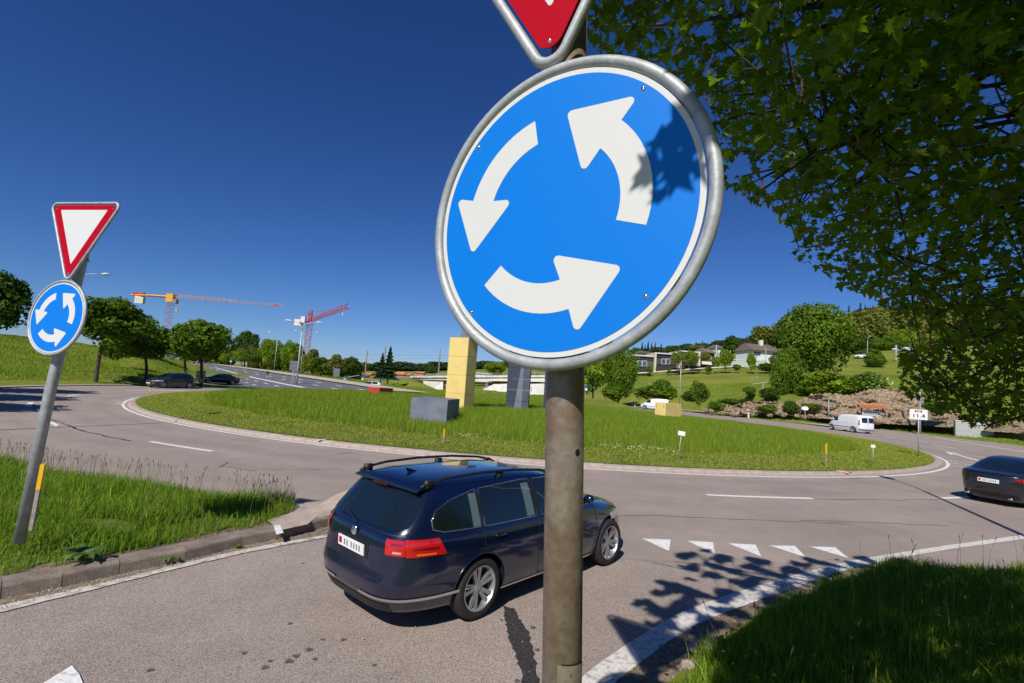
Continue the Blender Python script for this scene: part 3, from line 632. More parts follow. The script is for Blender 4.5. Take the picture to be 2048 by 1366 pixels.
def seedstems(P, hmin, hmax, label):
    V = []; F = []; T = []
    for p in P:
        h = rnd.uniform(hmin, hmax); a = rnd.random()*6.28; l = rnd.uniform(.02, .14); top_ = np.array([p[0]+l*math.cos(a), p[1]+l*math.sin(a), p[2]+h]); m_ = np.array([p[0], p[1], p[2]])*.45+top_*.55-[l*.25*math.cos(a), l*.25*math.sin(a), 0]; n0 = len(V)
        for q in (np.array(p), m_, top_):
            V += [q+[.0025, 0, 0], q+[-.0012, .002, 0], q+[-.0012, -.002, 0]]
        for i in (0, 3): F += [(n0+i+k, n0+i+(k+1) % 3, n0+i+3+(k+1) % 3, n0+i+3+k) for k in range(3)]
        hd = top_; e = np.array([l*.3*math.cos(a), l*.3*math.sin(a), .07]); n1 = len(V); ww = rnd.uniform(.006, .012)
        V += [hd-e*.2, hd+e*.4+[ww, 0, 0], hd+e, hd+e*.4-[ww, 0, 0], hd-e*.2, hd+e*.4+[0, ww, 0], hd+e, hd+e*.4-[0, ww, 0]]; F += [(n1, n1+1, n1+2, n1+3), (n1+4, n1+5, n1+6, n1+7)]
    o = link('grass_stems', bigmesh('grass_stems', np.array(V), np.array(F), M['straw'])); tag(o, label, 'grass', kind='stuff')
M['straw'] = mat('seed_stem', (.20, .19, .07), rough=.9, var=.3, scale=4, trans=.2)
Ps = scatter(9000, (-13, -3, 2, 13), lambda P: inpoly(P, spg)); dd_ = -sdpoly(Ps, spg); Ps = Ps[((dd_ < .5) & (Ps[:, 1] > 8.3)) | (rng.random(len(Ps)) < .04)][:330]
seedstems(np.column_stack([Ps, spz(Ps)]), .3, .52, 'thin seeding grass stems standing along the far rim of the left island')
# seed heads
def bank_ok(P): d, _ = road_sd(P); return (d > .16) & ~inpoly(P, splitter_poly)
P = scatter(260000, (.6, 13, 2.4, 13), lambda P: inpoly(P, [(.6, 2.4), (13, 2.4), (13, 12.5), (.6, 12.5)])); d, _ = road_sd(P); ok = (d > .16+.22*clump(P, 2.2))
P = P[ok]; ok = rng.random(len(P)) < np.where(P[:, 1] > 9, .6, .85); P = P[ok]; P = P[P[:, 0] > .7]; P = np.column_stack([P, ztl(P)])
blades('grass', P, (.14+.12*clump(P, 1.0))*(.7+.6*rng.random(len(P))), .007+.006*rng.random(len(P)), M['grass'], lean=.85, straw=.04, label='thick meadow grass on the shaded bank below the maple', cat='grass')
P3 = P[rng.random(len(P)) < .004]; seedstems(P3[(P3[:, 1] > 8) | (rng.random(len(P3)) < .2)][:160], .4, .6, 'thin seeding grass stems on the right bank against the road'); blades('grass', P3, np.full(len(P3), .5), .006, M['grass'], lean=.3, straw=.6, label='tall seeding grass stems on the bank at the right edge', cat='grass')
P3 = P[rng.random(len(P)) < .004]
V = []; F = []
for p in P3:
    c = p+[0, 0, rnd.uniform(.15, .33)]; r_ = rnd.uniform(.012, .022); i = len(V); a0 = rnd.random()*6
    V += [c+[r_*math.cos(a0+k*1.2566), r_*math.sin(a0+k*1.2566), .3*r_*math.sin(k*2.)] for k in range(5)]; F += [(i, i+1, i+2), (i, i+2, i+3), (i, i+3, i+4)]
M['petal'] = mat('orange_petal', (.72, .42, .02), rough=.6, trans=.3); M['daisy'] = mat('daisy', (.75, .75, .70), rough=.6)
o = link('small_flowers', bigmesh('small_flowers', np.array(V), np.array(F), M['petal'])); tag(o, 'orange wild flowers dotted through the shaded bank grass', 'flowers', kind='stuff')
# island: mowed margin, then tall meadow
n = 170000; r_ = np.sqrt(rng.uniform((23.2)**2, (RI-.45)**2, n)); a = rng.uniform(R(170), R(372), n)
P = np.stack([CX+r_*np.cos(a), CY+r_*np.sin(a)], 1); P = np.column_stack([P, isl_z(r_, P[:, 0])])
blades('grass', P, np.full(n, .075), .022, M['grass_far'], seg=1, lean=1.2, straw=.62, label='short mown strip of straw green grass inside the island kerb', cat='grass')
n = 330000; r_ = np.sqrt(rng.uniform(0, 24.9**2, n)); a = rng.uniform(0, 2*np.pi, n)
P = np.stack([CX+r_*np.cos(a), CY+r_*np.sin(a)], 1); edge = 24.3+.5*clump(P, .5); k_ = (r_ < edge) & (rng.random(n) < np.clip(1.5-(P[:, 1]-18)/60, .35, 1)); P = P[k_]; r_ = r_[k_]
cl = clump(P, .35); P = np.column_stack([P, isl_z(r_, P[:, 0])])
blades('grass', P, (.30+.2*cl)*np.clip(1-(P[:, 0]-5)*.014, .68, 1), .018+.02*np.clip((P[:, 1]-20)/50, 0, 1), M['grass_far'], seg=1, lean=.5, straw=.07, label='tall unmown meadow grass covering the roundabout centre', cat='grass')
def flowers(name, P, lo, hi, s, m, **k):
    V = []; F = []
    for p in P:
        c = np.array(p)+[0, 0, rnd.uniform(lo, hi)]; i = len(V); V += [c+[s, 0, 0], c+[0, 0, s], c+[-s, 0, 0], c+[0, -s, -s*.5]]; F += [(i, i+1, i+2), (i, i+2, i+3)]
    return tag(link(name, bigmesh(name, np.array(V), np.array(F), m)), kind='stuff', **k)
sel = P[rng.random(len(P)) < .0006]; flowers('small_flowers', sel, .25, .4, .018, M['petal'], label='yellow flowers scattered in the roundabout meadow', cat='flowers')
aa = np.array([A_(1250, 905)+rng.normal(0, .05) for _ in range(70)]+[A_(920, 895)+rng.normal(0, .02) for _ in range(25)]); rr = rng.normal(24.6, .35, len(aa))
flowers('small_flowers', np.column_stack([CX+rr*np.cos(aa), CY+rr*np.sin(aa), isl_z(rr, CX+rr*np.cos(aa))]), .08, .2, .016, M['daisy'], label='white daisies along the edge of the tall island grass', cat='flowers')
# hillside left, verges right: coarser blades
def vergeok(P):
    d, dn = road_sd(P); return (d > 2.0) & (dn > 2.4)
P = scatter(90000, (-75, -38, 36, 82), vergeok); P = np.column_stack([P, ztl(P)])
blades('grass', P, .22+.16*clump(P, .4), .05, M['grass_far'], seg=1, lean=.6, straw=.06, label='meadow grass on the slope behind the left tree row', cat='grass')
P = scatter(110000, (36, 110, 44, 110), lambda P: (road_sd(P)[0] > .6)); P = np.column_stack([P, ztl(P)])
blades('grass', P, .16+.16*clump(P, .4), .05, M['grass_far'], seg=1, lean=.6, straw=.06, label='verge and meadow grass beyond the right road', cat='grass')
P = scatter(40000, (-60, 10, 84, 150), lambda P: (road_sd(P)[0] > .6) & (road_sd(P)[1] > 2.8)); P = np.column_stack([P, ztl(P)])
blades('grass', P, .25+.1*clump(P, .4), .08, M['grass_far'], seg=1, lean=.6, straw=.08, label='verge grass between the uphill road and the bridge', cat='grass')
# broad-leaved weeds by the near kerb
def weed(px, py, z, s, label):
    c = G(px, py, z); b = MB()
    for k in range(11):
        a = k*2.4; L_ = s*(.6+.5*rnd.random()); ww = L_*.16; pts = []
        for t, wv, hz in ((0, .2, .01), (.35, 1, .35), (.75, .8, .4), (1, 0, .22)):
            x = math.cos(a)*L_*t; y = math.sin(a)*L_*t; pts += [(x-math.sin(a)*ww*wv, y+math.cos(a)*ww*wv, hz*L_), (x+math.sin(a)*ww*wv, y-math.cos(a)*ww*wv, hz*L_)]
        b.add(pts, [(0, 1, 3, 2), (2, 3, 5, 4), (4, 5, 7, 6)])
    o = b.obj('weed', M['weed'], label=label, cat='plant', group='weeds along the near kerb'); o.location = tuple(c)
M['weed'] = mat('weed_leaf', (.09, .16, .02), rough=.6, var=.3, scale=12, trans=.3)
weed(165, 1118, .17, .3, 'broad leaved weed sprawling over the kerb top, left of the two kerb plants')
weed(340, 1121, .02, .2, 'small green weed in the gutter below the left island kerb')
weed(385, 1100, .05, .15, 'tuft of thin weed growing from the kerb joint near the white kerb mark')
weed(475, 1094, .02, .08, 'tiny seedling in the gutter dirt beyond the larger gutter weed')

# ------------------------------------------------------------------ traffic signs
def sign_frame(c, az, tilt=0, roll=0):
    n = Vector((math.sin(az)*math.cos(tilt), -math.cos(az)*math.cos(tilt), math.sin(tilt))); u = Vector((math.cos(az), math.sin(az), 0)); v = n.cross(u)
    return Matrix(((u.x, v.x, n.x, c[0]), (u.y, v.y, n.y, c[1]), (u.z, v.z, n.z, c[2]), (0, 0, 0, 1)))
def rounded(poly, r, k=6):
    out = []; n = len(poly)
    for i in range(n):
        p = Vector(poly[i]); a = (Vector(poly[i-1])-p).normalized(); b = (Vector(poly[(i+1) % n])-p).normalized()
        ha = a.angle(b)/2; L_ = r/math.tan(ha); bis = (a+b).normalized(); c = p+bis*(r/math.sin(ha)); s = p+a*L_; e = p+b*L_
        v0, v1 = s-c, e-c; th = v0.angle_signed(v1) if hasattr(v0, 'angle_signed') else 0
        a0 = math.atan2(v0.y, v0.x); a1 = math.atan2(v1.y, v1.x); d = (a1-a0+math.pi) % (2*math.pi)-math.pi
        out += [(c.x+r*math.cos(a0+d*t/k), c.y+r*math.sin(a0+d*t/k)) for t in range(k+1)]
    return out
def plate(name, poly, z0, z1, m, parent):
    b = MB(); b.prism(poly, z0, z1); me = b.mesh(name, m); bm = bmesh.new(); bm.from_mesh(me)
    bmesh.ops.recalc_face_normals(bm, faces=bm.faces[:]); bm.to_mesh(me); bm.free(); o = link(name, me, parent); return o
circ = lambda r, n=96, c=(0, 0): [(c[0]+r*math.cos(2*math.pi*i/n), c[1]+r*math.sin(2*math.pi*i/n)) for i in range(n)]
ARR = [((.277, -.073), (.193, -.049), (.136, .163), (.086, .098), (.021, .299), (.241, .290), (.194, .231)),
       ((-.086, .296), (-.070, .219), (-.222, .065), (-.147, .060), (-.292, -.102), (-.375, .095), (-.304, .078)),
       ((-.233, -.204), (-.175, -.146), (.034, -.202), (.000, -.126), (.220, -.177), (.093, -.360), (.067, -.287))]
def polar_arc(p, q, k=14):
    r0, r1 = math.hypot(*p), math.hypot(*q); a0, a1 = math.atan2(p[1], p[0]), math.atan2(q[1], q[0]); d = (a1-a0) % (2*math.pi)
    if d > math.pi: d -= 2*math.pi
    return [((r0+(r1-r0)*t/k)*math.cos(a0+d*t/k), (r0+(r1-r0)*t/k)*math.sin(a0+d*t/k)) for t in range(k+1)]
def arrow_poly(a):
    to, ti, bi, ci, tip, co, bo = a
    inner = polar_arc(ti, bi); outer = polar_arc(bo, to)
    head = rounded([bi, ci, tip, co, bo], .013, 5); k = 6      # keep only the three head corners rounded
    hc_ = head[k:k*4]
    return inner+hc_+outer
def make_signpost(c, az, tilt, label, pole_pts, pr, pole_mat, tri_rot, tri_x, near, group=None):
    root = empty('traffic_sign_post', (pole_pts[0][0], pole_pts[0][1], pole_pts[0][2]), label=label, cat='traffic sign', group=group)
    bpy.context.view_layer.update()
    inv = Matrix.Translation(Vector(pole_pts[0])).inverted()
    def place(o, Mw): o.matrix_world = Mw; o.matrix_local = inv@Mw; return o
    b = MB(); b.tube([Vector(p)-Vector(pole_pts[0]) for p in pole_pts], pr, 40); pole = b.obj('pole', pole_mat, root, smooth=True)
    pole.data.polygons.foreach_set('use_smooth', [len(p.vertices) == 4 for p in pole.data.polygons])
    Mf = sign_frame(c, az, tilt)
    b = MB(); b.tube([(*p, -.006) for p in circ(.4445, 96)], .0172, 14, closed=True); rim = place(b.obj('round_rim', M['galv'], root, smooth=True), Mf)
    for a in ((90, 27, 205, 333, 300, 150) if near else (90, 205, 333)):                  # small plates that hold the disc in the rim
        bb = MB(); a = R(a); bb.box(-.02, .02, .40, .44, -.012, -.004, Matrix.Rotation(a, 4, 'Z')); bb.obj('rim_bracket', M['galv'], rim)
    disc = place(plate('round_plate', circ(.424), -.003, .001, M['sign_white'], root), Mf)
    bb = plate('blue_face', circ(.4085), .0012, .0022, M['sign_blue'], disc)
    for a in ARR:
        plate('arrow', arrow_poly(a), .0023, .003, M['sign_white'], disc)
    for (x, y) in ((.251, .305), (-.298, .259), (.284, -.261), (-.277, -.289)):
        q = MB(); q.lathe([(0, .0065), (.004, .006), (.0065, .004), (.0075, .002)], 14, Matrix.Translation((x, y, 0))); q.obj('rivet', M['chrome'], disc, smooth=True)
    s = 1.23; H_ = s*math.sqrt(3)/2; Rt = Matrix.Translation((tri_x, .385, 0))@Matrix.Rotation(tri_rot, 4, 'Z')
    tri = lambda inset: [(0, inset*2), (s/2-inset*math.sqrt(3), H_-inset), (-(s/2-inset*math.sqrt(3)), H_-inset)]
    b = MB(); b.tube([(*p, -.006) for p in rounded(tri(.017), .06, 8)], .0172, 14, closed=True); trim = place(b.obj('triangle_rim', M['galv'], root, smooth=True), Mf@Rt)
    tp = place(plate('triangle_plate', rounded(tri(.045), .05, 8), -.003, .001, M['sign_red'], root), Mf@Rt)
    iw = .125; t3 = [(0, .27), (.39, H_-iw+.02), (-.39, H_-iw+.02)]
    plate('white_field', rounded([(t[0], t[1]) for t in t3], .008, 3), .0012, .002, M['sign_white'], tp)
    for (x, y) in ((0, .16), (-.47, H_-.09), (.47, H_-.09)):
        q = MB(); q.lathe([(0, .0065), (.004, .006), (.0065, .004), (.0075, .001)], 14, Matrix.Translation((x, y, 0))); q.obj('rivet', M['chrome'], tp, smooth=True)
    # clamps behind, reaching to the pole
    pc = Vector(pole_pts[0])
    for zz in ((-.22, .24, .75, 1.2)):
        wp = Mf@Vector((0, zz, -.03)); pz = (wp.z-pole_pts[0][2])/(pole_pts[-1][2]-pole_pts[0][2]); pp = Vector(pole_pts[0]).lerp(Vector(pole_pts[-1]), pz)
        loc = Mf.inverted()@pp; bb = MB(); half = .36 if zz < .5 else (.20 if zz < 1 else .42)
        bb.box(-half, half, zz-.02, zz+.02, -.032, -.016); bb.tube([(loc.x+(pr+.006)*math.cos(t*math.pi/6), zz+0, loc.z+(pr+.006)*math.sin(t*math.pi/6)) for t in range(12)], .012, 6, closed=True)
        bb.box(loc.x-pr-.035, loc.x-pr+.01, zz-.022, zz+.022, loc.z, -.02); bb.box(loc.x+pr-.01, loc.x+pr+.05, zz-.022, zz+.022, loc.z, -.02)
        place(bb.obj('clamp', M['grey_metal'], root), Mf)
    return root, pole, Mf
pb = W(1131.5, 780, 1.53); zfoot = float(ztl([(pb[0], pb[1])])[0])
_pt, _pl = W(1138.5, 60, 1.53), W(1123.5, 1366, 1.53)
def PB(z): t_ = (z-_pl[2])/(_pt[2]-_pl[2]); return _pl*(1-t_)+_pt*t_
near_root, near_pole, NF = make_signpost((.09653, 1.42298, 3.07548), -.59382, 0, 'big blue roundabout sign under a red triangle on the brown steel pole nearest the camera',
    [(*PB(zfoot-.1)[:2], zfoot-.1), (*PB(4.62)[:2], 4.62)], .0575, M['galv_brown'], R(3), -.045, True, 'blue roundabout signs with give way triangles above')
# hole and inspection cover on the near pole
def on_pole(px, py, rr=.0575):
    d = ray(px, py); q_ = PB(W(px, py, 1.53)[2]); o = EYE-np.array([q_[0], q_[1], 0]); a = d[0]**2+d[1]**2; b_ = 2*(o[0]*d[0]+o[1]*d[1]); c = o[0]**2+o[1]**2-rr*rr
    t = (-b_-math.sqrt(max(0, b_*b_-4*a*c)))/(2*a); p = EYE+t*d; return p, math.atan2(p[1]-q_[1], p[0]-q_[0])
def pole_patch(name, cz, ca, poly, off, m):
    b = MB(); n = len(poly); rr = .0575+off
    for (s, z) in poly: b.v.append((rr*math.cos(ca+s/.0575), rr*math.sin(ca+s/.0575), z))
    cs = sum(p[0] for p in poly)/n; 
    b.v.append((rr*math.cos(ca+cs/.0575), rr*math.sin(ca+cs/.0575), sum(p[1] for p in poly)/n)); b.f = [(i, (i+1) % n, n) for i in range(n)]; b.m = [0]*n
    q_ = PB(cz); o = b.obj(name, m, near_root); o.location = (q_[0]-near_root.location.x, q_[1]-near_root.location.y, cz-near_root.location.z); return o
p, a = on_pole(1155, 905); pole_patch('bolt_hole', p[2], a, [(.0085*math.cos(t*math.pi/8), .0105*math.sin(t*math.pi/8)) for t in range(16)], .0012, M['black'])
p, a = on_pole(1138, 1400)
def cyl_sheet(name, cz, a0, a1, z0, z1, off, m, k=12):
    b = MB(); rr = .0575+off
    for i in range(k+1):
        t = a0+(a1-a0)*i/k
        for z in (z0, z1): b.v.append((rr*math.cos(t), rr*math.sin(t), z))
    b.f = [(2*i, 2*i+2, 2*i+3, 2*i+1) for i in range(k)]; b.m = [0]*k; q_ = PB(cz-.1); o = b.obj(name, m, near_root); o.location = (q_[0]-near_root.location.x, q_[1]-near_root.location.y, cz-near_root.location.z); return o
pt, at_ = on_pole(1138, 1329); _, al = on_pole(1112, 1345); _, ar = on_pole(1161, 1345)
cyl_sheet('cover_gap', pt[2], al, ar, -.40, 0, .0008, M['black']); cyl_sheet('inspection_cover', pt[2], al+.035, ar-.02, -.395, -.0035, .0022, M['galv_brown'])
p, a = on_pole(1142, 1350); pole_patch('cover_screw', p[2], a, [(.006*math.cos(t*math.pi/8), .006*math.sin(t*math.pi/8)) for t in range(16)], .0035, M['chrome'])
_ = make_signpost((-5.4046, 5.94219, 2.98813), -.26858, .0692, 'blue roundabout sign and triangle on the leaning grey pole at far left',
    [tuple(W(38, 1085, 6.12)), tuple(W(101, 780, 6.10)), tuple(W(176, 470, 6.08)), tuple(W(184, 430, 6.07))], .0575, M['galv'], R(-1.5), .03, False, 'blue roundabout signs with give way triangles above')

# ------------------------------------------------------------------ vehicles
class Shell:
    """plan outlines stacked by height; gives points on the skin"""
    def __init__(s, tab, n=6.5):
        s.t = np.array(tab, float)             # z, xr, xf, w, nr, nf
        zz = np.linspace(s.t[0, 0], s.t[-1, 0], 200); cols = [np.interp(zz, s.t[:, 0], s.t[:, i]) for i in range(6)]
        k = np.array([1, 2, 3, 2, 1.])/9
        for i in range(1, 6):
            p = np.pad(cols[i], 2, mode='edge'); cols[i] = np.convolve(p, k, 'valid')
        s.zz, s.c = zz, cols
    def par(s, z): return [float(np.interp(z, s.zz, c)) for c in s.c[1:]]
    def outline(s, z, t):                      # t angle: 0 nose, pi/2 left(+y), pi tail
        xr, xf, w_, nr, nf = s.par(z); xc = (xr+xf)/2; a = (xf-xr)/2; ct, st = math.cos(t), math.sin(t); n = nf if ct > 0 else nr
        return Vector((xc+a*math.copysign(abs(ct)**(2/n), ct), w_*math.copysign(abs(st)**(2/n), st), z))
    def Y(s, x, z):
        xr, xf, w_, nr, nf = s.par(z); xc = (xr+xf)/2; a = (xf-xr)/2; q = min(1, abs((x-xc)/a)); n = nf if x > xc else nr
        return w_*(1-q**n)**(1/n)
    def X(s, y, z, front):
        xr, xf, w_, nr, nf = s.par(z); xc = (xr+xf)/2; a = (xf-xr)/2; q = min(1, abs(y/w_)); n = nf if front else nr
        return xc+(a if front else -a)*(1-q**n)**(1/n)
    def side(s, cols, off, side, rows=6):      # cols: (x, z0, z1); side +1 left, -1 right
        b = MB()
        for (x, z0, z1) in cols:
            for r_ in range(rows+1):
                z = z0+(z1-z0)*r_/rows; b.v.append((x, side*(s.Y(x, z)+off), z))
        m_ = rows+1
        for i in range(len(cols)-1):
            for r_ in range(rows):
                q = (i*m_+r_, (i+1)*m_+r_, (i+1)*m_+r_+1, i*m_+r_+1); b.f.append(q if side < 0 else q[::-1]); b.m.append(0)
        return b
    def end(s, cols, off, front, rows=6):      # cols: (y, z0, z1)
        b = MB(); sg = 1 if front else -1
        for (y, z0, z1) in cols:
            for r_ in range(rows+1):
                z = z0+(z1-z0)*r_/rows; b.v.append((s.X(y, z, front)+sg*off, y, z+off*.3))
        m_ = rows+1
        for i in range(len(cols)-1):
            for r_ in range(rows):
                q = (i*m_+r_, (i+1)*m_+r_, (i+1)*m_+r_+1, i*m_+r_+1); b.f.append(q if front else q[::-1]); b.m.append(0)
        return b
    def wrap(s, t0, t1, z0, z1, off, k=16, rows=4, zf=None):
        b = MB()
        for i in range(k+1):
            f = i/k; t = t0+(t1-t0)*f; za, zb = (z0, z1) if zf is None else zf(f)
            for r_ in range(rows+1):
                z = za+(zb-za)*r_/rows; p = s.outline(z, t); c = Vector((0, 0, z)); d = (p-s.outline(z, t+.0)*0); nrm = Vector((p.x*0, 0, 0))
                e = s.outline(z, t+.01)-s.outline(z, t-.01); nrm = Vector((e.y, -e.x, 0)).normalized()
                b.v.append(tuple(p+nrm*off))
        m_ = rows+1
        for i in range(k):
            for r_ in range(rows): b.f.append((i*m_+r_, (i+1)*m_+r_, (i+1)*m_+r_+1, i*m_+r_+1)); b.m.append(0)
        return b
def body_mesh(sh, mats, arches, name, seg=112, lev=60):
    b = MB(); z0, z1 = sh.t[0, 0], sh.t[-1, 0]; zs = list(np.linspace(z0, z1, lev)); ts = [2*math.pi*k/seg for k in range(seg)]
    for z in zs:
        for t in ts: b.v.append(tuple(sh.outline(z, t)))
    for i in range(lev-1):
        for k in range(seg): k2 = (k+1) % seg; b.f.append((i*seg+k, i*seg+k2, (i+1)*seg+k2, (i+1)*seg+k)); b.m.append(0)
    b.f += [tuple(range(seg))[::-1], tuple(range((lev-1)*seg, lev*seg))]; b.m += [0, 0]
    me = b.mesh(name, mats)
    o = link(name+'_tmp', me)
    if arches:
        cb = MB()
        for (x, r_, w_) in arches:
            for sd_ in (-1, 1):
                y0, y1 = (w_-.26)*sd_, (w_+.3)*sd_; k = 40
                c0 = [(x+r_*math.cos(2*math.pi*i/k), min(y0, y1), .33+r_*math.sin(2*math.pi*i/k)) for i in range(k)]; c1 = [(p[0], max(y0, y1), p[2]) for p in c0]
                cb.add(c0+c1, [tuple(range(k)), tuple(range(k, 2*k))[::-1]]+[(i, k+i, k+(i+1) % k, (i+1) % k) for i in range(k)])
        cme = cb.mesh('cut', M['black']); bm = bmesh.new(); bm.from_mesh(cme); bmesh.ops.recalc_face_normals(bm, faces=bm.faces[:]); bm.to_mesh(cme); bm.free()
        co = link('cut_tmp', cme); md = o.modifiers.new('b', 'BOOLEAN'); md.operation = 'DIFFERENCE'; md.object = co; md.solver = 'EXACT'
        try: md.material_mode = 'TRANSFER'
        except Exception: pass
        dg = bpy.context.evaluated_depsgraph_get(); me2 = bpy.data.meshes.new_from_object(o.evaluated_get(dg)); me2.name = name
        bpy.data.objects.remove(o); bpy.data.objects.remove(co); me = me2
    else: bpy.data.objects.remove(o)
    sm = np.zeros(len(me.polygons), bool); blk = [i for i, m_ in enumerate(me.materials) if m_ and m_.name.startswith('black')]
    for p in me.polygons:
        p.use_smooth = not (blk and p.material_index == blk[0]) and len(p.vertices) < 12
    try: me.set_sharp_from_angle(angle=R(38))
    except Exception: pass
    return me
def lathe_y(b, prof, seg=28):                  # prof (r, y)
    Mx = Matrix.Rotation(R(-90), 4, 'X'); b.lathe(prof, seg, Mx); return b
WM = {}
def wheel(root, x, y, side, r=.325, wd=.22, spokes=5, hi=True):
    key = (r, wd, spokes, hi)
    if key not in WM:
        b = MB(); rr = r*.70; lathe_y(b, [(rr, -wd/2+.01), (rr+.02, -wd/2), (r-.03, -wd/2), (r-.008, -wd/2+.02), (r, -wd/2+.05), (r, wd/2-.05), (r-.008, wd/2-.02), (r-.03, wd/2), (rr+.02, wd/2), (rr, wd/2-.01)], 40 if hi else 20)
        ty = b.mesh('tyre', M['rubber'], True)
        b = MB(); lathe_y(b, [(rr+.008, wd/2-.004), (rr-.004, wd/2-.002), (rr-.018, wd/2-.03), (rr-.03, .0), (rr-.03, -wd/2+.01)], 40 if hi else 20)
        lathe_y(b, [(.0, wd/2-.035), (.035, wd/2-.036), (.055, wd/2-.05), (.075, wd/2-.065)], 20)
        for k in range(spokes):
            a = 2*math.pi*k/spokes
            for da in ((-.13, .13) if hi else (0,)):
                c0 = a+da*2.2; c1 = a+da*1.5; w0, w1 = (.018, .026) if hi else (.03, .05)
                P0 = Vector((math.cos(c0)*.05, 0, math.sin(c0)*.05)); P1 = Vector((math.cos(c1)*(rr-.01), 0, math.sin(c1)*(rr-.01))); t = (P1-P0).normalized(); n_ = Vector((-t.z, 0, t.x))
                ys = (wd/2-.045, wd/2-.018); vs = [P0+n_*w0, P0-n_*w0, P1-n_*w1, P1+n_*w1]
                vs = [(v.x, ys[0 if i < 2 else 1], v.z) for i, v in enumerate(vs)]+[(v.x*.97, (ys[0 if i < 2 else 1])-.035, v.z*.97) for i, v in enumerate(vs)]
                b.add(vs, [(0, 1, 2, 3), (4, 7, 6, 5), (0, 4, 5, 1), (1, 5, 6, 2), (2, 6, 7, 3), (3, 7, 4, 0)])
        rm = b.mesh('rim', M['rim'], False)
        b = MB(); lathe_y(b, [(0, -wd/2+.06), (rr-.035, -wd/2+.06)], 24); lathe_y(b, [(0, -.015), (rr-.09, -.015), (rr-.09, -.035)], 24); ds = b.mesh('brake_disc', M['black'])
        WM[key] = (ty, rm, ds)
    w_ = empty('wheel', (x, y, r)); w_.parent = root; w_.rotation_euler = (0, rnd.random()*1.2, 0 if side > 0 else math.pi)
    for nm, me in zip(('tyre', 'rim', 'brake_disc'), WM[key]): link(nm, me, w_)
    return w_
def pts_lerp(tab, xs): a = np.array(tab); return np.interp(xs, a[:, 0], a[:, 1])
def vehicle(name, cat, label, loc, yaw, sh, paint, spec, group=None, z=0):
    root = empty(name, (loc[0], loc[1], z), yaw, label, cat, group)
    wb = spec['wb']; wr = spec.get('wr', .325); ar = wr+.055; hw = spec['hw']
    me = body_mesh(sh, [paint, M['black']], [(wb/2, ar, hw), (-wb/2, ar, hw)], 'body', *(spec.get('res', (80, 44))))
    body = link('body', me, root)
    for sx in (1, -1):
        for sy in (1, -1):
            wheel(root, sx*wb/2, sy*(hw-.125), sy, wr, .21, 5, spec.get('hi', False))
            k = 26; b = MB(); b.tube([(sx*wb/2+ar*math.cos(a), sy*(sh.Y(sx*wb/2+ar*math.cos(a), .33+ar*math.sin(a))-.004), .33+ar*math.sin(a)) for a in np.linspace(-.25, math.pi+.25, k)], .011, 6); b.obj('arch_lip', paint, root, smooth=True)
    for sd_ in (1, -1):
        for (nm, xs, bot, top) in spec['win']:
            X_ = np.linspace(xs[0], xs[1], 26); zb = pts_lerp(bot, X_); zt_ = pts_lerp(top, X_); cols = [(x, a, max(a+.002, b_)) for x, a, b_ in zip(X_, zb, zt_)]
            sh.side(cols, .006, sd_, 8).obj(nm, M['glass'], root, smooth=True)
            if spec.get('chrome'):
                fr = [(x, a) for x, a, _ in cols]+[(x, c) for x, _, c in cols[::-1]]; 
                MB().tube([(x, sd_*(sh.Y(x, z_)+.007), z_) for x, z_ in fr], .0075, 6, closed=True).obj('window_trim', M[spec['chrome']], root, smooth=True)
        for sg in spec.get('seams', []):
            P_ = resample(sg, .05); MB().tube([(p[0], sd_*(sh.Y(p[0], p[1])+.0005), p[1]) for p in P_], .0045, 5).obj('door_seam', M['black'], root)
        for (x, z_) in spec.get('handles', []):
            y = sd_*(sh.Y(x, z_)+.018); MB().tube([(x-.09, y-sd_*.02, z_), (x-.07, y, z_), (x+.07, y, z_), (x+.09, y-sd_*.02, z_)], .011, 8).obj('door_handle', paint, root, smooth=True)
        if 'mirror' in spec:
            x, z_ = spec['mirror']; y = sd_*(sh.Y(x, z_)+.11); b = MB(); b.lathe([(.0, -.07), (.045, -.05), (.065, -.03), (.07, 0), (.06, .03), (.04, .048), (0, .055)], 16, Matrix.Translation((x, y, z_))@Matrix.Diagonal((.9, 1.2, .95, 1)))
            b.box(x-.03, x+.03, min(y, y-sd_*.14), max(y, y-sd_*.14), z_-.06, z_-.03); b.obj('mirror', paint, root, smooth=True)
        for (nm, cols, m_) in spec.get('sidestrips', []):
            X_ = np.linspace(cols[0][0], cols[-1][0], 24); a0 = pts_lerp([(c[0], c[1]) for c in cols], X_); a1 = pts_lerp([(c[0], c[2]) for c in cols], X_)
            sh.side(list(zip(X_, a0, a1)), .008, sd_, 3).obj(nm, M[m_], root, smooth=True)
    for (nm, front, cols, off, m_) in spec.get('ends', []):
        Y_ = np.linspace(cols[0][0], cols[-1][0], 24); a0 = pts_lerp([(c[0], c[1]) for c in cols], Y_); a1 = pts_lerp([(c[0], c[2]) for c in cols], Y_)
        sh.end(list(zip(Y_, a0, a1)), off, front, 8).obj(nm, M[m_], root, smooth=True)
    for (nm, t0, t1, z0, z1, off, m_) in spec.get('wraps', []):
        for s_ in (1, -1):
            b = sh.wrap(t0*1., t1*1., z0, z1, off)
            if s_ < 0: b.v = [(v[0], -v[1], v[2]) for v in b.v]; b.f = [f[::-1] for f in b.f]
            b.obj(nm, M[m_], root, smooth=True)
    return root, body
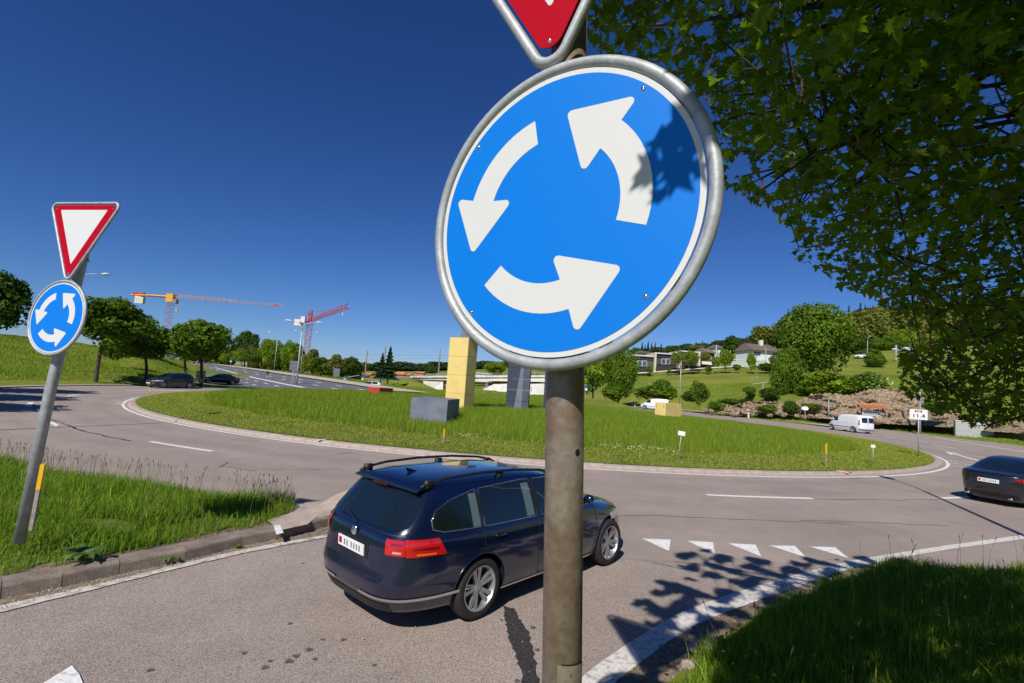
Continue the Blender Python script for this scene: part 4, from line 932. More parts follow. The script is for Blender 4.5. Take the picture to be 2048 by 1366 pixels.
def place_plate(root, x, z_, w_=.50, h_=.11, lean=.0):
    b = MB().box(-.006, .006, -w_/2, w_/2, -h_/2, h_/2); p = b.obj('number_plate', M['white_metal'], root); p.location = (x, 0, z_); p.rotation_euler = (0, lean, 0)
    MB().box(-.0075, .0075, w_/2-.075, w_/2-.02, -.03, .035).obj('shield', M['sign_red'], p)
    # the unreadable dark characters
    for k in range(6):
        y = w_/2-.13-k*.052-(.03 if k > 1 else 0); MB().box(-.0075, .0075, y-.013, y+.009, -.03, .03).obj('character', M['grey_metal'], p)
    return p
# near wagon
wt = [(.17, -2.24, 2.08, .78, 4, 3.2), (.24, -2.40, 2.22, .86, 4.5, 3.2), (.38, -2.46, 2.29, .895, 5, 3.2), (.50, -2.475, 2.30, .905, 5.5, 3.2), (.62, -2.45, 2.29, .91, 5.5, 3.0), (.70, -2.44, 2.25, .91, 5.5, 3.0), (.78, -2.435, 2.12, .908, 5.5, 3.0),
      (.86, -2.43, 1.80, .90, 5.5, 3.2), (.92, -2.42, 1.40, .885, 5.5, 4), (.97, -2.40, 1.10, .865, 5.5, 5), (1.02, -2.36, .98, .845, 6, 5.5), (1.10, -2.30, .84, .815, 6, 5.5), (1.20, -2.22, .66, .775, 6, 5.5), (1.30, -2.14, .46, .73, 6, 5.5), (1.37, -2.08, .28, .69, 6, 5),
      (1.42, -2.04, .08, .64, 5, 4.5), (1.455, -1.96, -.14, .56, 4, 4), (1.475, -1.80, -.40, .44, 3.5, 3.5), (1.487, -1.5, -.75, .25, 3, 3)]
ws = Shell(wt)
top = [(-2.05, 1.08), (-1.95, 1.21), (-1.75, 1.30), (-1.4, 1.365), (-.6, 1.395), (.0, 1.38), (.3, 1.30), (.6, 1.17), (.85, 1.05), (.92, 1.00)]
bot = [(-2.05, 1.05), (-1.9, 1.01), (-1.2, .985), (.2, .97), (.92, .96)]
def tail(s, zlo=.80, zhi=.985): return zlo, zhi
wspec = dict(wb=2.712, hw=.91, wr=.33, hi=True, res=(120, 72), chrome='chrome', mirror=(.80, 1.03),
    win=[('quarter_window', (-2.02, -1.38), bot, top), ('rear_door_window', (-1.33, -.42), bot, top), ('front_door_window', (-.33, .82), bot, top)],
    seams=[[(-.40, .97), (-.38, .6), (-.36, .28)], [(-1.36, .98), (-1.34, .80), (-1.12, .72)], [(.92, .93), (.98, .6), (.9, .28)], [(-.36, .28), (.9, .28)]],
    handles=[(-.22, .86), (-1.10, .87)],
    sidestrips=[('sill_trim', [(-1.0, .235, .255), (1.0, .235, .255)], 'chrome'), ('window_pillar', [(-.425, .985, 1.385), (-.33, .985, 1.385)], 'black'), ('window_pillar', [(-1.38, .99, 1.36), (-1.33, .99, 1.36)], 'black')],
    ends=[('rear_window', False, [(-.68, 1.06, 1.10), (-.64, 1.03, 1.34), (-.4, 1.02, 1.375), (0, 1.015, 1.385), (.4, 1.02, 1.375), (.64, 1.03, 1.34), (.68, 1.06, 1.10)], .006, 'glass'),
          ('windscreen', True, [(-.70, .99, 1.05), (-.62, .985, 1.34), (-.3, .98, 1.385), (.3, .98, 1.385), (.62, .985, 1.34), (.70, .99, 1.05)], .006, 'glass'),
          ('tailgate_seam', False, [(-.70, .985, .992), (.70, .985, .992)], .003, 'black'), ('plate_recess', False, [(-.30, .70, .85), (.30, .70, .85)], .003, 'black'), ('tailgate_seam', False, [(-.62, .595, .603), (.62, .595, .603)], .003, 'black'),
          ('bumper_insert', False, [(-.6, .22, .33), (.6, .22, .33)], .006, 'black'),
          ('number_plate_front', True, [(-.25, .42, .52), (.25, .42, .52)], .02, 'white_metal'), ('grille', True, [(-.38, .60, .68), (.38, .60, .68)], .006, 'black')],
    wraps=[('tail_lamp', R(117), R(146), .80, .965, .010, 'red_lens'), ('tail_lamp_inner', R(146.5), R(165), .81, .955, .009, 'red_lens'), ('bumper_trim', R(106), R(178), .365, .395, .010, 'chrome'),
           ('headlamp', R(28), R(58), .64, .74, .008, 'clear'), ('fog_lamp', R(14), R(32), .33, .40, .008, 'black'), ('bumper_seam', R(106), R(134), .70, .706, .002, 'black')])
wagon, wbody = vehicle('station_wagon', 'car', 'dark navy station wagon with roof rails passing right behind the brown sign pole', (.10, 7.31), R(47.7), ws, M['navy'], wspec)
place_plate(wagon, -2.455, .775, lean=R(-4))
M['glass_pale'] = mat('pale_reflection_glass', (.10, .14, .125), rough=.05, spec=.9, coat=.6); M['lens_white'] = mat('reverse_lens', (.55, .35, .35), rough=.1, coat=1.)
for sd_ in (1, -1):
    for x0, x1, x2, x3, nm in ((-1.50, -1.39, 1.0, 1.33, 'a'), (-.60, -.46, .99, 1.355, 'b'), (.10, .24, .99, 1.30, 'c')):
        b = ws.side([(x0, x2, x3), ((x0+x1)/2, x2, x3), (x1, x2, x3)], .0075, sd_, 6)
        b.obj('painted_reflection', M['glass_pale'], wagon, smooth=True)  # pale bands on the glass paint in reflections and the view through
    for (t0, t1, z0, z1, m_) in ((120, 140, .865, .885, 'red_dark'), (123, 137, .815, .830, 'amber'), (148, 160, .905, .925, 'red_dark'), (150, 158, .83, .85, 'lens_white')):
        b = ws.wrap(R(t0), R(t1), z0, z1, .0125, 12, 2)
        if sd_ < 0: b.v = [(v[0], -v[1], v[2]) for v in b.v]; b.f = [f[::-1] for f in b.f]
        b.obj('lamp_strip', M[m_], wagon, smooth=True)
for sd_ in (1, -1):
    pts = [(.28, 1.37), (.18, 1.415), (-.1, 1.465), (-.6, 1.505), (-1.2, 1.515), (-1.7, 1.495), (-2.0, 1.45), (-2.06, 1.425)]
    b = MB(); b.tube([(x, sd_*(.60-.03*abs(x+.8)*.4), z) for x, z in pts], [.012]+[.016]*6+[.012], 8)
    for x in (.1, -.85, -1.95): b.box(x-.05, x+.05, min(sd_*.56, sd_*.60), max(sd_*.56, sd_*.60), 1.40, 1.49 if x != .1 else 1.44)
    b.obj('roof_rail', M['black'], wagon, smooth=True)
b = MB(); cols = []
for i in range(13):
    y = -.60+i*.1; z = 1.435-.02*abs(y/.6)**2; b.v += [(-2.0, y, z+.01), (-2.17+.05*abs(y/.6)**2, y, z-.03), (-2.12+.05*abs(y/.6)**2, y, z-.055)]
for i in range(12):
    for j in range(2): b.f.append((i*3+j, i*3+j+1, i*3+j+4, i*3+j+3)); b.m.append(0)
b.obj('roof_spoiler', M['navy'], wagon, smooth=True)
b = MB().box(-2.165, -2.155, -.14, .14, 1.38, 1.392); b.obj('high_brake_lamp', M['red_dark'], wagon)
b = MB(); b.tube([(-2.43+.006, -.02, 1.0), (-2.37, .30, 1.09)], .008, 6); b.obj('rear_wiper', M['black'], wagon)
b = MB(); lathe = b.lathe([(0, .012), (.045, .010), (.052, 0)], 20, Matrix.Translation((-2.435, 0, .92))@Matrix.Rotation(R(-90), 4, 'Y')); b.obj('badge', M['chrome'], wagon, smooth=True)
b = MB(); b.v = [(-1.80, 0, 1.475), (-1.66, .025, 1.475), (-1.66, -.025, 1.475), (-1.83, 0, 1.53)]; b.f = [(0, 1, 3), (1, 2, 3), (2, 0, 3)]; b.m = [0]*3; b.obj('roof_antenna', M['navy'], wagon)
b = MB(); b.box(-1.9, 1.9, -.66, .66, .17, .24); b.obj('underbody', M['black'], wagon)
# generic cars
def lowspec(**k):
    d = dict(wb=2.65, hw=.89, wr=.32, res=(64, 40), mirror=(.78, .98),
        win=[('rear_side_window', (-1.35, -.40), bot, top), ('front_side_window', (-.32, .80), bot, top)],
        seams=[[(-.36, .97), (-.34, .3)], [(.9, .93), (.95, .3)]],
        ends=[('rear_window', False, [(-.62, 1.06, 1.10), (-.56, 1.0, 1.34), (.56, 1.0, 1.34), (.62, 1.06, 1.10)], .006, 'glass'), ('windscreen', True, [(-.68, .99, 1.05), (-.60, .985, 1.34), (.60, .985, 1.34), (.68, .99, 1.05)], .006, 'glass'),
              ('grille', True, [(-.45, .48, .64), (.45, .48, .64)], .006, 'black'), ('number_plate_front', True, [(-.25, .38, .47), (.25, .38, .47)], .02, 'white_metal')],
        wraps=[('tail_lamp', R(118), R(150), .78, .92, .008, 'red_lens'), ('headlamp', R(26), R(60), .62, .74, .008, 'clear')])
    d.update(k); return d
ht = [(.17, -1.95, 1.95, .78, 4, 3), (.38, -2.12, 2.16, .87, 5, 3), (.55, -2.15, 2.18, .89, 5, 3), (.70, -2.14, 2.12, .89, 5, 3), (.82, -2.12, 1.85, .88, 5, 3.2), (.93, -2.08, 1.30, .865, 5, 4), (1.0, -2.02, 1.0, .84, 5.5, 5), (1.15, -1.88, .76, .78, 5.5, 5),
      (1.30, -1.72, .46, .71, 5.5, 5), (1.38, -1.6, .22, .65, 5, 5), (1.43, -1.5, -.1, .54, 4, 4), (1.46, -1.1, -.5, .3, 3, 3)]
hs = Shell(ht)
st_ = [(.17, -2.2, 2.1, .78, 4, 3), (.38, -2.35, 2.3, .88, 4.5, 3), (.55, -2.38, 2.33, .905, 4.5, 3), (.70, -2.38, 2.28, .91, 4.5, 3), (.82, -2.37, 2.0, .905, 4.5, 3.2), (.90, -2.36, 1.5, .885, 4.5, 4), (.95, -2.28, 1.15, .86, 4.5, 5), (.99, -1.95, .98, .83, 4.5, 5), (1.08, -1.70, .82, .79, 4.5, 5),
       (1.20, -1.40, .58, .73, 4.5, 5), (1.30, -1.10, .34, .66, 4.5, 5), (1.36, -.85, .1, .58, 4, 4), (1.39, -.55, -.2, .4, 3, 3)]
ss = Shell(st_)
sed, _ = vehicle('dark_sedan', 'car', 'dark blue saloon with red tail lamps cut by the right edge of the frame', (16.65, 16.25), R(25), ss, M['darkcar'], lowspec(res=(96, 60), hi=True, wb=2.75, wr=.335, hw=.905, chrome='chrome',
    win=[('rear_side_window', (-1.25, -.40), [(-1.3, 1.03), (.9, .98)], [(-1.25, 1.10), (-1.0, 1.22), (-.5, 1.31), (-.3, 1.32)]), ('front_side_window', (-.32, .80), [(-1.3, 1.03), (.9, .98)], [(-.3, 1.32), (.1, 1.28), (.5, 1.15), (.82, 1.02)])],
    ends=[('rear_window', False, [(-.66, 1.01, 1.03), (-.56, 1.0, 1.28), (0, .995, 1.33), (.56, 1.0, 1.28), (.66, 1.01, 1.03)], .006, 'glass'), ('windscreen', True, [(-.66, .99, 1.05), (-.5, .985, 1.30), (.5, .985, 1.30), (.66, .99, 1.05)], .006, 'glass'),
          ('boot_seam', False, [(-.60, .61, .618), (.60, .61, .618)], .003, 'black'), ('diffuser', False, [(-.62, .24, .36), (.62, .24, .36)], .006, 'black'), ('boot_lip', False, [(-.75, .915, .935), (.75, .915, .935)], .02, 'black')],
    wraps=[('tail_lamp', R(112), R(146), .74, .86, .010, 'red_lens'), ('tail_lamp_inner', R(146.5), R(160), .76, .85, .009, 'red_dark'), ('headlamp', R(26), R(60), .62, .74, .008, 'clear')]))
place_plate(sed, -2.40, .71)
for y in (-.5, .5): b = MB(); b.tube([(-2.39, y-.05, .27), (-2.39, y+.05, .27)], .03, 10); b.obj('exhaust_tip', M['chrome'], sed, smooth=True)
hat, _ = vehicle('compact_car', 'car', 'dark grey compact car with a lit orange indicator in front of the left tree row', (-32.4, 48.6), R(252), hs, M['greycar'], lowspec(hw=.88))
MB().box(2.10, 2.16, .55, .72, .42, .47).obj('indicator', M['amber'], hat)
vehicle('low_car', 'car', 'dark car half hidden behind the tall island grass at the foot of the uphill road', (-38.0, 66.5), R(222), ss, M['darkcar'], lowspec(wb=2.75, hw=.9))
vehicle('white_hatchback', 'car', 'small white car behind the red sculpture box', (-25.0, 91.0), R(195), hs, M['whitecar'], lowspec(hw=.88))
vt = [(.2, -2.35, 2.25, .86, 5, 3), (.40, -2.45, 2.42, .93, 6, 3), (.60, -2.46, 2.44, .95, 7, 3), (.85, -2.46, 2.30, .95, 7, 3.2), (1.0, -2.46, 2.0, .95, 7, 3.6), (1.12, -2.45, 1.62, .945, 7, 4.5), (1.3, -2.44, 1.38, .925, 7, 5), (1.5, -2.42, 1.10, .90, 7, 5), (1.7, -2.38, .80, .87, 7, 5),
      (1.82, -2.33, .50, .82, 6, 5), (1.89, -2.2, .2, .74, 5, 4), (1.92, -1.8, -.3, .5, 3, 3)]
vs_ = Shell(vt)
vspec = lambda: dict(wb=3.0, hw=.945, wr=.33, res=(80, 48), mirror=(1.35, 1.25), win=[('cab_window', (.55, 1.42), [(.5, 1.12), (1.5, 1.15)], [(.5, 1.66), (.85, 1.64), (1.1, 1.50), (1.42, 1.22)])],
    seams=[[(.5, 1.75), (.5, .35)], [(-.6, 1.72), (-.6, .5)], [(-.6, .95), (.5, .95)]], sidestrips=[('rub_strip', [(-2.0, .52, .60), (1.9, .52, .60)], 'grey_metal')],
    ends=[('windscreen', True, [(-.80, 1.16, 1.2), (-.7, 1.14, 1.72), (.7, 1.14, 1.72), (.80, 1.16, 1.2)], .008, 'glass'), ('rear_door_window', False, [(-.70, 1.12, 1.62), (-.07, 1.12, 1.66)], .008, 'glass'), ('rear_door_window', False, [(.07, 1.12, 1.66), (.70, 1.12, 1.62)], .008, 'glass'), ('door_seam', False, [(-.012, .45, 1.8), (.012, .45, 1.8)], .004, 'black'),
          ('rear_bumper', False, [(-.86, .30, .46), (.86, .30, .46)], .04, 'grey_metal'), ('number_plate', False, [(-.30, .72, .83), (.22, .72, .83)], .012, 'white_metal'), ('grille', True, [(-.5, .62, .76), (.5, .62, .76)], .01, 'black')],
    wraps=[('tail_lamp', R(126), R(138), .85, 1.35, .012, 'red_lens'), ('headlamp', R(30), R(52), .76, .95, .01, 'clear')])
vehicle('white_van', 'van', 'white panel van leaving the roundabout on the right with its rear doors showing', (37.6, 55.6), R(98), vs_, M['whitecar'], vspec())
v2 = W(1310, 812, 86); vehicle('white_van', 'van', 'white van in the distance with its back hidden behind the low yellow sculpture box', (v2[0], v2[1]), R(150), vs_, M['whitecar'], vspec())
for (px, py, dp, yw, c, lb) in ((1723, 717, 150, 170, 'whitecar', 'tiny white car parked on the hillside lane right of the big tree'), (1812, 702, 163, 190, 'whitecar', 'small pale car higher up the hillside lane, partly behind the hanging maple leaves')):
    p = W(px, py, dp); z = float(ztl([(p[0], p[1])])[0]); vehicle('small_car', 'car', lb, (p[0], p[1]), R(yw), hs, M[c], lowspec(hw=.88, res=(40, 24)), z=z+.05)

# ------------------------------------------------------------------ sculpture
def box_thing(name, label, px_pts, dep, h, m, seams=0, z=.25):
    pass
def panel_tower(name, label, foot, yaw, wx, wy, h, m, nlev, z0=.15, cat='sculpture', holes=False, group=None, nx=1):
    root = empty(name, (foot[0], foot[1], z0), yaw, label, cat, group)
    MB().box(-wx/2+.03, wx/2-.03, -wy/2+.03, wy/2-.03, 0, h-.03).obj('core', M['black'], root)
    me = {}
    for i in range(nlev):
        z0_, z1_ = h*i/nlev+.007, h*(i+1)/nlev-.007
        for (dx, dy, ax) in ((0, -1, 'x'), (0, 1, 'x'), (-1, 0, 'y'), (1, 0, 'y')):
            n_ = nx if ax == 'x' else 1
            for q in range(n_):
                if ax == 'x': a = -wx/2+wx*q/n_+.005; c = -wx/2+wx*(q+1)/n_-.005; y = dy*wy/2; MB().box(a, c, min(y, y-dy*.04), max(y, y-dy*.04), z0_, z1_).obj('panel', m, root)
                else: x = dx*wx/2; MB().box(min(x, x-dx*.04), max(x, x-dx*.04), -wy/2+.041, wy/2-.041, z0_, z1_).obj('panel', m, root)
    MB().box(-wx/2, wx/2, -wy/2, wy/2, h-.006, h+.02).obj('top_panel', m, root)
    return root
def by_corner(name, label, near, zb, pxl, pxr, yaw, top, m, nlev, bury, **k):
    """near bottom corner seen at photo point near; sides sized so that they end at pxl and pxr; top: photo row of the upper near corner"""
    B = G(near[0], near[1], zb); u = np.array([math.cos(yaw), math.sin(yaw), 0]); v = np.array([-math.sin(yaw), math.cos(yaw), 0])
    def solve(d, tgt, sg):
        lo, hi = .05, 12.
        for _ in range(40):
            mid = (lo+hi)/2; x = proj(B+d*mid)[0][0]
            if (x-tgt)*sg < 0: lo = mid
            else: hi = mid
        return lo
    wx = solve(-u, pxl, -1); wy = solve(v, pxr, 1)
    lo, hi = .1, 20.
    for _ in range(40):
        mid = (lo+hi)/2
        if proj(B+[0, 0, mid])[0][1] > top: lo = mid
        else: hi = mid
    c = B-u*wx/2+v*wy/2; return panel_tower(name, label, (c[0], c[1]), yaw, wx, wy, lo+bury, m, nlev, z0=zb-bury, group='coloured sculpture blocks on the roundabout', **k), (wx, wy, B, lo)
yt, (ywx, ywy, YB, yh) = by_corner('yellow_tower', 'tall pale yellow panelled block left of the big blue sign', (927.4, 812), .86, 889.5, 946.5, R(-27), 676, M['yellow'], 4, .5)
c_ = YB+np.array([.35, .75, 0]); panel_tower('grey_slab', 'grey block resting on top of the yellow tower behind the sign rim', (c_[0], c_[1]), R(-27), 1.5, 1.3, 1.6, M['slate'], 1, z0=YB[2]+yh+.022, group='coloured sculpture blocks on the roundabout')
by_corner('grey_box', 'low slate grey box standing in the meadow below the yellow tower', (893, 838), .62, 819.5, 917, R(-6), 801, M['slate'], 1, .45)
def leaning_leg(name, label, px0, dep, m1, m2):
    o0 = W(px0, 812, dep); root = empty(name, (o0[0], o0[1], .45), R(-8), label, 'sculpture', 'coloured sculpture blocks on the roundabout')
    H = 5.2; k = 6; sc = .64
    for i in range(k):
        za, zb = H*i/k+.01, H*(i+1)/k-.01
        f0, f1 = za/H, zb/H
        # dark wedge stands in for the cast shadow, pale square pillar on the right
        b = MB(); q = lambda f: [(a_*sc, b_*sc) for a_, b_ in ((0, 0), (1.0+.9*f, 0), (1.0+.9*f, 1.7), (0, 1.7))]
        v = [(x, y, za) for x, y in q(f0)]+[(x, y, zb) for x, y in q(f1)]; b.add(v, [(3, 2, 1, 0), (4, 5, 6, 7), (0, 1, 5, 4), (1, 2, 6, 5), (2, 3, 7, 6), (3, 0, 4, 7)]); b.obj('shadow_panel', m1, root)
        b = MB(); q = lambda f: [(a_*sc, b_*sc) for a_, b_ in ((1.02+.9*f, -.2), (2.0, -.35), (2.75, .4), (2.75, 1.6), (1.02+.9*f, 1.6))]
        n = 5; v = [(x, y, za) for x, y in q(f0)]+[(x, y, zb) for x, y in q(f1)]; b.add(v, [tuple(range(n))[::-1], tuple(range(n, 2*n))]+[(j, (j+1) % n, n+(j+1) % n, n+j) for j in range(n)]); b.obj('panel', m2, root)
leaning_leg('navy_leg', 'navy and slate leg of the sculpture with its cast shadow built in dark, just left of the brown pole', 1011, 40, M['slate_shadow'], M['slate'])
leaning_leg('navy_leg', 'navy leg of the sculpture with its cast shadow built in dark, mostly hidden by the brown pole', 1086, 40.3, M['slate_shadow'], M['slate'])
by_corner('red_box', 'low bright red box far back on the roundabout meadow', (758.5, 786), .85, 735.5, 785.5, R(-14), 776.5, M['redbox'], 1, .4)
ybx, (bwx, bwy, _, bh_) = by_corner('yellow_box', 'low pale yellow box with two round holes in front of the distant white van', (1331, 829), .62, 1309.5, 1363, R(-50), 806.5, M['yellow'], 1, .4)
for x in (-.38*bwx, .28*bwx):
    b = MB(); b.lathe([(0, -.0), (.05, -.0), (.055, -.0)], 16, Matrix.Translation((x, -bwy/2-.003, .4+bh_*.68))@Matrix.Rotation(R(90), 4, 'X')); b.obj('round_hole', M['black'], ybx)

# ------------------------------------------------------------------ posts, small signs, lamps
def post(px, py, z, h, label, lean=0, s=.05, yellow=.45, group='yellow topped marker posts'):
    g = G(px, py, z); root = empty('marker_post', tuple(g), 0, label, 'marker post', group)
    MB().box(-s/2, s/2, -s/2, s/2, -.1, h*(1-yellow)).obj('shaft', M['post_wood'], root); MB().box(-s/2-.002, s/2+.002, -s/2-.002, s/2+.002, h*(1-yellow)+.001, h).obj('yellow_cap', M['post_yellow'], root)
    root.rotation_euler = (0, lean, .4); return root
post(886, 890, .15, .60, 'yellow topped post on the mown strip above the wagon roof')
post(1652, 933, .14, .92, 'yellow topped post by the orange kerb mark at the right end of the island')
post(297, 799, .14, .72, 'yellow topped post at the left tip of the island kerb')
p0 = W(66, 1038, 5.75); r_ = post(66, 1038, p0[2]-.02, .62, 'yellow topped post close beside the leaning grey sign pole', s=.036); r_.location = p0-np.array([0, 0, .02]); r_.rotation_euler = (0, R(2), .3)
def small_sign(px, py, z, h, w_, hh, lean, label, lines=None, face='white_metal', pr=.018, tiltx=0):
    g = G(px, py, z); root = empty('small_sign', tuple(g), 0, label, 'small sign'); b = MB(); b.tube([(0, 0, -.1), (0, 0, h)], pr, 10); b.obj('post', M['galv'], root, smooth=True)
    p = MB().box(-w_/2, w_/2, -.012, -.002, h-hh, h).obj('plate', M[face], root); p.location.y = -pr
    root.rotation_euler = (0, lean, math.atan2(-g[0], g[1])); return root
small_sign(1355, 922, .16, 1.12, .25, .16, R(6), 'small white tilted tag sign on a leaning stake in the island grass')
small_sign(1746, 930, .16, .88, .16, .13, 0, 'tiny white tag on a short stake near the right end of the island')
small_sign(1743, 868, .2, .62, .05, .08, 0, 'bare grey stake behind the right tip of the island grass', face='galv')
big = G(1837, 912, .14); root = empty('kilometre_sign', tuple(big), math.atan2(-big[0], big[1])+R(4), 'white kilometre sign reading 11.4 on a grey post at the right island tip', 'sign')
b = MB(); b.tube([(0, 0, -.1), (0, 0, 2.55)], .03, 12); b.obj('post', M['galv'], root, smooth=True)
pl = MB().box(-.40, .40, -.052, -.032, 2.05, 2.62).obj('plate', M['white_metal'], root)
MB().box(-.16, .16, -.056, -.053, 2.46, 2.57).obj('red_badge', M['sign_red'], pl)
def text_on(s, size, x, z, y, parent, m, name='lettering', rx=90, sx=1):
    cu = bpy.data.curves.new(name, 'FONT'); cu.body = s; cu.size = size; cu.align_x = 'CENTER'; cu.resolution_u = 3; cu.offset = .004
    o = bpy.data.objects.new(name, cu); COL.objects.link(o); me = bpy.data.meshes.new_from_object(o.evaluated_get(bpy.context.evaluated_depsgraph_get())); bpy.data.objects.remove(o)
    me.materials.append(m); o = link(name, me, parent); o.location = (x, y, z); o.rotation_euler = (R(rx), 0, 0); o.scale = (sx, 1, 1); return o
text_on('11.4', .30, 0, 2.16, -.0535, pl, M['sign_black'], sx=1.15)
text_on('H20', .10, 0, 2.475, -.0575, pl, M['white_metal'])
def lamp(foot, h, arms, label, group='street lamps', r0=.085, headl=.75):
    root = empty('street_lamp', foot, 0, label, 'street lamp', group)
    fork = h*.86; b = MB(); b.tube([(0, 0, -.2), (0, 0, fork*.5), (0, 0, fork)], [r0, r0*.8, r0*.6], 12); b.obj('pole', M['pole_grey'], root, smooth=True)
    for (a, L_) in arms:
        c, s = math.cos(a), math.sin(a); pts = [(0, 0, fork), (.05*L_*c, .05*L_*s, fork+(h-fork)*.45), (.3*L_*c, .3*L_*s, fork+(h-fork)*.8), (L_*.65*c, L_*.65*s, h-.02*h/8), (L_*c, L_*s, h)]
        b = MB(); b.tube(pts, r0*.42, 8); arm = b.obj('arm', M['pole_grey'], root, smooth=True)
        Mh = Matrix.Translation((L_*c, L_*s, h))@Matrix.Rotation(a, 4, 'Z')@Matrix.Rotation(R(-6), 4, 'Y')
        b = MB(); b.v = []; secs = [(0, .07, .06), (.12, .14, .12), (.45, .2, .17), (.8, .17, .13), (1.0, .07, .05)]
        for (t, ww, hh) in secs:
            for k in range(10): th = 2*math.pi*k/10; b.v.append(tuple(Mh@Vector((t*headl, ww*math.cos(th), hh*math.sin(th)*(.5 if math.sin(th) < 0 else 1)))))
        for i in range(4):
            for k in range(10): b.f.append((i*10+k, i*10+(k+1) % 10, (i+1)*10+(k+1) % 10, (i+1)*10+k)); b.m.append(0)
        b.f += [tuple(range(10))[::-1], tuple(range(40, 50))]; b.m += [0, 0]; b.obj('lamp_head', M['roof_pale'], arm, smooth=True)
    return root
def toward(px0, dep0, px1, dep1): a = W(px0, 700, dep0); b_ = W(px1, 700, dep1); return math.atan2(b_[1]-a[1], b_[0]-a[0])
g = W(592, 775, 77); lamp((g[0], g[1], .15), 9.8, [(R(178), 1.7), (R(2), 1.9)], 'tall twin armed street lamp behind the roundabout in front of the red crane', r0=.14, headl=1.1)
g = W(115, 768, 47); lamp((g[0], g[1], .1), 10.2, [(R(10), 2.3)], 'single armed street lamp rising behind the left sign triangle')
g = W(1840, 859, 62); lamp((g[0], g[1], .2), 10.0, [(R(170), 2.4)], 'tall street lamp at right with its arm showing beside the maple leaves', r0=.13)
g = W(1359, 808, 92); lamp((g[0], g[1], .8), 9.6, [(R(200), 1.0)], 'slender street lamp behind the yellow box in front of the flat roofed houses', headl=.5)
g = W(548, 742, 125); lamp((g[0], g[1], 1.8), 9.6, [(R(185), 1.7)], 'distant street lamp above the row of trees, furthest left of the far lamps')
g = W(600, 752, 122); lamp((g[0], g[1], 1.4), 10.5, [(R(182), 1.8), (R(2), 2.6)], 'far street lamp seen just behind the twin armed lamp')
lamp((-17.6, 12.8, 0.05), 10, [(R(95), 1.6)], 'street lamp just outside the left edge whose shadow crosses the road'); lamp((10.6, 8.8, .3), 9.6, [(R(80), 1.0)], 'street lamp just outside the right edge whose shadow crosses the lane')
g = W(1735, 703, 140); z = float(ztl([(g[0], g[1])])[0]); lamp((g[0], g[1], z), 7.5, [(R(10), .6)], 'short pale street lamp among bushes on the hillside right of the big tree', headl=.4)

# ------------------------------------------------------------------ trees
def crown_mesh(seed, nb=26, nl=5200, ls=.075, matn=None, flat_=.9, name='crown', br=(.26, .42), low=-.75):
    g = np.random.default_rng(seed); B = []
    while len(B) < nb:
        p = g.uniform(-1, 1, 3); r_ = np.linalg.norm(p)
        if r_ > 1 or r_ < .25 or p[2] < low: continue
        B.append(p/r_*(.42+.33*g.random())*np.array([1, 1, flat_]))
    B = np.array(B); rb = g.uniform(br[0], br[1], nb); k = g.integers(0, nb, nl)
    d = g.normal(size=(nl, 3)); d[:, 2] += .25; d /= np.linalg.norm(d, axis=1)[:, None]
    C = B[k]+d*(rb[k]*(.80+.32*g.random(nl)))[:, None]
    nr = d+g.normal(size=(nl, 3))*.55; nr /= np.linalg.norm(nr, axis=1)[:, None]
    a = np.cross(nr, g.normal(size=(nl, 3))); a /= np.linalg.norm(a, axis=1)[:, None]; b = np.cross(nr, a)
    s = ls*g.uniform(.5, 1.2, nl)[:, None]
    V = np.stack([C-a*s, C-b*s*.6+a*s*.1, C+a*s, C+b*s*.6-a*s*.1], 1).reshape(-1, 3); F = np.arange(4*nl).reshape(nl, 4)
    bt = .8+.4*g.random(nb); t = (bt[k]*(.8+.4*g.random(nl)))[:, None]*np.array([1, 1, 1.])
    return bigmesh(name, V, F, matn, np.repeat(t, 4, axis=0))
def conifer_mesh(seed, nl=2600, matn=None):
    g = np.random.default_rng(seed); h = g.random(nl)**1.3; rad = (1-h)*(.75+.35*np.sin(h*55))*g.uniform(.35, 1, nl)**.5; a = g.random(nl)*2*np.pi
    C = np.stack([rad*np.cos(a), rad*np.sin(a), h*2-1-rad*.18], 1); out = np.stack([np.cos(a), np.sin(a), -.35+0*a], 1); side = np.stack([-np.sin(a), np.cos(a), g.normal(size=nl)*.3], 1)
    s = (.10+.12*(1-h))[:, None]*g.uniform(.6, 1.2, (nl, 1)); V = np.stack([C-out*s, C-side*s*.45, C+out*s, C+side*s*.45+[0, 0, .02]], 1).reshape(-1, 3)
    t = (.7+.6*g.random(nl))[:, None]*np.ones(3); return bigmesh('crown', V, np.arange(4*nl).reshape(nl, 4), matn, np.repeat(t, 4, axis=0))
CR = {}
for kk, (mn, nb, nl, ls) in {'round': ('green', 30, 6500, .072), 'round2': ('green', 26, 6500, .070), 'bright': ('bright', 34, 9000, .058), 'bright2': ('bright', 30, 8000, .060), 'deep': ('deep', 26, 5000, .08), 'olive': ('olive', 26, 4500, .08), 'big': ('green', 46, 15000, .046), 'bush': ('green', 22, 3500, .09), 'dense': ('bright', 60, 6000, .07), 'brown': ('brown', 24, 3000, .09), 'far': ('far', 20, 1400, .14), 'fargreen': ('olive', 20, 1400, .14), 'lime': ('lime', 50, 3500, .08), 'hedge': ('green', 40, 3500, .09)}.items():
    CR[kk] = crown_mesh(hash(kk) % 1000 if False else sum(map(ord, kk)), nb, nl, ls, FOL[mn], br=(.16, .24) if kk == 'dense' else (.26, .42), low=-1 if kk in ('bush', 'hedge', 'dense', 'lime') else -.75)
for i in range(3): CR['con%d' % i] = conifer_mesh(50+i, 2600 if i < 2 else 900, FOL['conifer'])
